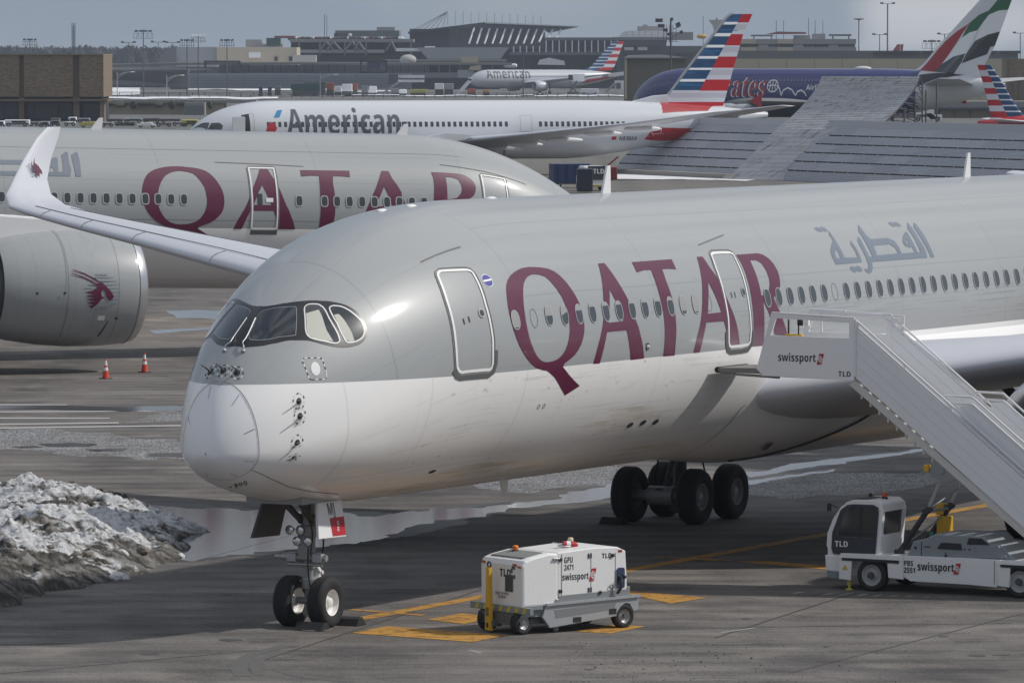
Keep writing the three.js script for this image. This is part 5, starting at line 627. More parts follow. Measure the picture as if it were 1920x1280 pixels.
// ---------- the second grey jet, seen from its right side ----------
{
  const j = thing('airliner', 'grey airliner with maroon lettering and a large engine parked behind the near jet', 'airplane', [4.13, 0, -234.8], 205 * Math.PI / 180);
  j.rotation.order = 'YXZ'; j.rotation.z = 1.3 * Math.PI / 180;
  const S = skin({ x0: 0, tipY: 4.25, yc: 5.29, R: 3.1, W: 3.1, top: [10, 2.2, .96], bot: [7.5, 2.3, .56], wid: [8.5, 2.1, .56], cm: .9, tail: { x: 50, end: 73, y: 6.6, r: .3, drop: .6 } }), L = 4.63;
  const xu = S.xTopAt(L), lo = x => S.tAtY(x, L), lowT = x => x < xu ? 90 : lo(x);
  part('upper_fuselage', loft(S, stations(S, xu + .001, 72.9, 34), x => Math.min(89.9, lo(x)), x => 180 - Math.min(89.9, lo(x)), 48), M.grey, j);
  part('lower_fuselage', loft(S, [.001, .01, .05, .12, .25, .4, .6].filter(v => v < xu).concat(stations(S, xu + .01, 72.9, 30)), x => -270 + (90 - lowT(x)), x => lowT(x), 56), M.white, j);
  const TX = x => 22.05 - (x - 3.2) * 1.062, TT = t => -12.3 + (t + 7.5) * 1.094, lay = rings => rings.map(r => r.map(([x, t]) => [TX(x), 180 - TT(t)]));
  for (const k of ['Q', 'A', 'T', 'A2', 'R']) part('letter', wrapShape2(S, lay(TRACE[k]), .004), M.maroon, j);
  const AX = x => 24.2 + (25.84 - x) * 1.05;
  for (const k of ['ar0', 'ar1', 'ar2']) part('script_letter', wrapShape2(S, TRACE[k].map(r => r.map(([x, t]) => [AX(x), 180 - (t * 1.12 - 4)])), .004), M.script, j);
  for (const [x, t] of TRACE.dots) part('script_dot', wrapShape2(S, [circ(AX(x), 180 - (t * 1.12 - 4), .17, 1.5, 10)], .004), M.script, j);
  const wx = []; for (let i = -1; i < 18; i++) if (i !== -1) wx.push(20.1 + i * .533); wx.push(15.27); for (let i = 0; i < 9; i++) wx.push(14.2 - i * .533);
  for (const x of wx) { const g = 171.8, f = part('cabin_window', wrapShape2(S, [circ(x, g, .165, 4.2, 16).map(sq(x, g, .165, 4.2)), circ(x, g, .125, 3.5, 16).map(sq(x, g, .125, 3.5))], .012), mat(.40, .41, .41, .5), j); part('pane', wrapShape2(S, [circ(x, g, .13, 3.6, 16).map(sq(x, g, .13, 3.6))], .009), M.pane, f); }
  for (const [x, h] of [[16.72, 1], [6.75, 0]]) { const r = rrect(x - .53, 147, x + .53, 192, .12, 3), d = part('cabin_door', wrapLine(S, r, .065, .022, true), M.band, j); part('door_gap', wrapLine(S, offsetRing(r, .07), .03, .020, true), M.panelLine, d); if (h) part('door_sill', wrapShape2(S, [rrect(x - .56, 193.2, x + .56, 196.6, .02, 1)], .01), M.sill, d); part('door_window', wrapShape2(S, [rrect(x + .1, 167, x + .3, 175, .05, 2)], .009), M.pane, d); part('door_placard', wrapShape2(S, [rrect(x - .35, 170, x - .05, 173, .02, 1)], .009), M.band, d); }
  part('rain_gutter', wrapLine(S, [[18.6, 142.5], [17.0, 143.4], [14.9, 145]], .03, .012), M.panelLine, j); part('rain_gutter', wrapLine(S, [[9.0, 141], [7.2, 143], [5.2, 146]], .03, .012), M.panelLine, j);
  for (const t of [131, 186.5]) part('lap_joint', wrapLine(S, Array.from({ length: 24 }, (_, i) => [8 + i, t]), .014, .003), M.panelLine, j);
  for (const [a, b] of [[2.2, 2.75], [2.85, 3.3]]) part('flight_deck_pane', wrapShape2(S, [rrect(a, 148, b, 160, .1, 2)], .006), M.glass, j);
  for (const [x, t] of [[22.5, 96], [9.5, 95], [30.5, 92]]) { const p = S.P(x, t); part('roof_antenna', ext([[0, -.08], [.5, -.08], [.1, .42], [-.05, .42]], .05, .01).translate(p.x, p.y, p.z), M.white2, j); }
  // engine and wing on the near side
  const ey = 2.5, ez = -9.6, ex = 24.8;
  const e = part('engine_nacelle', lathe([[1.55, 1.3], [1.66, .4], [1.74, .08], [1.84, 0], [1.97, .1], [2.08, .55], [2.15, 1.4], [2.17, 2.6], [2.10, 3.8], [1.95, 4.9], [1.80, 5.6], [1.74, 5.6], [1.66, 4.8], [1.6, 3.6]], 64).rotateZ(-Math.PI / 2).translate(ex, ey, ez), M.grey, j);
  part('inlet_lip', lathe([[1.66, .4], [1.735, .07], [1.84, -.012], [1.98, .09], [2.06, .38]], 64).rotateZ(-Math.PI / 2).translate(ex - .005, ey, ez), M.lip, e); part('fan', lathe([[0, .9], [.3, 1.3], [.55, 1.7], [1.6, 1.8]], 40).rotateZ(-Math.PI / 2).translate(ex, ey, ez), M.gearDark, e);
  part('core_cowl', lathe([[1.35, 4.6], [1.22, 5.8], [.95, 7.0], [.85, 7.1], [.6, 6.9], [.5, 7.4], [.1, 8.6]], 40).rotateZ(-Math.PI / 2).translate(ex, ey, ez), mat(.22, .22, .23, .4, { metalness: .5 }), e);
  const rad = x => { const k = x - ex; return k < .55 ? 2.08 : lerp(2.08, 2.17, clamp((k - .55) / 1.2)) * (k > 2.9 ? 1 - .014 * (k - 2.9) * (k - 2.9) * 1.15 : 1); };
  const onCowl = (g, off) => { const q = new TessellateModifier(.25, 5).modify(g.toNonIndexed()); const p = q.attributes.position; for (let i = 0; i < p.count; i++) { const x = ex + p.getX(i), y = p.getY(i), r = rad(x) + off; p.setXYZ(i, x, ey + y, ez - Math.sqrt(Math.max(.01, r * r - y * y))); } q.computeVertexNormals(); return q; };
  const ring = (x, a0, a1, w, off = .008) => { const pts = []; const g = new THREE.BufferGeometry(), pos = [], idx = []; for (let i = 0; i <= 40; i++) { const a = lerp(a0, a1, i / 40), r = rad(ex + x) + off; for (const d of [-w / 2, w / 2]) pos.push(ex + x + d, ey + Math.sin(a) * r, ez - Math.cos(a) * r); if (i < 40) idx.push(2 * i, 2 * i + 1, 2 * i + 2, 2 * i + 1, 2 * i + 3, 2 * i + 2); } g.setAttribute('position', new THREE.Float32BufferAttribute(pos, 3)); g.setIndex(idx); g.computeVertexNormals(); return g; };
  part('cowl_joint', ring(3.25, -1.2, 1.45, .022), M.panelLine, e); part('cowl_joint', ring(1.25, -1.2, 1.4, .015), M.panelLine, e); part('cowl_seam', onCowl(flat([[1.55, -1.15], [1.58, -1.15], [1.78, -1.75], [1.72, -1.75]]), .01), M.seam, e); for (const [x, y] of [[4.45, -.14], [3.4, -.12], [1.25, -1.05]]) part('cowl_vent', onCowl(flat(circ(x, y, .06, .05, 10)), .01), M.seam, e); part('cowl_placard', onCowl(flat([[1.72, -.95], [2.0, -.95], [2.0, -1.12], [1.72, -1.12]]), .01), M.band, e);
  // antelope emblem, facing forward
  const k = (a, b) => [(1258 - a) / 4.57 / 46.5, (645 - b) / 4.57 / 50.8];
  const em = part('tail_emblem', onCowl(flat([[800, 590], [850, 582], [885, 620], [920, 655], [947, 700], [938, 716], [922, 734], [902, 728], [884, 700], [872, 652], [848, 640], [836, 660], [842, 695], [866, 712], [842, 722], [815, 765], [770, 803], [738, 782], [790, 772], [718, 756], [790, 742], [708, 726], [795, 712], [702, 696], [790, 684], [700, 664], [760, 652], [812, 612], [745, 602], [792, 598]].map(p => k(...p))), .012), M.maroon, e);
  part('emblem_horn', onCowl(flat([[608, 468], [700, 500], [790, 548], [850, 588], [842, 594], [780, 556], [690, 508], [606, 474]].map(p => k(...p))), .012), M.maroon, em); part('emblem_horn', onCowl(flat([[596, 500], [690, 530], [760, 565], [812, 598], [800, 602], [750, 574], [680, 540], [594, 506]].map(p => k(...p))), .012), M.maroon, em);
  for (const [y, a, b] of [[512, 800, 900], [536, 790, 945], [566, 826, 972], [597, 862, 990], [629, 900, 1000], [661, 925, 1004], [693, 945, 1004], [724, 935, 998], [757, 835, 975], [789, 805, 948], [812, 798, 895], [600, 735, 790], [630, 700, 780]]) part('emblem_stripe', onCowl(flat([[a, y - 5], [b - 8, y - 5], [b, y], [b - 8, y + 5], [a, y + 5], [a - 8, y]].map(p => k(...p))), .010), mat(.24, .27, .31, .5), em);
  for (const s of [-1, 1]) {
    const w = part('wing', foil([{ le: [24.6, 3.35, 2.2 * s], c: 14.5, th: .13 }, { le: [27, 3.7, 4 * s], c: 12.6, th: .12 }, { le: [30.2, 4.55, 9.6 * s], c: 9.8, th: .11 }, { le: [37, 5.8, 20 * s], c: 6, th: .1 }, { le: [44.5, 7.1, 31 * s], c: 2.4, th: .1 }]), M.wing, j); if (s > 0) part('far_nacelle', lathe([[1.7, .3], [1.84, 0], [2.08, .55], [2.17, 2.6], [1.8, 5.6]], 40).rotateZ(-Math.PI / 2).translate(ex, ey, -ez), M.grey, w);
  }
  part('pylon', ext([[25.8, 4.5], [27.0, 4.75], [28.0, 5.0], [30.5, 5.15], [33.5, 4.8], [32, 3.9], [29, 3.4], [27, 4.2]], .5, .08).translate(0, 0, ez - .25), M.white2, e);
  part('wing_fairing', xf(new THREE.SphereGeometry(1, 40, 24), [32, 3.35, 0], [0, 0, 0], [10.5, 1.5, 3.35]), M.white, j);
  part('fin', foil([{ le: [57, 8.0, 0], c: 10, th: .1, up: [0, 1] }, { le: [67, 17.5, 0], c: 4, th: .1, up: [0, 1] }]), M.maroon, j);
  for (const [x, z, r] of [[5.9, 0, .53], [31.5, -5.5, .66], [31.5, 5.5, .66]]) { const yo = -x * Math.tan(1.3 * Math.PI / 180) * 1.0, g = part('landing_gear', [rod([x, r + yo, z], [x, 3.6, z], .16), rod([x, r + yo, z - .9], [x, r + yo, z + .9], .12)], M.gear, j); for (const a of x < 10 ? [0] : [-1.45, 0, 1.45]) for (const b of x < 10 ? [-.38, .38] : [-.7, .7]) part('wheel', tyre(r, x < 10 ? .4 : .5, r * .5).translate(x + a, r + yo - a * .0227, z + b), M.rubber, g); }
}
function wrapShape2(S, rings, off) { return wrapShape(S, rings, off + .008, .2); }
// ---------- the white jet with a striped tail ----------
const steelGrey = mat(.075, .09, .105, .45), flagBlue = '#10436f', flagRed = '#b3121f';
function stripedFin(c, w, h, map, rows, cols) { c.fillStyle = '#c9cdd6'; c.fillRect(0, 0, w, h); const P = pts => { c.beginPath(); pts.forEach((p, i) => { const [a, b] = map(...p); i ? c.lineTo(a * w, (1 - b) * h) : c.moveTo(a * w, (1 - b) * h); }); c.closePath(); c.fill(); }; return P; }
{
  const j = thing('airliner', 'white airliner with dark grey lettering and striped red, white and blue fin', 'airplane', [-32.5, 0, -575], 20 * Math.PI / 180);
  const S = skin({ x0: 0, tipY: 3.75, yc: 4.62, R: 2.97, W: 2.885, top: [9.5, 2.3, .68], bot: [6.5, 2.4, .56], wid: [8, 2, .6], cm: .95, tail: { x: 40, end: 62.6, y: 6.0, r: .3, drop: .55 } });
  const pearl = mat(.60, .62, .66, .35, { clearcoat: .4, clearcoatRoughness: .15 });
  part('fuselage', loft(S, stations(S, .001, 62.5, 40), () => -180, () => 180, 64), pearl, j);
  // photograph pixel -> (x along the hull, height)
  const fx = (u, z = 0) => { const k = (u - 960) / FOC, c = .9397, s = .3420; return ((575 - z * c) * k + 32.5 - z * s) / (c - k * s); }, fy = (u, v, z = 0) => at(u, v, 575 + fx(u, z) * .342 - z * .9397).y;
  const H = (u, v) => { const x = fx(u, 2.6), y = fy(u, v, 2.6); return [x, S.tAtY(x, y)]; };
  const ink = steelGrey;
  part('name_lettering', wrapGeo(S, textGeo('American', 2.42, fontB, .775, false), .012, .5, false, (x, y) => [fx(537, 2.6) + x, S.tAtY(fx(537, 2.6) + x, fy(640, 250, 2.6) + y)]), ink, j);
  const em = part('emblem_blue', wrapShape(S, [[[513, 221], [524, 220], [532, 206], [522, 207]].map(p => H(...p))], .012), mat(.02, .22, .46, .4), j); part('emblem_red', wrapShape(S, [[[497, 247], [500, 236], [507, 228], [514, 232], [518, 240], [514, 248]].map(p => H(...p))], .012), M.red, em);
  const wins = []; for (let u = 502; u < 760; u += 10.7) wins.push(u); for (let i = 0; i < 19; i++) wins.push(755 + i * 10.72); for (let i = 0; i < 16; i++) wins.push(1012 + i * 10.45);
  wins.forEach(u => { const [x, t] = H(u, 232.8 - (u - 755) * .0018); part('cabin_window', wrapShape(S, [rrect(x - .16, t - 5.0, x + .16, t + 5.0, .1, 2)], .008, .5), M.pane, j); });
  for (const [u, o] of [[985, 0], [465, 1]]) { const a = H(u - 10, 216), b = H(u + 11, 246), r = rrect(a[0], b[1], b[0], a[1], .1, 2), d = part('cabin_door', wrapLine(S, r, .06, .01, true), mat(.45, .46, .48, .5), j); if (o) part('open_doorway', wrapShape(S, [rrect(a[0], b[1], a[0] + .75, a[1], .08, 2)], .012), M.black, d); }
  { const a = fx(436, 3.3), b = fx(459, 3.3); part('swung_door', ext(rrect(a, fy(450, 250, 3.3), b, fy(450, 219, 3.3), .1, 3), .1, .02).translate(0, 0, 3.25), pearl, j); }
  for (const l of [[[366, 243], [383, 231], [394, 230], [388, 243]], [[389, 243], [396, 231], [410, 230], [415, 236], [412, 243]]]) part('flight_deck_pane', wrapShape(S, [l.map(([u, v]) => { const x = fx(u, 1.5), y = fy(u, v, 1.5); return [x, S.tAtY(x, y)]; })], .01), M.glass, j);
  part('tail_registration', wrapGeo(S, textGeo('N838AA', .40, fontB, 1.0, false), .012, .5, false, (x, y) => [fx(1161, 2.4) + x, S.tAtY(fx(1161, 2.4) + x, fy(1161, 263, 2.4) + y)]), ink, j); part('small_flag', wrapShape(S, [[[1146, 256], [1155, 256], [1155, 262], [1146, 262]].map(p => { const x = fx(p[0], 2.4), y = fy(...p, 2.4); return [x, S.tAtY(x, y)]; })], .012), M.red, j);
  // tail bands on the hull
  const tailP = (u, v) => { const x = fx(u, 1.6), y = fy(u, v, 1.6); return [x, S.tAtY(x, y)]; };
  part('tail_band', wrapShape(S, [[[1246, 191], [1352, 191], [1349, 199], [1330, 208], [1240, 212]].map(p => tailP(...p))], .015), mat(.40, .025, .03, .35, { clearcoat: .4 }), j); part('tail_band', wrapShape(S, [[[1221, 238], [1348, 238], [1342, 248], [1328, 256], [1205, 261]].map(p => tailP(...p))], .015), mat(.40, .025, .03, .35, { clearcoat: .4 }), j); part('cabin_door', wrapLine(S, [[1218, 229], [1236, 228], [1236, 250], [1218, 251]].map(p => tailP(...p)), .07, .02, true), M.band, j);
  // fin, painted in bands
  const f0 = (u, v) => [fx(u), fy(u, v)];
  const bx0 = 44, bx1 = 64, by0 = 5.5, by1 = 17.2, map = (x, y) => [(x - bx0) / (bx1 - bx0), (y - by0) / (by1 - by0)];
  const tex = canvasTex(1024, 1024, (c, w, h) => {
    const P = stripedFin(c, w, h, map); const q = (u0, v0, u1, v1, sl) => P([f0(u0, v0), f0(u1, v0), f0(u1, v1), f0(u0, v1)]);
    const dv = v => 1391.6 - (v - 25) * .566;
    const blue = [[23, 41], [46, 62], [68, 84], [89, 105], [110, 127], [131, 148], [153, 169]], red = [[20, 42], [64, 85], [106, 127], [149, 170]];
    c.fillStyle = '#f2f4f7'; P([f0(1100, 10), f0(dv(10), 10), f0(dv(169), 169), f0(1100, 169)]);
    for (const [a, b] of blue) { c.fillStyle = flagBlue; P([f0(1150, a), f0(dv(a), a), f0(dv(b), b), f0(1150, b)]); c.globalAlpha = .5; for (let i = 0; i < 7; i++) { c.fillStyle = i % 2 ? '#0a2c52' : '#2f74a5'; const v = a + rand() * (b - a - 3), u = 1150 + rand() * (dv(v) - 1160); P([f0(u, v), f0(u + 30, v - 1), f0(u + 34, v + 3), f0(u - 10, v + 2.5)]); } c.globalAlpha = 1; }
    for (const [a, b] of red) { c.fillStyle = flagRed; P([f0(dv(a), a), f0(1450, a), f0(1450, b), f0(dv(b), b)]); } for (const [a, b] of [[46, 56], [88, 98], [131, 141], [174, 183]]) { c.fillStyle = '#b9b9c6'; P([f0(a > 170 ? 1150 : dv(a), a), f0(1450, a), f0(1450, b), f0(a > 170 ? 1150 : dv(b), b)]); } c.fillStyle = flagRed; P([f0(1150, 191), f0(1450, 191), f0(1450, 230), f0(1150, 230)]);
  });
  const A = (u, v) => { const [x, y] = f0(u, v); return [x, y, 0]; }, seg = (a, b) => { const p = A(...a), q = A(...b); return { le: p, c: q[0] - p[0], th: .1, up: [0, 1] }; };
  const fg = foil([seg([1222, 199], [1356, 205]), seg([1243, 188], [1359, 192]), seg([1290, 128], [1375, 131]), seg([1340, 62], [1394, 63]), seg([1366, 30], [1409, 30]), seg([1374, 26], [1411, 22.6])], 16);
  part('fin', planarUV(fg, (x, y) => map(x, y)), new THREE.MeshPhysicalMaterial({ map: tex, roughness: .35, clearcoat: .4, side: THREE.DoubleSide }), j);
  { const e = [[1222, 199], [1243, 188], [1290, 128], [1340, 62], [1366, 30], [1374, 26]].map(p => { const a = A(...p); return [a[0] - .03, a[1], 0]; }); part('fin_leading_edge', tube(e, .16, 8, 40), mat(.42, .43, .44, .3, { metalness: .7 }), j); }
  part('fin_fillet', ext([f0(1160, 196), f0(1195, 188), f0(1225, 180), f0(1250, 178), f0(1256, 200)].map(p => p), .5, .05).translate(0, 0, -.25), pearl, j);
  // wing, stabilisers
  const lw = [{ le: [19.5, 2.9, 2], c: 13.5, th: .12 }, { le: [23.5, 3.3, 6], c: 10.5, th: .11 }, { le: [29.8, 4.2, 14], c: 6.4, th: .1 }, { le: [38, 5.4, 23.5], c: 4.2, th: .1 }, { le: [44.5, 6.55, 29.6], c: 2.0, th: .1 }, { le: [46.6, 6.75, 30.4], c: .7, th: .1 }];
  for (const s of [1, -1]) { const w = part('wing', foil(lw.map(a => ({ ...a, le: [a.le[0], a.le[1], a.le[2] * s] }))), M.wing, j); for (const [z, x, y] of [[8, 33, 3.2], [13, 35.4, 3.7], [18, 37.6, 4.4], [22, 40.2, 4.9]]) part('flap_fairing', xf(new THREE.SphereGeometry(1, 14, 8), [x, y, z * s], [0, 0, 0], [2.0, .28, .22]), M.white2, w); const e = part('engine_nacelle', lathe([[1.4, .4], [1.5, 0], [1.75, .6], [1.8, 2.2], [1.5, 4.6], [1.35, 4.6]], 32).rotateZ(-Math.PI / 2).translate(19, 2.3, 9.8 * s), pearl, j); part('engine_pylon', ext([[20, 3.8], [24, 4.4], [27, 4.2], [24, 3.3]], .4, .03).translate(0, 0, 9.8 * s - .2), pearl, e); }
  for (const s of [1, -1]) part('stabiliser', foil([{ le: [53.4, 5.9, .8 * s], c: 5.6, th: .1 }, { le: [59.6, 7.0, 9.7 * s], c: 2.0, th: .1 }]), M.wing, j);
  part('belly_fairing', xf(new THREE.SphereGeometry(1, 32, 20), [28, 2.9, 0], [0, 0, 0], [10, 1.5, 3.1]), pearl, j);
  for (const [x, z, r] of [[6, 0, .5], [32, 4.9, .65], [32, -4.9, .65]]) { const g = part('landing_gear', [rod([x, r, z], [x, 2.6, z], .15)], M.gear, j); for (const a of x < 10 ? [0] : [-.75, .75]) for (const b of [-.45, .45]) part('wheel', tyre(r, .42, r * .5).translate(x + a, r, z + b), M.rubber, g); }
}
// ---------- the blue double-decker far behind ----------
{
  const C = Math.cos(-Math.PI / 6), Sn = Math.sin(-Math.PI / 6), X0 = 21.2, Z0 = 1011;
  const j = thing('airliner', 'dark blue double-deck airliner with red script and green, white, black tail', 'airplane', [X0, 0, -Z0], -Math.PI / 6);
  const S = skin({ x0: 0, tipY: 4.3, yc: 6.1, R: 4.2, W: 3.57, top: [11, 2.3, .62], bot: [8, 2.4, .56], wid: [10, 2, .58], cm: .9, tail: { x: 47, end: 71.5, y: 7.4, r: .4, drop: .5 } });
  const fxx = (u, z = 0) => { const k = (u - 960) / FOC; return (k * (Z0 - z * C) - X0 - z * Sn) / (C - k * Sn); };   // X0 + x C + z Sn = k (Z0 + x Sn - z C)
  const fy = (u, v, z = 0) => at(u, v, Z0 + fxx(u, z) * Sn - z * C).y;
  const blue = mat(.035, .038, .155, .3, { clearcoat: .5, clearcoatRoughness: .12 }), white = mat(.66, .67, .68, .4);
  const xs = stations(S, .001, 71.4, 30), cut = 56;
  part('fuselage', loft(S, xs.filter(x => x < cut).concat([cut]), () => -180, () => 180, 56), blue, j); part('tail_cone', loft(S, [cut + .002, ...xs.filter(x => x > cut)], () => -180, () => 180, 56), white, j);
  const H = (u, v, z = 3.3) => { const x = fxx(u, z), y = fy(u, v, z); return [x, S.tAtY(x, y)]; };
  const redL = mat(.36, .04, .05, .4), sz = 3.55, x0 = fxx(1290, 3.4), y0 = fy(1400, 181, 3.4);
  part('script_outline', wrapGeo(S, new THREE.ShapeGeometry(fontS.generateShapes('Emirates', sz), 4).translate(-.0, 0, 0).scale(1.0, 1, 1), .03, .8, false, (x, y) => [x0 + x * .67 + y * .12 - .12, S.tAtY(x0 + x * .67, y0 + y * 1.02 - .06)]), M.band, j);
  part('script_name', wrapGeo(S, new THREE.ShapeGeometry(fontS.generateShapes('Emirates', sz), 4), .06, .8, false, (x, y) => [x0 + x * .67 + y * .12 + .1, S.tAtY(x0 + x * .67, y0 + y * .96 + .06)]), redL, j);
  const lineM = M.band, L = (pts, w = .13) => wrapLine(S, pts.map(p => H(...p)), w, .03);
  const bb = part('ball_emblem', wrapLine(S, circ(1449.5, 161, 10, 11, 26).map(p => H(...p)), .17, .03, true), lineM, j); part('ball_seam', [L([[1439.6, 161], [1449.5, 159.5], [1459.5, 161]]), L([[1449.5, 150], [1449.3, 161], [1449.5, 172]]), L([[1443, 152.5], [1446, 161], [1443, 169.5]]), L([[1456, 152.5], [1453, 161], [1456, 169.5]])], lineM, bb);
  part('bounce_line', [L([[1459, 161], [1463, 166], [1466, 179]], .2), L([[1466, 179], [1470, 169], [1478, 164.5], [1486, 168], [1493, 179]], .2), L([[1493, 179], [1497, 171], [1504, 169], [1510, 173], [1513, 180]], .2)], lineM, j);
  part('side_text', wrapGeo(S, textGeo('Official', 1.0, fontB, 1, false), .03, .6, false, (x, y) => [fxx(1537, 3.4) + x, S.tAtY(fxx(1537, 3.4), fy(1537, 160, 3.4) + y)]), lineM, j); part('side_text', wrapGeo(S, textGeo('Airline', .85, fontB, 1, false), .03, .6, false, (x, y) => [fxx(1512, 3.4) + x, S.tAtY(fxx(1512, 3.4), fy(1512, 168.5, 3.4) + y)]), lineM, j);
  for (let i = 0; i < 36; i++) { const [x, t] = H(1396 + i * 6.6, 150.5, 3.45); part('cabin_window', wrapShape(S, [rrect(x - .13, t - 2, x + .13, t + 2, .08, 1)], .02), mat(.25, .27, .38, .3), j); }
  for (const u of [1476]) part('cabin_door', wrapLine(S, [[u - 6, 170], [u + 7, 170], [u + 7, 186], [u - 6, 186]].map(p => H(...p)), .06, .03, true), mat(.16, .17, .34, .5), j);
  part('cabin_door', wrapLine(S, [[1220, 168], [1231, 167], [1230, 183], [1219, 184]].map(p => H(...p, 2.8)), .06, .03, true), mat(.16, .17, .34, .5), j); part('flight_deck_pane', wrapShape(S, [[[1192, 181], [1203, 181], [1201, 186], [1190, 187]].map(p => H(...p, 1.4))], .03), M.glass, j); part('roof_dome', xf(new THREE.SphereGeometry(1, 18, 10), [fxx(1618), 10.25, 0], [0, 0, 0], [1.6, .45, .9]), white, j);
  // fin art
  const f0 = (u, v) => [fxx(u), fy(u, v)], bx0 = 48, bx1 = 76, by0 = 4, by1 = 26, map = (x, y) => [(x - bx0) / (bx1 - bx0), (y - by0) / (by1 - by0)];
  const tex = canvasTex(1024, 1024, (c, w, h) => {
    const P = stripedFin(c, w, h, map), Z = (a, b) => f0(1560 + a / 5.12, b / 5.12); c.fillStyle = '#d4d6da'; c.fillRect(0, 0, w, h);
    c.fillStyle = '#a01822'; P([[770, 720], [850, 680], [930, 590], [1010, 490], [1100, 390], [1200, 305], [1310, 232], [1335, 210], [1255, 330], [1200, 420], [1120, 540], [1040, 650], [940, 740], [840, 820], [760, 760]].map(p => Z(...p)));
    c.fillStyle = '#0c5a34'; P([[1335, 212], [1420, 140], [1510, 100], [1590, 0], [1640, -90], [1790, -90], [1735, 0], [1690, 92], [1600, 100], [1510, 140], [1450, 220], [1400, 290], [1330, 310], [1255, 362], [1290, 290]].map(p => Z(...p)));
    c.fillStyle = '#eceff1'; P([[1255, 362], [1330, 312], [1400, 292], [1340, 420], [1290, 510], [1180, 540], [1070, 610], [1150, 510]].map(p => Z(...p))); P([[1510, 142], [1600, 102], [1690, 94], [1612, 300], [1500, 330], [1380, 390], [1420, 290], [1460, 210]].map(p => Z(...p)));
    c.fillStyle = '#23262c'; P([[1070, 612], [1180, 542], [1290, 512], [1250, 600], [1170, 722], [1050, 745], [900, 790], [960, 720]].map(p => Z(...p))); P([[1380, 392], [1500, 332], [1612, 302], [1560, 440], [1520, 450], [1490, 520], [1380, 560], [1250, 610], [1300, 510]].map(p => Z(...p)));
    c.strokeStyle = '#e8eaed'; c.lineWidth = 1.6; c.globalAlpha = .6; for (let i = 0; i < 26; i++) { const o = i * 13; c.beginPath(); [[900 + o * .9, 800 - o * 1.05], [1000 + o * .95, 765 - o * 1.05], [1110 + o * .9, 690 - o * 1.05], [1200 + o * .9, 680 - o * 1.05]].forEach((p, q) => { const [a, b] = map(...Z(...p)); q ? c.lineTo(a * w, (1 - b) * h) : c.moveTo(a * w, (1 - b) * h); }); c.stroke(); } c.globalAlpha = 1;
  });
  const A = (u, v) => { const [x, y] = f0(u, v); return [x, y, 0]; }, seg = (a, b) => { const p = A(...a), q = A(...b); return { le: p, c: q[0] - p[0], th: .09, up: [0, 1] }; };
  const fm = new THREE.MeshPhysicalMaterial({ map: tex, roughness: .4, clearcoat: .3, side: THREE.DoubleSide });
  part('fin', planarUV(foil([seg([1690, 152], [1842, 150]), seg([1733, 118], [1848, 118]), seg([1760, 84], [1866, 84]), seg([1800, 40], [1882, 40]), seg([1840, -4], [1898, -4]), seg([1866, -30], [1908, -32])], 14), map), fm, j);
  part('tail_sweep', planarUV(wrapShape(S, [[[1726, 140], [1800, 138], [1806, 128], [1796, 142], [1760, 152], [1730, 160], [1718, 158]].map(p => H(...p, 1.6))], .03), map), M.black, j);
  for (const s of [1, -1]) { part('stabiliser', foil([{ le: [56.5, 7.6, 1.2 * s], c: 9.5, th: .1 }, { le: [66, 8.6, 15 * s], c: 4, th: .1 }]), mat(.42, .43, .44, .4), j); const w = part('wing', foil([{ le: [19, 4.0, 3 * s], c: 20, th: .13 }, { le: [31, 4.6, 14 * s], c: 13, th: .11 }, { le: [42.5, 5.0, 39 * s], c: 4, th: .1 }]), mat(.16, .165, .17, .5), j); const tx = 42.6; part('wing_tip_fence', ext([[tx + .6, 5.0], [tx + 2.4, 5.9], [tx + 3, 5.9], [tx + 2.9, 5.0], [tx + 3, 4.1], [tx + 2.4, 4.1]], .12, .02).translate(0, 0, 39 * s), M.red, w); for (const z of [14, 25]) part('engine_nacelle', lathe([[1.3, .3], [1.5, 0], [1.75, .7], [1.8, 2.5], [1.3, 5]], 24).rotateZ(-Math.PI / 2).translate(z === 14 ? 24 : 33, 2.6, z * s), mat(.4, .41, .43, .4), w); }
  for (const [x, z] of [[6, 0], [36, 6], [36, -6]]) part('landing_gear', [rod([x, 0, z], [x, 3.4, z], .3), tyre(.7, 1.0, .3).translate(x - .9, .7, z), tyre(.7, 1.0, .3).translate(x + .9, .7, z)], M.gearDark, j);
}
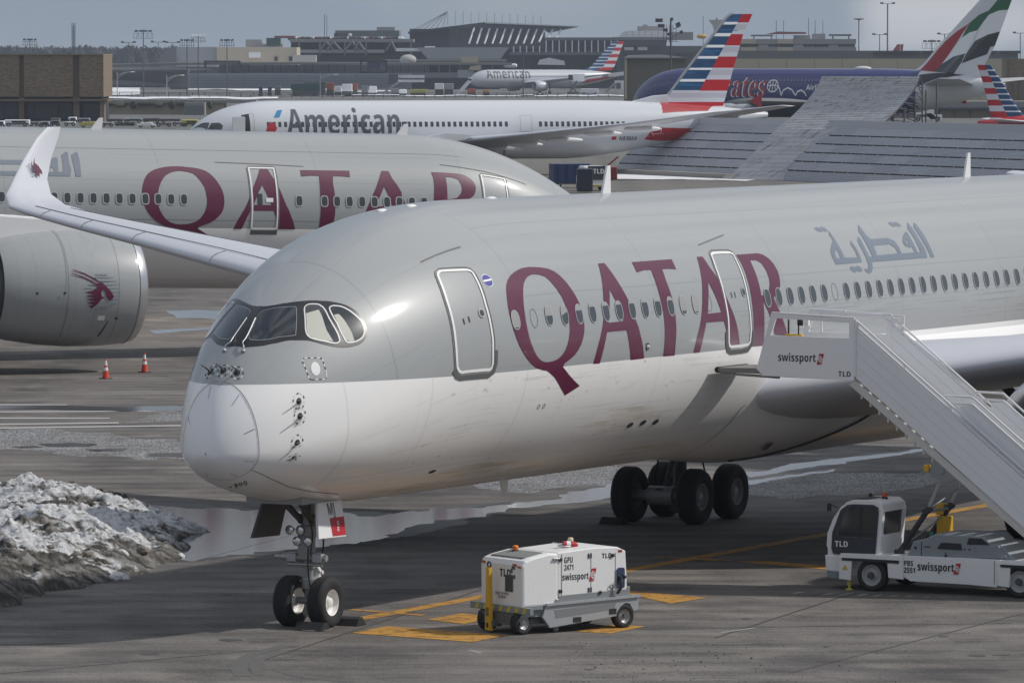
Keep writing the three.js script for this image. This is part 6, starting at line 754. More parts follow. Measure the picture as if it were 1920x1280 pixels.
// ---------- smaller striped tails ----------
function stripeTex(rows, flip) { return canvasTex(512, 512, (c, w, h) => { c.fillStyle = '#d9dce2'; c.fillRect(0, 0, w, h); const n = rows, dv = t => w * (flip ? .48 + .04 * t : .46); for (let i = 0; i < n; i++) { const y = h * i / n, k = h / n; c.fillStyle = flagBlue; flip ? c.fillRect(w * .42, y + k * .12, w, k * .76) : c.fillRect(0, y + k * .12, w * .5, k * .76); if (i % 2 === 0) { c.fillStyle = flagRed; flip ? c.fillRect(0, y, w * .42, k) : c.fillRect(w * .5, y, w, k); } else { c.fillStyle = '#cfd2da'; flip ? c.fillRect(0, y, w * .42, k) : c.fillRect(w * .5, y, w, k); } } }); }
function simpleJet(o) {
  const j = thing('airliner', o.label, 'airplane', o.pos, o.ry), S = skin({ x0: 0, tipY: o.yc - o.R * .3, yc: o.yc, R: o.R, W: o.R, top: [o.R * 2.6, 2.3, .64], bot: [o.R * 2, 2.4, .56], wid: [o.R * 2.5, 2, .58], cm: .95, tail: { x: o.len * .66, end: o.len, y: o.yc + o.R * .35, r: .25, drop: .5 } });
  part('fuselage', loft(S, stations(S, .001, o.len - .1, 24), () => -180, () => 180, 40), o.body, j);
  const b = o.fin, X = b.map(s => s.le[0]), Y = b.map(s => s.le[1]), x0 = Math.min(...X), x1 = Math.max(...b.map(s => s.le[0] + s.c)), y0 = Math.min(...Y), y1 = Math.max(...Y);
  const g = foil(b.map(s => ({ ...s, th: .1, up: [0, 1] })), 12), lef = y => { for (let i = 0; i < b.length - 1; i++) if (y <= b[i + 1].le[1]) { const t = clamp((y - b[i].le[1]) / (b[i + 1].le[1] - b[i].le[1])); return [lerp(b[i].le[0], b[i + 1].le[0], t), lerp(b[i].c, b[i + 1].c, t)]; } const e = b[b.length - 1]; return [e.le[0], e.c]; };
  part('fin', planarUV(g, (x, y) => { const [l, c] = lef(y), t = (x - l) / c; return [clamp(t, .01, .99), clamp((y - y0) / (y1 - y0), .01, .99)]; }), o.finM, j);
  for (const s of [1, -1]) { part('wing', foil([{ le: [o.len * .33, o.yc - o.R * .5, o.R * .7 * s], c: o.len * .2, th: .12 }, { le: [o.len * .62, o.yc + o.span * .05, o.span * s], c: o.len * .04, th: .1 }]), M.wing, j); part('stabiliser', foil([{ le: [o.len * .86, o.yc + o.R * .4, .5 * s], c: o.len * .085, th: .1 }, { le: [o.len * .95, o.yc + o.R * .6, o.span * .32 * s], c: o.len * .03, th: .1 }]), M.wing, j); const e = part('engine_nacelle', lathe([[o.R * .45, .2], [o.R * .5, 0], [o.R * .6, .6], [o.R * .62, 2], [o.R * .5, o.R * 1.5]], 24).rotateZ(-Math.PI / 2).translate(o.len * .34, o.yc - o.R * .85, o.span * .32 * s), o.body, j); }
  for (const [x, z] of [[o.len * .1, 0], [o.len * .5, o.R * 1.2], [o.len * .5, -o.R * 1.2]]) part('landing_gear', [rod([x, 0, z], [x, o.yc - o.R * .6, z], .18), tyre(.55, .9, .25).translate(x, .55, z)], M.gearDark, j);
  return [j, S];
}
{
  const silver = mat(.50, .52, .56, .35, { clearcoat: .3 }), finM = new THREE.MeshPhysicalMaterial({ map: stripeTex(9, false), roughness: .4, clearcoat: .3, side: THREE.DoubleSide });
  // far one at its gate
  const D = 2030, s = FOC / D, nx = (880 - 960) / s; const a = 28 * Math.PI / 180;
  const [j, S] = simpleJet({ label: 'small distant silver airliner with striped tail parked at a gate below the glass terminal', pos: [nx, 0, -D], ry: a, yc: 5.5, R: 3.1, len: 60, span: 31, body: silver, finM, fin: [{ le: [45, 8.3, 0], c: 11.5 }, { le: [48.5, 9.6, 0], c: 9.6 }, { le: [57.5, 18.6, 0], c: 4.4 }] });
  part('name_lettering', wrapGeo(S, textGeo('American', 3.2, fontB, .85, false), .03, 1, false, (x, y) => [5.4 + x, S.tAtY(5.4 + x, 5.6 + y)]), steelGrey, j);
  part('tail_band', wrapShape(S, [[[46, -10], [58, -10], [57, -38], [43, -38]]], .03, .8), M.red, j); for (let i = 0; i < 46; i++) part('cabin_window', wrapShape(S, [rrect(22 + i * .62, 10, 22 + i * .62 + .26, 17, .08, 1)], .03), M.pane, j);
  // tail standing up behind the blast fence at the right
  const finR = new THREE.MeshPhysicalMaterial({ map: stripeTex(11, false), roughness: .4, clearcoat: .3, side: THREE.DoubleSide }), D2 = 640, s2 = FOC / D2, xt = (1855 - 960) / s2;
  const b = [[1918, 214, 1857], [1900, 190, 1851.5], [1880, 155, 1843], [1858, 121.5, 1832]].map(([u, v, t]) => ({ le: [44 - ((u - 1832) / s2), 11.5 - (v - HORIZON) / s2, 0], c: (u - t) / s2 }));
  const body2 = mat(.46, .03, .035, .35, { clearcoat: .3 });
  simpleJet({ label: 'striped red, white and blue airliner tail rising above the grey blast fence at far right', pos: [(1832 - 960) / s2 + 44, 0, -D2], ry: Math.PI, yc: 4.0, R: 1.98, len: 44, span: 17, body: body2, finM: finR, fin: [{ le: [b[0].le[0] - 1.6, b[0].le[1] - 1.6, 0], c: b[0].c + 1.6 }, ...b] });
  // red and white tail beyond the long wall
  const D3 = 2600, s3 = FOC / D3; const fr = canvasTex(256, 256, (c, w, h) => { c.fillStyle = '#8e1420'; c.fillRect(0, 0, w, h); c.fillStyle = '#d9dade'; c.fillRect(0, h * .8, w, h); c.save(); c.translate(w * .75, h * .5); c.rotate(-.5); c.fillRect(-6, -h, 16, h * 2); c.restore(); });
  const f3 = [[1660, 109, 32], [1670, 100, 22], [1682, 83, 12]].map(([u, v, w]) => ({ le: [50 + (u - 1660) / s3, 11.5 - (v - HORIZON) / s3, 0], c: w / s3 }));
  simpleJet({ label: 'tiny red and white airliner tail beyond the long pale wall', pos: [(1660 - 960) / s3 - 50, 0, -D3], ry: 0, yc: 5.2, R: 2.8, len: 62, span: 28, body: mat(.6, .6, .62, .4), finM: new THREE.MeshStandardMaterial({ map: fr, roughness: .4, side: THREE.DoubleSide }), fin: f3 });
}
// ---------- the blast fence ----------
{
  const a0 = onGround(1147, 324), b0 = onGround(1529, 341.5), dir = b0.clone().sub(a0).normalize(), B = a0.clone().addScaledVector(dir, 78), n = V(-dir.z, 0, dir.x); if (n.z < 0) n.negate();
  const ry = Math.atan2(-dir.z, dir.x), fm = [0, 1, 2].map(i => mat(.40 + .03 * i, .42 + .03 * i, .46 + .03 * i, .5, { metalness: .1 })), rustM = mat(.10, .065, .045, .85), slotM = mat(.03, .03, .032, .8);
  const f = thing('blast_fence', 'long low grey corrugated jet blast fence with dark slots, behind the near jet', 'blast fence', a0.toArray(), ry);   // local x along the fence, z towards the apron
  const L = 96, rows = 6, H = 5.15, lean = 5.4;   // profile leans back as it rises
  const prof = t => [-lean * Math.pow(t, 1.25) - .2, H * Math.pow(t, .92)];
  for (let r = 0; r < rows; r++) { const t0 = r / rows + (r ? .012 : 0), t1 = (r + 1) / rows - .012, p = prof(t0), q = prof(t1); for (let k = 0; k < 16; k++) { const x0 = k * 6 + .03, x1 = k * 6 + 5.97, sl = new THREE.BufferGeometry(), dx = q[0] - p[0], dy = q[1] - p[1], pos = [], idx = [], N = 24; for (let s = 0; s <= N; s++) { const c = s / N, off = (s % 4 === 1 || s % 4 === 2 ? .05 : 0); for (const x of [x0, x1]) pos.push(x, p[1] + dy * c + off * .7, p[0] + dx * c + off * .7); } for (let s = 0; s < N; s++) idx.push(2 * s, 2 * s + 1, 2 * s + 2, 2 * s + 1, 2 * s + 3, 2 * s + 2); sl.setAttribute('position', new THREE.Float32BufferAttribute(pos, 3)); sl.setIndex(idx); const g = toCreasedNormals(sl.toNonIndexed ? sl : sl, .3); part('fence_panel', g, fm[(hash2(r, k, 5) * 3) | 0], f); } if (r) { const c = prof(r / rows); part('fence_slot', box(L, .12, .06, L / 2, c[1], c[0] - .12), slotM, f); for (let i = 0; i < 32; i++) part('slot_bracket', box(.08, .16, .1, 1.5 + i * 3, c[1], c[0] - .02), fm[0], f); } }
  part('top_plate', [box(L, .7, .1, L / 2, H + .3, prof(1)[0] + .02)], fm[2], f); part('access_gap', box(1.0, 1.0, .3, 33, 3.05, prof(.56)[0] + .12, [-.9, 0, .5]), slotM, f);
  for (let i = 0; i < 17; i++) part('fence_strut', [rod([i * 6, 0, -lean - .6], [i * 6, H, prof(1)[0] - .1], .09), rod([i * 6, 0, -lean - .6], [i * 6, 2.2, -2.4], .07)], fm[0], f);
  // taller curved deflector rising behind it
  const c0 = at(1456, 236, 566), c1 = at(1640, 236, 557), d2 = c1.clone().sub(c0).setY(0), W = d2.length(), ry2 = Math.atan2(-d2.z, d2.x);
  const t = thing('blast_deflector', 'tall curved rust-streaked grey jet blast deflector with truss on its right end', 'blast deflector', [c0.x, 0, c0.z], ry2);
  const skew = 1.45, cur = s => { const a = s * 1.25; return [-5.2 * Math.sin(a) * .9 - .6 * s, 4.9 + 5.15 * (s < .9 ? Math.pow(s / .9, 1.05) * .86 : .86 + (s - .9) * 1.4), skew * Math.pow(s, .8)]; };
  const streak = canvasTex(512, 512, (c, w, h) => { c.fillStyle = '#ffffff'; c.fillRect(0, 0, w, h); for (let i = 0; i < 500; i++) { c.globalAlpha = .18 + rand() * .45; c.fillStyle = ['#7d6a5a', '#5a4435', '#8d8178', '#3a302a'][rand() * 4 | 0]; const x = rand() * w, y = rand() * h; c.save(); c.translate(x, y); c.rotate(-.9 + rand() * .5); c.fillRect(0, 0, 4 + rand() * 26, 1 + rand() * 4); c.restore(); } c.globalAlpha = 1; });
  const dm = [0, 1].map(i => new THREE.MeshStandardMaterial({ color: lin(.44 + .04 * i, .44 + .04 * i, .455 + .04 * i), map: streak, roughness: .6, metalness: .15, side: THREE.DoubleSide }));
  const NR = 15; for (let r = -6; r < NR; r++) for (let k = 0; k < 4; k++) { const s0 = Math.max(0, r) / NR, s1 = (Math.max(0, r) + 1) / NR, lo = r < 0; const P = lo ? s => { const y = 4.9 * (1 + (r + s) / 6); return [(4.9 - y) * .85, y, -(4.9 - y) * .55]; } : s => cur(s0 + (s1 - s0) * s); const pos = [], idx = [], uv = [], N = 8; for (let i = 0; i <= N; i++) { const [z, y, dx] = P(i / N), o = i % 4 === 1 || i % 4 === 2 ? .05 : 0; for (const e of [0, 1]) { pos.push(W * (k + e * .996) / 4 + dx, y, z + o); uv.push((k + e) / 4, (r + 6 + i / N) / 21); } } for (let i = 0; i < N; i++) idx.push(2 * i, 2 * i + 1, 2 * i + 2, 2 * i + 1, 2 * i + 3, 2 * i + 2); const g = new THREE.BufferGeometry(); g.setAttribute('position', new THREE.Float32BufferAttribute(pos, 3)); g.setAttribute('uv', new THREE.Float32BufferAttribute(uv, 2)); g.setIndex(idx); g.computeVertexNormals(); part('deflector_sheet', g, dm[(r + k + 20) % 2], t); }
  const tp = cur(1), truss = []; for (const e of [1.0]) for (let r = 0; r < 9; r++) { const s = r / 9, a = cur(s), b = cur((r + 1) / 9), x = W; truss.push(rod([x + a[2], a[1], a[0] - .05], [x + b[2], b[1], b[0] - .05], .07), rod([x + tp[2], a[1] - .4, tp[0] - .3], [x + tp[2], b[1] - .4, tp[0] - .3], .08), rod([x + a[2], a[1], a[0]], [x + tp[2], a[1] - .4, tp[0] - .3], .05), rod([x + b[2], b[1], b[0]], [x + tp[2], a[1] - .4, tp[0] - .3], .05)); } for (let i = 0; i < 6; i++) truss.push(rod([W + .2 + i * .5, 0, -1 - i], [W + .2 + i * .5, 5.5 + i * .8, -1 - i], .08)); part('end_truss', truss, mat(.09, .09, .10, .6), t);
  struct('fence_snow', pool([[1140, 326], [1230, 327], [1300, 333], [1420, 338], [1400, 341], [1280, 337], [1200, 336], [1142, 336]], .05, 2, 77), mat(.72, .72, .74, .9));
  solo('kerb_block', box(30, .5, 1, 0, .25, 0).applyMatrix4(new THREE.Matrix4().makeRotationY(ry).setPosition(a0.clone().addScaledVector(dir, 18).addScaledVector(n, 1.6))), mat(.30, .28, .26, .9), 'low concrete kerb running along the foot of the blast fence', 'kerb');
}
// ---------- vehicles beside the second jet's nose ----------
{
  const p = onGround(1112, 357), t = thing('baggage_tug', 'white and grey tow tractor parked past the nose of the second grey jet', 'tow tractor', p.toArray(), .25);
  part('tug_body', [rbox(2.2, 1.0, 3.6, 0, .85, 0, .1), rbox(1.9, .9, 1.7, 0, 1.75, -.6, .12)], G.white, t); part('tug_panel', [ext([[-.75, 1.0], [.75, 1.0], [.95, 2.2], [-.95, 2.2]], .08, .02).translate(0, 0, 1.78)], G.slate, t); part('maker_name', textGeo('TLD', .42, fontB).translate(0, 1.75, 1.91), M.band, t); part('tug_lamp', [rbox(.16, .3, .05, -1.0, 1.2, 1.82, .02), rbox(.16, .3, .05, 1.0, 1.2, 1.82, .02)], M.black, t); part('tug_hazard', box(2.1, .18, .05, 0, .45, 1.82), mat(.35, .25, .05, .6), t); for (const x of [-1, 1]) for (const z of [-1.2, 1.2]) part('wheel', tyre(.42, .3, .2).rotateY(Math.PI / 2).translate(x, .42, z), M.rubber, t);
  const q = onGround(1068, 352), c = thing('cargo_container', 'dark blue covered cargo container cart beside the white tow tractor', 'cargo cart', q.toArray(), .2); part('container', [rbox(3.4, 1.7, 2.2, 0, 1.35, 0, .05), ...[-1.2, -.4, .4, 1.2].map(x => box(.06, 1.6, .05, x, 1.35, 1.12))], mat(.015, .03, .11, .5), c); part('cart_frame', [box(3.5, .15, 2.2, 0, .42, 0)], M.gearDark, c); for (const x of [-1.2, 1.2]) part('wheel', tyre(.25, .2, .12).translate(x, .25, .9), M.rubber, c);
  const r = onGround(1142, 338), e = solo('red_equipment', [rbox(1.6, 1.2, 1.4, r.x, .7, r.z, .1), rod([r.x - .4, 1.2, r.z], [r.x + .9, 2.3, r.z], .08), rod([r.x, .1, r.z], [r.x + .3, .6, r.z], .3)], mat(.22, .03, .03, .6), 'small dark red machine at the left end of the blast fence', 'ground equipment');
  const w = onGround(1138, 362); solo('dark_service_truck', [rbox(1.4, 2.0, 2.6, w.x - 1.9, 1.1, w.z - 3, .1)], mat(.025, .03, .05, .5), 'dark navy service vehicle half hidden behind the white tow tractor', 'service vehicle');
}
// ---------- buildings ----------
const BM = { tan: mat(.25, .195, .135, .9), tanD: mat(.16, .115, .08, .9), beige: mat(.46, .40, .30, .9), pale: mat(.42, .41, .39, .85), paleG: mat(.34, .35, .37, .8), conc: mat(.26, .255, .25, .9), olive: mat(.16, .15, .125, .9), dark: mat(.035, .037, .045, .8), dGrey: mat(.09, .092, .10, .8), mGrey: mat(.16, .165, .175, .8), glassB: mat(.03, .042, .07, .15), glassG: mat(.10, .12, .14, .12), white: mat(.80, .81, .83, .6), roofD: mat(.06, .062, .07, .7), snow: mat(.74, .75, .78, .95), blueW: mat(.03, .04, .12, .3), ribbed: mat(.30, .33, .38, .6, { metalness: .1 }), green: mat(.02, .07, .06, .7), redR: mat(.22, .06, .06, .7), steel: mat(.12, .125, .135, .6), rust: mat(.30, .07, .03, .7) };
const PX = (u0, v0, u1, v1, D, th = 8) => { const a = at(u0, v1, D), b = at(u1, v0, D); return box(b.x - a.x, b.y - a.y, th, (a.x + b.x) / 2, (a.y + b.y) / 2, -D - th / 2); };
const floorY = (u0, v0, u1, D, th = 8) => { const a = at(u0, v0, D), b = at(u1, v0, D); return box(b.x - a.x, a.y, th, (a.x + b.x) / 2, a.y / 2, -D - th / 2); };
// each building: a group at its foot, parts given by their outline in the picture at a real distance
function building(name, label, cat, u, D, parts) { const o = at(u, 150, D), t = thing(name, label, cat, [o.x, 0, -D]); for (const [n, g, m] of parts) part(n, (Array.isArray(g) ? join(g) : g).translate(-o.x, 0, D), m, t); return t; }
const poly = (pts, D, th = 8) => ext(pts.map(([u, v]) => { const p = at(u, v, D); return [p.x, p.y]; }), th).translate(0, 0, -D - th);
const many = (n, f) => Array.from({ length: n }, (_, i) => f(i));
const D1 = 1120;
const tanTex = canvasTex(512, 512, (c, w, h) => { c.fillStyle = '#ffffff'; c.fillRect(0, 0, w, h); for (let y = 0; y < h; y += 8) for (let x = 0; x < w; x += 22) { const k = 205 + rand() * 50 | 0; c.fillStyle = `rgb(${k},${k - 4},${k - 8})`; c.fillRect(x + (y % 16 ? 11 : 0), y, 21, 7); if (rand() < .02) { c.fillStyle = '#d8c39a'; c.fillRect(x - 20, y, 60 + rand() * 50, 6); } } });
tanTex.repeat.set(1 / 14, 1 / 14);
const tanM = new THREE.MeshStandardMaterial({ color: lin(.26, .20, .14), map: tanTex, roughness: .9, side: THREE.DoubleSide }); const boxUV = g => planarUV(g, (x, y, z) => [x + z, y]);
building('brick_building', 'flat-topped tan brick building with dark glass base at the left edge', 'building', 97, D1, [
  ...[[-40, 35], [44, 136], [148, 193]].map(([a, b]) => ['brick_wall', boxUV(PX(a, 102.5, b, 181.5, D1, 25)), tanM]), ['base', PX(-40, 181, 190, 240, D1 + 4, 20), BM.dark], ['overhang', PX(-40, 185.5, 201, 190, D1 - 1.5, 12), BM.tanD],
  ...[[34.5, 44], [136.5, 148]].map(([a, b]) => ['pilaster', [PX(a, 101, b, 183, D1 + .8, 8), PX(a, 183, b, 240, D1 - .6, 2)], BM.tanD]), ['corner_pier', PX(186.5, 190, 195, 240, D1 - .4, 3), BM.tan],
  ...[[-20, 6], [8, 32], [46, 62], [64, 108], [110, 134], [150, 185]].map(([a, b]) => ['window', PX(a, 193, b, 224, D1 + 3.6, .3), BM.glassB]), ['roof_edge', PX(-40, 101, 193, 103.2, D1 - .3, 26), BM.tan]]);
building('beige_wall', 'low cream retaining wall with ivy along its top behind the parked vans', 'wall', 300, 1260, [['wall_face', floorY(150, 193, 420, 1260, 10), BM.beige], ['coping', PX(190, 187.5, 480, 193, 1259, 11), BM.conc], ...many(9, i => ['ivy', xf(new THREE.IcosahedronGeometry(1, 2), [at(202 + i * 24, 195, 1259).x, at(0, 194.5 + (i % 3), 1259).y, -1258.5], [0, i, 0], [1.6 + (i % 2), .45 + .25 * (i % 3), .5]), mat(.05, .055, .035, .9)])]);
building('garage_block', 'grey roller-door block set into the cream wall left of the striped jet nose', 'building', 364, 1245, [['block', floorY(345, 192, 383, 1245, 6), BM.conc], ['roller_door', floorY(347.5, 198, 381, 1244.8, .3), BM.mGrey]]);
// snowy embankment and railings
{
  const D = 1850, a = at(150, 189.5, D), b = at(1180, 189.5, D), strip = (u0, v0, u1, v1, s) => struct('snow_bank', pool([[u0, v0], [(u0 + u1) / 2, v0 - .6], [u1, v0], [u1, v1], [(u0 + u1) / 2, v1 + .4], [u0, v1]], .3, 1.6, s), BM.snow);
  strip(190, 183.2, 520, 186.6, 3); strip(190, 161, 262, 180, 5); strip(350, 166, 640, 169.5, 7); strip(1000, 179.5, 1175, 181.5, 9); strip(640, 179.6, 1000, 180.8, 10); strip(640, 171.5, 760, 173, 12);
  for (const [v, n, l] of [[180.3, 50, 'dark guard rail along the snowy embankment in the far left'], [176.0, 42, 'dark fence behind the snowy embankment rail']]) { const Dr = onGround(960, v + 3).z * -1; building('guard_rail', l, 'guard rail', 600, Dr, [['rail', [PX(195, v, 1160, v + .7, Dr, .2), PX(195, v - 2.2, 1160, v - 1.7, Dr, .2)], BM.steel], ...many(n, i => ['rail_post', PX(200 + i * (960 / n), v - 3, 201.2 + i * (960 / n), v + 3, Dr, .4), BM.dGrey])]); }
}
// approach roads and the terminals beyond
building('road_viaduct', 'long concrete road viaduct crossing behind the light masts at left', 'viaduct', 500, 2150, [['deck', [poly([[190, 121], [330, 117.5], [560, 117], [960, 118.5], [960, 122], [560, 121], [330, 122], [190, 126]], 2150, 14)], BM.conc], ['parapet', poly([[190, 119.8], [330, 116.4], [560, 115.8], [960, 117.6], [960, 118.7], [560, 117.2], [330, 117.7], [190, 121.2]], 2149, .6), BM.pale], ['rear_wall', PX(410, 121.5, 800, 136.5, 2166, 3), BM.mGrey], ...many(26, i => ['column', PX(420 + i * 15, 121, 422 + i * 15, 137, 2158, 1.5), i % 4 ? BM.dGrey : BM.mGrey]), ['end_frame', [PX(382, 114, 386, 136, 2149, 3), PX(446, 116, 450, 136, 2149, 3), PX(382, 113.5, 450, 117, 2149, 3)], BM.roofD]]);
building('road_underpass', 'dark road underpass and ramp at far left beneath the viaduct', 'underpass', 270, 2080, [['rear_wall', PX(190, 132, 352, 164, 2090, 4), BM.conc], ['ramp', poly([[190, 148], [260, 152], [352, 160], [352, 164], [190, 158]], 2085, 6), BM.mGrey], ['deck', PX(190, 130.5, 352, 134.5, 2080, 12), BM.dGrey], ['bank', poly([[190, 126], [300, 125], [400, 130], [352, 133], [190, 132]], 2140, 8), BM.conc]]);
building('ribbed_wall', 'pale blue-grey ribbed barrier wall behind the parked containers', 'wall', 560, 2060, [...many(4, k => ['wall_panel', PX(352 + k * 105, 137.5, 456 + k * 105, 166, 2060, 2), BM.ribbed]), ...many(5, i => ['rib', PX(352, 141 + i * 5, 772, 141.6 + i * 5, 2059, .4), BM.mGrey])]);
building('terminal_block', 'long low beige terminal block behind the light masts', 'building', 460, 2400, [['base_storey', floorY(318, 124, 556, 2408, 12), BM.dGrey], ['main_block', PX(406, 88.5, 556, 125, 2400, 40), BM.beige], ['wing_block', PX(316, 88, 406, 125, 2405, 40), BM.paleG], ['ramped_end', poly([[300, 104], [322, 88], [330, 88], [330, 125], [300, 125]], 2404, 10), BM.mGrey], ['roof_plant', [PX(460, 74, 490, 88, 2410, 10), PX(480, 82, 530, 88, 2409, 8)], BM.paleG], ['roof_tank', PX(499, 71, 525, 85, 2408, 8), BM.green], ['canopy', PX(466, 98, 487, 108, 2398, 3), BM.white], ...[[514, 520], [541, 548]].map(([a, b]) => ['doorway', PX(a, 106, b, 114, 2399.5, .6), BM.dark]), ['low_block', PX(548, 103, 592, 116, 2396, 10), BM.pale], ['red_roof', PX(514, 67, 552, 71.5, 2420, 8), BM.redR]]);
building('parking_deck', 'grey open parking deck with slanting braces left of the glass terminal', 'parking garage', 680, 2480, [['base_storey', floorY(546, 103, 772, 2496, 12), BM.dGrey], ['roof_slab', PX(543, 73, 775, 79, 2480, 30), BM.conc], ['interior', PX(545, 79, 772, 104, 2492, 4), BM.dark], ['floor_slab', PX(545, 93, 720, 99, 2479, 20), BM.paleG], ...[[612, 626, 598], [625, 612, 640], [660, 646, 674], [672, 664, 684], [734, 724, 742]].flatMap(([t, a, b]) => [['brace', [rod(at(t, 78, 2478).toArray(), at(a, 95, 2478).toArray(), .5), rod(at(t, 78, 2478).toArray(), at(b, 95, 2478).toArray(), .5)], BM.mGrey]]), ...[560, 599, 646, 686, 770].map(u => ['column', PX(u - 1.5, 78, u + 1.5, 104, 2479, 1), BM.mGrey]), ...many(26, i => ['parked_car', rbox(4, 1.5, 2, at(548 + i * 8, 70, 2485).x, at(0, 72, 2485).y, -2485, .5), [BM.dGrey, BM.white, BM.redR, BM.mGrey][i % 4]])]);
building('dark_hall', 'dark windowless upper hall above the parking deck', 'building', 690, 2560, [['base_storey', floorY(628, 75, 748, 2570, 12), BM.dGrey], ['hall', PX(628, 57, 748, 76, 2560, 40), BM.mGrey], ['roof_step', PX(706, 50.5, 740, 58, 2562, 20), BM.paleG], ['lower_step', PX(626, 62, 650, 76, 2558, 20), BM.dGrey], ['satellite_dish', xf(new THREE.SphereGeometry(.85, 16, 10), at(656, 66, 2552).toArray(), [0, 0, 0], [1, 1, .4]), BM.white]]);
building('glass_terminal', 'glass terminal hall with sweeping roof, slanted white columns and rooftop masts', 'terminal', 920, 2520, [['base_storey', floorY(768, 91, 1060, 2535, 12), BM.dGrey], 
  ['roof', [poly([[765, 59], [842, 49.5], [908, 41.5], [1086, 49], [1084, 50.2], [1030, 54], [842, 52], [765, 63]], 2520, 60)], BM.roofD], ['roof_fascia', poly([[908, 40.8], [1087, 48.4], [1084, 50.2], [910, 43.6]], 2519, 1.5), BM.white], ['soffit', poly([[908, 44], [1083, 50.3], [1030, 61], [1020, 55]], 2524, 30), BM.paleG],
  ['dark_wall', PX(768, 54, 842, 92, 2526, 10), mat(.03, .032, .05, .6)], ...many(9, i => ['glass_bay', PX(843 + i * 20, 50 + i * .6, 862 + i * 20, 90, 2530, .6), BM.glassG]), ...many(8, i => ['mullion', PX(862 + i * 20, 49, 863 + i * 20, 90, 2529, .4), BM.dGrey]), ['corner_post', PX(841, 52, 843.4, 92, 2528, 1), BM.mGrey],
  ...many(12, i => ['slanted_column', rod(at(879 + i * 14.6, i < 9 ? 82 : 79, 2517).toArray(), at(891 + i * 14.6, 46 + i * .8, 2521).toArray(), .42), BM.white]), ['base_deck', PX(842, 86, 1064, 92, 2518, 30), BM.dGrey], ...many(13, i => ['rooftop_mast', PX(838.5 + i * 14.6, 20 + (i > 2 ? i * .8 : 0), 840 + i * 14.6, 46, 2545, .5), BM.white]), ['stay_cable', many(6, i => rod(at(838, 22, 2545).toArray(), at(770 + i * 12, 58 - i * 1.4, 2545).toArray(), .12)), BM.paleG]]);
building('wedge_building', 'pale grey wedge-ended service building in front of the glass terminal', 'building', 870, 2440, [['base_storey', floorY(802, 110, 938, 2446, 12), BM.dGrey], ['main_body', poly([[782, 89], [954, 88.6], [938, 110.5], [802, 110.5]], 2440, 30), BM.paleG], ['side_roof', PX(742, 90, 800, 96, 2445, 20), BM.white], ['roof_plant', PX(796, 86.5, 815, 90, 2446, 6), BM.white]]);
building('mid_deck', 'olive-grey deck with dark bays beneath, below the wedge building', 'building', 840, 2380, [['base_storey', floorY(724, 136, 938, 2392, 12), BM.dGrey], ['deck', PX(722, 113, 950, 121, 2380, 30), BM.olive], ['deck_edge', PX(722, 111.5, 950, 113.4, 2379, .6), BM.pale], ['dark_bay', PX(730, 121, 940, 137, 2395, 4), BM.dark], ...many(10, i => ['column', PX(742 + i * 20, 121, 744 + i * 20, 137, 2382, 1.4), BM.mGrey]), ['white_hut', PX(864, 106, 896, 116.5, 2378, 6), BM.beige], ['lower_wall', PX(722, 136, 935, 146, 2375, 8), BM.mGrey], ['tarp_dome', xf(new THREE.SphereGeometry(1, 20, 12), at(765, 112, 2377).toArray(), [0, 0, 0], [3.4, 2.2, 3]), BM.pale]]);
building('elevated_walkway', 'elevated glazed walkway on white columns right of the glass terminal', 'walkway', 1100, 2500, [['base_storey', floorY(957, 127, 1180, 2514, 12), BM.dGrey], ['roof', PX(1022, 70, 1170, 75.5, 2500, 14), BM.mGrey], ['interior', PX(1022, 75, 1170, 97, 2510, 2), mat(.05, .055, .075, .5)], ['deck', PX(955, 97, 1300, 103, 2499, 16), BM.mGrey], ['under_deck', PX(960, 103, 1180, 128, 2512, 3), BM.dark], ...many(17, i => ['white_column', PX(962 + i * 12.2, i < 5 ? 86 : 76, 964.2 + i * 12.2, 98, 2497, .7), BM.white]), ['white_vault', poly([[1008, 121], [1012, 112], [1030, 108], [1058, 114], [1060, 122]], 2470, 10), BM.white], ['white_tank', xf(new THREE.CapsuleGeometry(.9, 4, 6, 12), at(957, 123, 2465).toArray(), [0, 0, Math.PI / 2]), BM.white]]);
building('pavilion_terminal', 'stepped grey terminal with curved pale roof behind the floodlight mast', 'terminal', 1220, 2460, [['base_storey', floorY(1158, 99, 1330, 2472, 12), BM.dGrey], ['curved_roof', poly([[1160, 70], [1168, 60], [1180, 57.5], [1246, 57.5], [1256, 60], [1258, 70]], 2460, 30), BM.white], ...many(7, i => ['roof_rib', PX(1174 + i * 12, 57, 1174.8 + i * 12, 68, 2459, .3), BM.paleG]), ['roof_edge', PX(1150, 69.5, 1260, 75, 2456, 24), BM.mGrey], ['glazing', PX(1160, 75, 1250, 86, 2465, 2), BM.glassG], ...[[1171, 1188], [1196, 1214]].map(([a, b]) => ['window_band', PX(a, 88, b, 94, 2462, .5), BM.white]), ['lower_body', PX(1158, 86, 1330, 100, 2468, 10), BM.dGrey], ['roof_plant', [PX(1196, 49, 1246, 58, 2475, 10), PX(1206, 46, 1214, 50, 2474, 4), PX(1248, 60, 1300, 75, 2474, 10)], BM.conc], ['yellow_unit', xf(new THREE.SphereGeometry(1, 14, 10), at(1316, 68, 2452).toArray(), [0, 0, 0], [2.2, 1, 1.4]), mat(.5, .33, .03, .6)], ['curved_canopy', poly([[1180, 103], [1240, 102], [1280, 107], [1280, 109], [1172, 108]], 2440, 12), BM.pale]]);
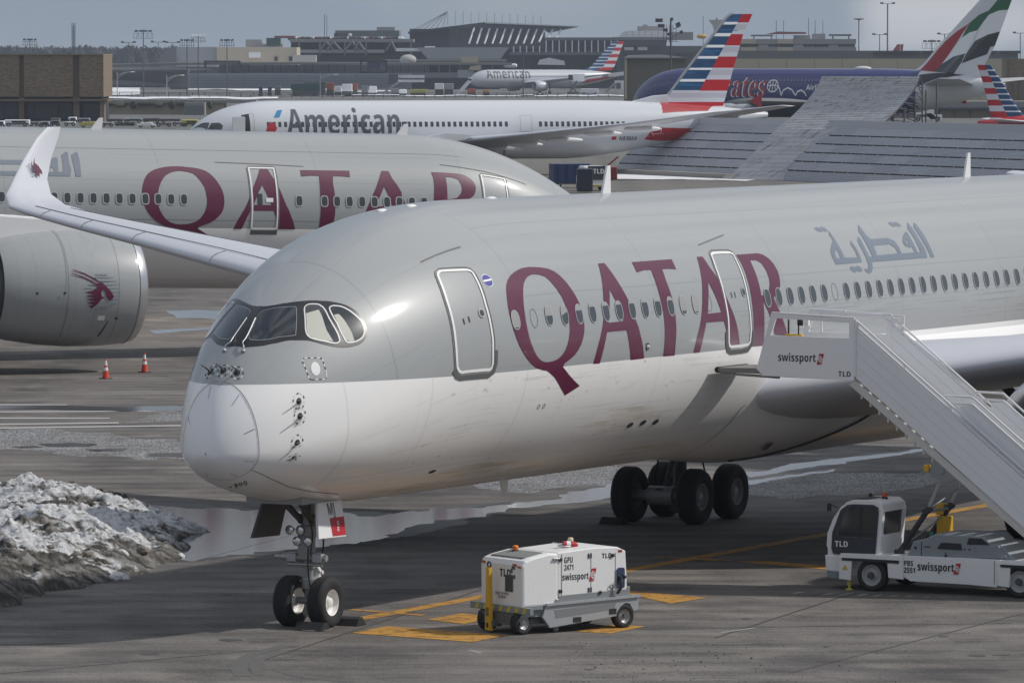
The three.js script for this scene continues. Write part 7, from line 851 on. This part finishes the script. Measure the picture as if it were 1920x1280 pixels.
building('olive_wall', 'tall plain olive-brown wall beside the blue jet nose', 'wall', 1228, 1180, [['wall_face', floorY(1172.5, 109, 1288, 1180, 14), BM.olive], ['wall_cap', PX(1172, 107.8, 1288, 109.4, 1179, 15), BM.conc], ['edge_strip', PX(1172, 109, 1176, 186, 1179.6, 1), BM.beige]]);
building('control_cab', 'flared pale control cab just left of the striped fin tip', 'tower', 1345, 2700, [['flared_cap', poly([[1330, 37], [1362, 37], [1353, 48], [1350, 62], [1341, 62], [1338, 48]], 2700, 8), BM.pale], ['shaft', floorY(1341, 60, 1350, 2702, 5), BM.conc], ['beacon', PX(1343, 33, 1345, 37, 2702, .6), BM.dark]]);
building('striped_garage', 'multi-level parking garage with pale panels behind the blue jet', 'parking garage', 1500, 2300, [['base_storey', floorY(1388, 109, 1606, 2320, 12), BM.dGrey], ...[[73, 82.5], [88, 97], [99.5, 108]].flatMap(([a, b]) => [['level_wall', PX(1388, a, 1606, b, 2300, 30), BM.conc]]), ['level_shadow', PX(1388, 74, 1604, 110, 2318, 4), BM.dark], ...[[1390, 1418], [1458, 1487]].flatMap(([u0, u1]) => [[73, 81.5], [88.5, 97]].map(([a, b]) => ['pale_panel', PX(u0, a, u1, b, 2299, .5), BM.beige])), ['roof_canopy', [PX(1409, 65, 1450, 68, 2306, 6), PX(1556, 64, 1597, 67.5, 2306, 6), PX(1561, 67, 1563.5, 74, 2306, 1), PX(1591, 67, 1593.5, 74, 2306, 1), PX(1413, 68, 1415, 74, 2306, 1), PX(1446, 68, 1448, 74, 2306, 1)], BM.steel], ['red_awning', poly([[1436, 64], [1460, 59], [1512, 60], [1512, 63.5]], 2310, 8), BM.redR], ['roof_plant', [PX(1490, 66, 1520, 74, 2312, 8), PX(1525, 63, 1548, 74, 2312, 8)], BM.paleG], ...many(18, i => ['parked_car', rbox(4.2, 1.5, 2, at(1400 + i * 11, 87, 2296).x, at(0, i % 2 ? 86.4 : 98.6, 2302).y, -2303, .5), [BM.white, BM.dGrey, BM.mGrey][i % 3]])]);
building('long_wall', 'long pale beige wall running behind the blue jet and its tail', 'wall', 1640, 1500, [...many(10, i => ['wall_panel', floorY(1372 + i * 52, 110, 1423.4 + i * 52, 1500, 8), BM.beige]), ['parapet', PX(1372, 95, 1910, 110, 1530, 6), BM.mGrey], ...[[1640, 1725], [1733, 1750], [1860, 1868], [1877, 1915]].map(([a, b]) => ['parapet_block', PX(a, 95, b, 100, 1529, 7), BM.dGrey])]);
building('brown_gable', 'brown brick end wall at the right edge behind the tails', 'building', 1912, 1350, [['brick_wall', boxUV(floorY(1893, 110, 1990, 1350, 20)), tanM], ['corner_strip', PX(1889, 110, 1894, 200, 1349, 3), BM.tanD], ...many(2, i => ['dark_panel', PX(1900 + i * 12, 150, 1908 + i * 12, 190, 1349.6, .4), BM.tanD])]);
building('hangar_row', 'low grey hangars with brown doors under the blue jet tail', 'hangar', 1800, 1180, [['hangar_wall', floorY(1690, 190, 1990, 1180, 20), BM.conc], ...[[1740, 1760], [1764, 1787], [1793, 1818], [1822, 1850]].map(([a, b]) => ['hangar_door', floorY(a, 206, b, 1179.5, .5), BM.tan]), ['eaves', PX(1690, 201, 1990, 205, 1178, 3), BM.dGrey]]);
{ const p = onGround(1840, 238); const t = thing('stairs_truck', 'white boarding stairs vehicle parked before the hangars under the blue tail', 'stairs truck', [p.x, 0, -1120], 0), s = FOC / 1120, X = u => (u - 1840) / s, Y = v => 11.5 - (v - HORIZON) / s; part('stair_flight', ext([[X(1812), Y(212)], [X(1826), Y(212)], [X(1856), Y(236)], [X(1840), Y(236)]], 2), BM.white, t); part('upper_platform', [box(3.4, 1.4, 2, X(1815), Y(212), 1)], BM.white, t); part('chassis', [box(5, .9, 2, X(1822), .8, 1)], BM.white, t); for (const x of [-3, .8]) part('wheel', tyre(.45, .4, .2).translate(x - 1, .45, 2), M.rubber, t); }
// ---------- masts ----------
const mastM = mat(.075, .075, .08, .6), galvM = mat(.38, .39, .41, .5);
function mast(label, u, v0, v1, D, kind, o = {}) {
  const top = at(u, v0, D), s = D / FOC, foot = 0, t = thing(o.name || 'floodlight_mast', label, o.cat || 'light mast', [top.x, 0, -D]), H = top.y, r = Math.max(.12, 1.0 * s * (o.w || 1)), m = o.m || mastM;
  part('pole', rod([0, foot, 0], [0, H, 0], r * 1.2, r * .8, 10), m, t);
  const k = s; // metres per pixel
  if (kind === 'rack') { part('lamp_rack', [box(36 * k, .5 * k, 1.5 * k, 0, H - 7 * k, 0), box(36 * k, .5 * k, 1.5 * k, 0, H - 17 * k, 0), ...many(9, i => rod([(-18 + i * 4.5) * k, H - 17 * k, 0], [(-18 + (i * 4.5 + (i % 2 ? 3 : 0))) * k, H - 7 * k, 0], .35 * k))], m, t); for (let i = 0; i < 4; i++) part('flood_lamp', rbox(7 * k, 3.4 * k, 4 * k, (-13 + i * 8.6) * k, H - 3 * k, k, .5 * k), m, t); }
  if (kind === 'pair') { part('cross_arm', [box(30 * k, .7 * k, k, 0, H - 12 * k, 0), box(24 * k, .6 * k, k, 0, H - 6 * k, 0), ...many(7, i => rod([(-13 + i * 4.3) * k, H - 15 * k, 0], [(-13 + i * 4.3) * k, H - 5 * k, 0], .4 * k))], m, t); for (const x of [-10, -3, 3, 10]) part('flood_lamp', rbox(5.5 * k, 3 * k, 3 * k, x * k, H - 2 * k, k, .4 * k, [.3, 0, x > 3 ? .4 : 0]), o.lampM || m, t); }
  if (kind === 'tee') { part('cross_arm', [box(26 * k, 1 * k, k, 0, H, 0)], m, t); for (const x of [-11, 11]) part('flood_lamp', rbox(6 * k, 3 * k, 3 * k, x * k, H + 1.4 * k, k, .4 * k), m, t); }
  if (kind === 'crown') { part('lamp_ring', lathe([[1 * k, 0], [8 * k, 2 * k], [8 * k, 3.4 * k], [1 * k, 4 * k]], 14).translate(0, H - 2 * k, 0), m, t); for (let i = 0; i < 6; i++) part('flood_lamp', rbox(3 * k, 2 * k, 2 * k, Math.cos(i) * 8 * k, H + .5 * k, Math.sin(i) * 8 * k, .3 * k), m, t); }
  if (kind === 'arm') { part('lamp_arm', [tube([[0, H - 8 * k, 0], [8 * k, H - 3 * k, 0], [20 * k, H, 0], [30 * k, H + .5 * k, 0]], .55 * k, 6, 16), tube([[0, H - 13 * k, 0], [8 * k, H - 6 * k, 0], [18 * k, H - .8 * k, 0]], .5 * k, 6, 12)], m, t); part('lamp_head', rbox(8 * k, 1.4 * k, 3 * k, 29 * k, H + .2 * k, 0, .4 * k), BM.white, t); }
  if (kind === 'cluster') { const L = [[-22, 4, 14, 7], [-18, 14, 13, 6], [-10, 22, 9, 6], [2, 2, 5, 6], [14, 12, 9, 8], [20, 26, 6, 6], [-4, 30, 6, 5]]; part('lamp_frame', [box(34 * k, .8 * k, 2 * k, -2 * k, H - 44 * k, 0), ...[-14, -8, -2, 4, 10].map(x => rod([x * k, H - 44 * k, 0], [x * k, H - 12 * k, 0], .5 * k)), rod([4 * k, H - 20 * k, 0], [18 * k, H - 16 * k, 0], .6 * k), rod([4 * k, H - 34 * k, 0], [20 * k, H - 26 * k, 0], .6 * k)], m, t); for (const [x, y, w, h] of L) part('flood_lamp', rbox(w * k, h * k, 4 * k, x * k, H - y * k, k, .6 * k, [0, 0, x > 8 ? .5 : 0]), m, t); }
  if (kind === 'lattice') part('lattice', many(Math.floor(H / (6 * k)), i => [rod([-3 * k, i * 6 * k, 0], [3 * k, (i + 1) * 6 * k, 0], .5 * k), rod([3 * k, i * 6 * k, 0], [-3 * k, (i + 1) * 6 * k, 0], .5 * k)]).flat().concat([rod([-3 * k, 0, 0], [-3 * k, H, 0], .6 * k), rod([3 * k, 0, 0], [3 * k, H, 0], .6 * k)]), m, t);
  return t;
}
mast('dark four-lamp floodlight mast with two tiers standing at left of the pair', 268, 55, 186, 1850, 'rack'); mast('shorter floodlight mast of the close pair left of centre', 350, 73, 176, 1900, 'pair'); mast('taller floodlight mast with white lamps of the close pair left of centre', 371, 65, 176, 1890, 'pair', { lampM: BM.white }); mast('floodlight mast standing alone before the beige terminal block', 425, 73, 178, 1880, 'pair');
mast('broad floodlight rack on a pole above the tan brick building', 55, 72, 103, 2400, 'pair'); mast('dark lattice radio tower with lit tip above the tan brick building', 137, 43, 104, 2600, 'lattice', { name: 'radio_tower', cat: 'radio tower' }); mast('large clustered floodlight mast in front of the olive wall', 1258, 34, 190, 1160, 'cluster', { w: 2 });
mast('tallest slim light pole under the cloud at right', 1665, 7, 110, 1620, 'tee', { m: mat(.2, .2, .21, .6), w: 1.6 }); mast('crown-topped light pole left of the tallest slim pole', 1611, 36, 110, 1700, 'crown', { m: mat(.17, .17, .18, .6), w: 1.2 }); mast('wide four-lamp floodlight rack beside the red tail', 1748, 74, 110, 1600, 'rack'); mast('short twin-lamp pole behind the red tail', 1650, 65, 110, 1640, 'tee', { m: mat(.17, .17, .18, .6) }); mast('small twin-lamp pole against the cloud beside the green tail', 1772, 64, 110, 1660, 'tee'); mast('twin-lamp pole at far right beyond the tails', 1914, 62, 110, 1640, 'tee', { m: mat(.17, .17, .18, .6) });
mast('curved-arm white street lamp nearest the dark underpass', 312, 141, 181, 1840, 'arm', { name: 'street_lamp', cat: 'street lamp', m: galvM, w: .7 }); mast('curved-arm white street lamp before the green container', 600, 140, 181, 1840, 'arm', { name: 'street_lamp', cat: 'street lamp', m: galvM, w: .7 }); mast('straight thin street lamp at left of the four-lamp mast', 219, 135, 181, 1845, 'arm', { name: 'street_lamp', cat: 'street lamp', m: galvM, w: .6 });
for (const [u, v, l] of [[608, 26, 'left of two thin twin radio antennas above the parking deck'], [612.5, 28, 'right of two thin twin radio antennas above the parking deck'], [1319, 30, 'thin antenna left of the control cab'], [1456, 38, 'first thin pole from the striped fin on the garage roof'], [1470, 38, 'second thin pole from the striped fin on the garage roof'], [1516.5, 34, 'thicker third pole from the striped fin on the garage roof'], [1529, 38, 'fourth thin pole from the striped fin on the garage roof'], [1543.5, 38, 'fifth thin pole from the striped fin on the garage roof']]) mast(l, u, v, 75, 2650, 'none', { name: 'antenna_pole', cat: 'antenna', m: mat(.26, .27, .29, .6), w: .9 });
for (const [u, v, D, l] of [[240, 80, 2500, 'first twin lamp post right of the four-lamp mast'], [296, 79, 2480, 'second twin lamp post right of the four-lamp mast'], [323, 80, 2460, 'third twin lamp post at the ramped end of the terminal']]) mast(l, u, v, 120, D, 'tee', { name: 'lamp_post', cat: 'lamp post', w: .7 });
mast('slim dark pole rising in front of the distant silver airliner', 981, 95, 181, 1830, 'none', { name: 'flag_pole', cat: 'pole', w: 1 });
// ---------- boards, vehicles and stores round the far apron ----------
building('display_board', 'dark framed blue electronic board beside the ribbed wall', 'sign', 700, 2040, [['frame', [PX(675, 113, 726, 116, 2040, 1), PX(675, 134, 726, 137, 2040, 1), PX(675, 113, 678, 137, 2040, 1), PX(723, 113, 726, 137, 2040, 1)], BM.dark], ['screen', PX(688, 115, 713, 130, 2041, .4), BM.blueW], ['side_grid', PX(713, 115, 723, 134, 2041, .3), BM.mGrey]]);
building('stair_tower', 'dark stair tower at the end of a jet bridge left of the distant airliner', 'jet bridge', 745, 1990, [['tower', [PX(728, 138, 746, 158, 1990, 5)], BM.dGrey], ['bridge_tube', [PX(744, 141, 795, 146, 1992, 4), PX(744, 149.5, 795, 154, 1990, 4)], BM.white], ['bridge_side', PX(744, 146, 795, 149.5, 1991, 4), BM.dGrey], ['service_stair', poly([[710, 178], [716, 178], [752, 153], [746, 152]], 1988, 2), BM.pale]]);
building('boarding_stairs', 'white boarding stairs leaning to the distant airliner nose', 'stairs', 868, 1985, [['flight', poly([[852, 178], [862, 178], [886, 150], [880, 147]], 1985, 3), BM.white], ['platform', PX(878, 145, 888, 151, 1985, 3), BM.white]]);
building('gate_building', 'small white jet bridge head above the distant airliner nose', 'jet bridge', 880, 2100, [['bridge_head', PX(858, 131, 888, 146, 2100, 6), BM.paleG], ['sloped_roof', poly([[878, 131], [882, 124], [901, 122], [901, 132]], 2099, 6), BM.beige]]);
building('jet_bridge', 'white jet bridge and hut right of the distant striped tail', 'jet bridge', 1160, 1700, [['bridge_tube', poly([[1140, 138], [1172, 134], [1172, 141], [1142, 144]], 1700, 4), BM.white], ['hut', PX(1153, 151, 1172, 168, 1700, 4), BM.white], ['hut_window', PX(1156, 155, 1164, 166, 1699.5, .3), BM.mGrey], ['bridge_stair', poly([[1134, 172], [1139, 173], [1156, 156], [1151, 155]], 1699, 1.5), BM.paleG]]);
building('catering_truck', 'white catering lift truck raised at the distant airliner tail', 'catering truck', 1082, 1960, [['raised_box', PX(1075, 138.5, 1096, 152.5, 1960, 5), BM.white], ['box_front', PX(1066, 140, 1074, 150, 1961, 4), BM.dark], ['scissor_lift', [rod(at(1068, 152, 1959).toArray(), at(1082, 174, 1959).toArray(), .3), rod(at(1082, 152, 1959).toArray(), at(1068, 174, 1959).toArray(), .3)], BM.dGrey], ['chassis', floorY(1064, 172, 1086, 1960, 4), BM.dGrey]]);
const farCols = [[BM.white, 'white'], [BM.mGrey, 'grey'], [mat(.30, .32, .36, .6), 'pale blue'], [BM.dGrey, 'dark grey'], [BM.rust, 'orange'], [mat(.52, .45, .10, .6), 'yellow']];
function farBox(u0, v0, u1, v1, D, m, name, label, cat, grp) { const a = at(u0, v1, D), b = at(u1, v0, D), w = b.x - a.x, h = Math.max(.5, b.y - Math.max(0, a.y)), t = thing(name, label, cat, [(a.x + b.x) / 2, 0, -D], 0, grp), y0 = Math.max(0, a.y); part('cargo_body', [rbox(w, h * .8, 3, 0, y0 + h * .58, 0, .15)], m, t); part('lower_frame', [box(w * .9, Math.max(.3, y0 + h * .2), 2.6, 0, Math.max(.3, y0 + h * .2) / 2 + .02, 0)], M.gearDark, t); for (const x of [-.32, .32]) part('wheel', tyre(.45, .3, .2).translate(w * x, .45, 1.5), M.rubber, t); return t; }
[[545, 156, 600, 171, BM.green, 'long dark green shipping container on the far apron', 'shipping_container', 'container'], [612, 155, 626, 172, BM.rust, 'orange loader at the right of the dark green container', 'cargo_loader', 'loader'], [661, 156, 670, 171, BM.rust, 'orange loader right of the two white trucks', 'cargo_loader', 'loader'], [627, 161, 640, 175, BM.white, 'white service truck right of the first orange loader', 'service_truck', 'truck'], [641, 157, 660, 174, BM.white, 'twin white box truck between the two orange loaders', 'service_truck', 'truck'], [678, 160, 690, 177, BM.mGrey, 'grey cart column left of the jet bridge stair', 'baggage_cart', 'cart'], [692, 161, 706, 177, BM.white, 'white cart beside the jet bridge stair', 'baggage_cart', 'cart'], [733, 166, 748, 177, BM.paleG, 'pale cart below the jet bridge tube', 'baggage_cart', 'cart'], [749, 167, 762, 177, BM.white, 'white tank cart below the jet bridge tube', 'tank_cart', 'cart'], [768, 167, 800, 176, mat(.42, .40, .12, .6), 'yellow and white car parked below the jet bridge', 'service_car', 'car'], [815, 156, 832, 170, BM.white, 'white truck left of the stack of carts', 'service_truck', 'truck'], [833, 156, 850, 170, BM.paleG, 'pale truck just left of the boarding stairs', 'service_truck', 'truck'], [905, 168, 918, 175, mat(.5, .22, .04, .6), 'orange tractor under the distant airliner belly', 'tow_tractor', 'tractor'], [876, 166, 892, 176, BM.rust, 'red-orange cargo dolly at the foot of the boarding stairs', 'cargo_dolly', 'dolly'], [1005, 174, 1020, 179, BM.white, 'low white car below the distant airliner wing', 'service_car', 'car'], [1090, 166, 1122, 182, BM.white, 'white vehicle with stairs before the distant striped tail', 'service_truck', 'truck'], [485, 162, 492, 171, BM.blueW, 'first small blue cabinet left of the green container', 'blue_cabinet', 'cabinet'], [502, 162, 509, 171, BM.blueW, 'second small blue cabinet left of the green container', 'blue_cabinet', 'cabinet'], [515, 162, 526, 171, BM.mGrey, 'grey cabinet next to the green container', 'grey_cabinet', 'cabinet'], [570, 153, 612, 157, BM.dGrey, 'dark flat load behind the green container', 'flat_trailer', 'trailer']].forEach(([a, b, c, d, m, l, n, k], i) => farBox(a, b, c, d, 1930 + (i % 4) * 18, m, n, l, k));
// vans, carts and stores parked before the tan building
const rowThings = [[-10, 8, 0, 226], [8, 55, 0, 224], [56, 72, 2, 229], [74, 92, 2, 227], [93, 112, 1, 225], [121, 141, 0, 228], [95, 112, 1, 221], [128, 143, 0, 219], [146, 168, 2, 221], [150, 186, 5, 229], [190, 212, 2, 229], [213, 256, 1, 230], [258, 292, 0, 230], [292, 322, 1, 233], [324, 345, 2, 228], [200, 230, 3, 222], [232, 266, 2, 221], [268, 300, 3, 221], [300, 338, 3, 222], [340, 372, 5, 224], [345, 366, 3, 231]];
const rowWords = ['at the left edge of the row', 'with a dark front panel before the tan building', 'low and pale before the first brick bay', 'next beside the first brick pilaster', 'tall in front of the glass base', 'with a framed door before the brick wall', 'in the back row below the first pilaster', 'in the back row below the second pilaster', 'in the back row right of the second pilaster', 'with a coloured stripe beside the small winglet', 'low, left of the round tank', 'with a rounded tank body', 'with a bright sloped cover', 'low, right of the sloped cover', 'boxy, near the white jet nose', 'in the back row by the brick corner', 'in the back row below the cream wall', 'in the back row left of the roller door', 'in the back row below the roller door', 'with a bright roof beside the white jet nose', 'nearest the white jet nose'];
rowThings.forEach(([a, b, c, v], i) => { const back = v < 223, D = back ? 1085 : 1010 + (i % 3) * 12, s = FOC / D, p = at((a + b) / 2, 240, D), w = (b - a) / s, h = 11.5 - (v - HORIZON) / s, [m, nm] = farCols[c], t = thing('service_van', `${nm} airport vehicle ${rowWords[i]}`, 'service vehicle', [p.x, 0, -D], 0, 'vehicles and carts parked before the tan building'); const round = i === 11; part('vehicle_body', round ? [xf(new THREE.SphereGeometry(1, 20, 12), [0, h * .55, 0], [0, 0, 0], [w / 2, h * .45, 1.2])] : i === 12 || i === 9 ? [ext([[-w / 2, .4], [w / 2, .4], [w / 2 - .2, h * .6], [w * .25, h], [-w * .3, h], [-w / 2, h * .7]], 2, .05)] : [rbox(w, h - .35, 2.1, 0, (h + .35) / 2, 0, .15)], m, t); part('vehicle_glass', box(w * .55, h * .28, .05, w * .08, h * .72, round ? 1.1 : 1.1), BM.dark, t); part('vehicle_trim', box(w * .98, .18, .06, 0, .55, 1.12), BM.dGrey, t); for (const x of [-.33, .33]) part('wheel', tyre(.36, .25, .18).translate(w * x, .36, .95), M.rubber, t); });
// ---------- bare winter trees on the skyline ----------
{
  const tm = mat(.045, .04, .042, .95), rnd = mulberry(77);
  function bare(x, z, h, w, seed) { const q = mulberry(seed), L = []; const grow2 = (p, d, l, r, n) => { const e = p.clone().addScaledVector(d, l); L.push(rod(p.toArray(), e.toArray(), r, r * .6, 4)); if (n) for (let i = 0; i < 3; i++) grow2(e, d.clone().add(V((q() - .5) * 1.5 * w, .15 + q() * .5, (q() - .5) * 1.2)).normalize(), l * (.62 + q() * .2), r * .6, n - 1); }; grow2(V(x, 0, z), V(0, 1, 0), h * .32, h * .02, 4); return L; }
  const big = at(230, 80, 3400), t1 = thing('bare_tree', 'big domed bare tree on the skyline left of the four-lamp mast', 'tree', [big.x, 0, -3400]); const parts = bare(0, 0, big.y * .95, 1.1, 5); part('trunk', parts[0], tm, t1); part('crown', parts.slice(1), tm, t1);
  const all = []; for (let i = 0; i < 150; i++) { const u = -40 + i * 2.6 + rnd() * 3, D = 3500 + rnd() * 600, s = FOC / D, top = 88 + 6 * fbm(i * .13, 2, 3, 300) + rnd() * 3.5 + (u > 330 ? 4 : 0), p = at(u, top, D), h = p.y; const g = new THREE.IcosahedronGeometry(1, 2), a = g.attributes.position; for (let k = 0; k < a.count; k++) { const v = V(a.getX(k), a.getY(k), a.getZ(k)); v.multiplyScalar(.72 + .5 * hash2(k, i, 8)); a.setXYZ(k, v.x, v.y, v.z); } g.computeVertexNormals(); all.push(xf(g, [p.x, h * .55, -D], [0, rnd() * 6, 0], [2.4 + rnd() * 3.4, h * .5, 3]), rod([p.x, 0, -D], [p.x, h * .5, -D], .4, .2, 5)); }
  const w = part('distant_woods', all, mat(.05, .048, .05, .95)); w.userData = { kind: 'stuff', label: 'dark line of bare winter woods on the left horizon', category: 'trees' };
}
renderer.render(scene, camera);
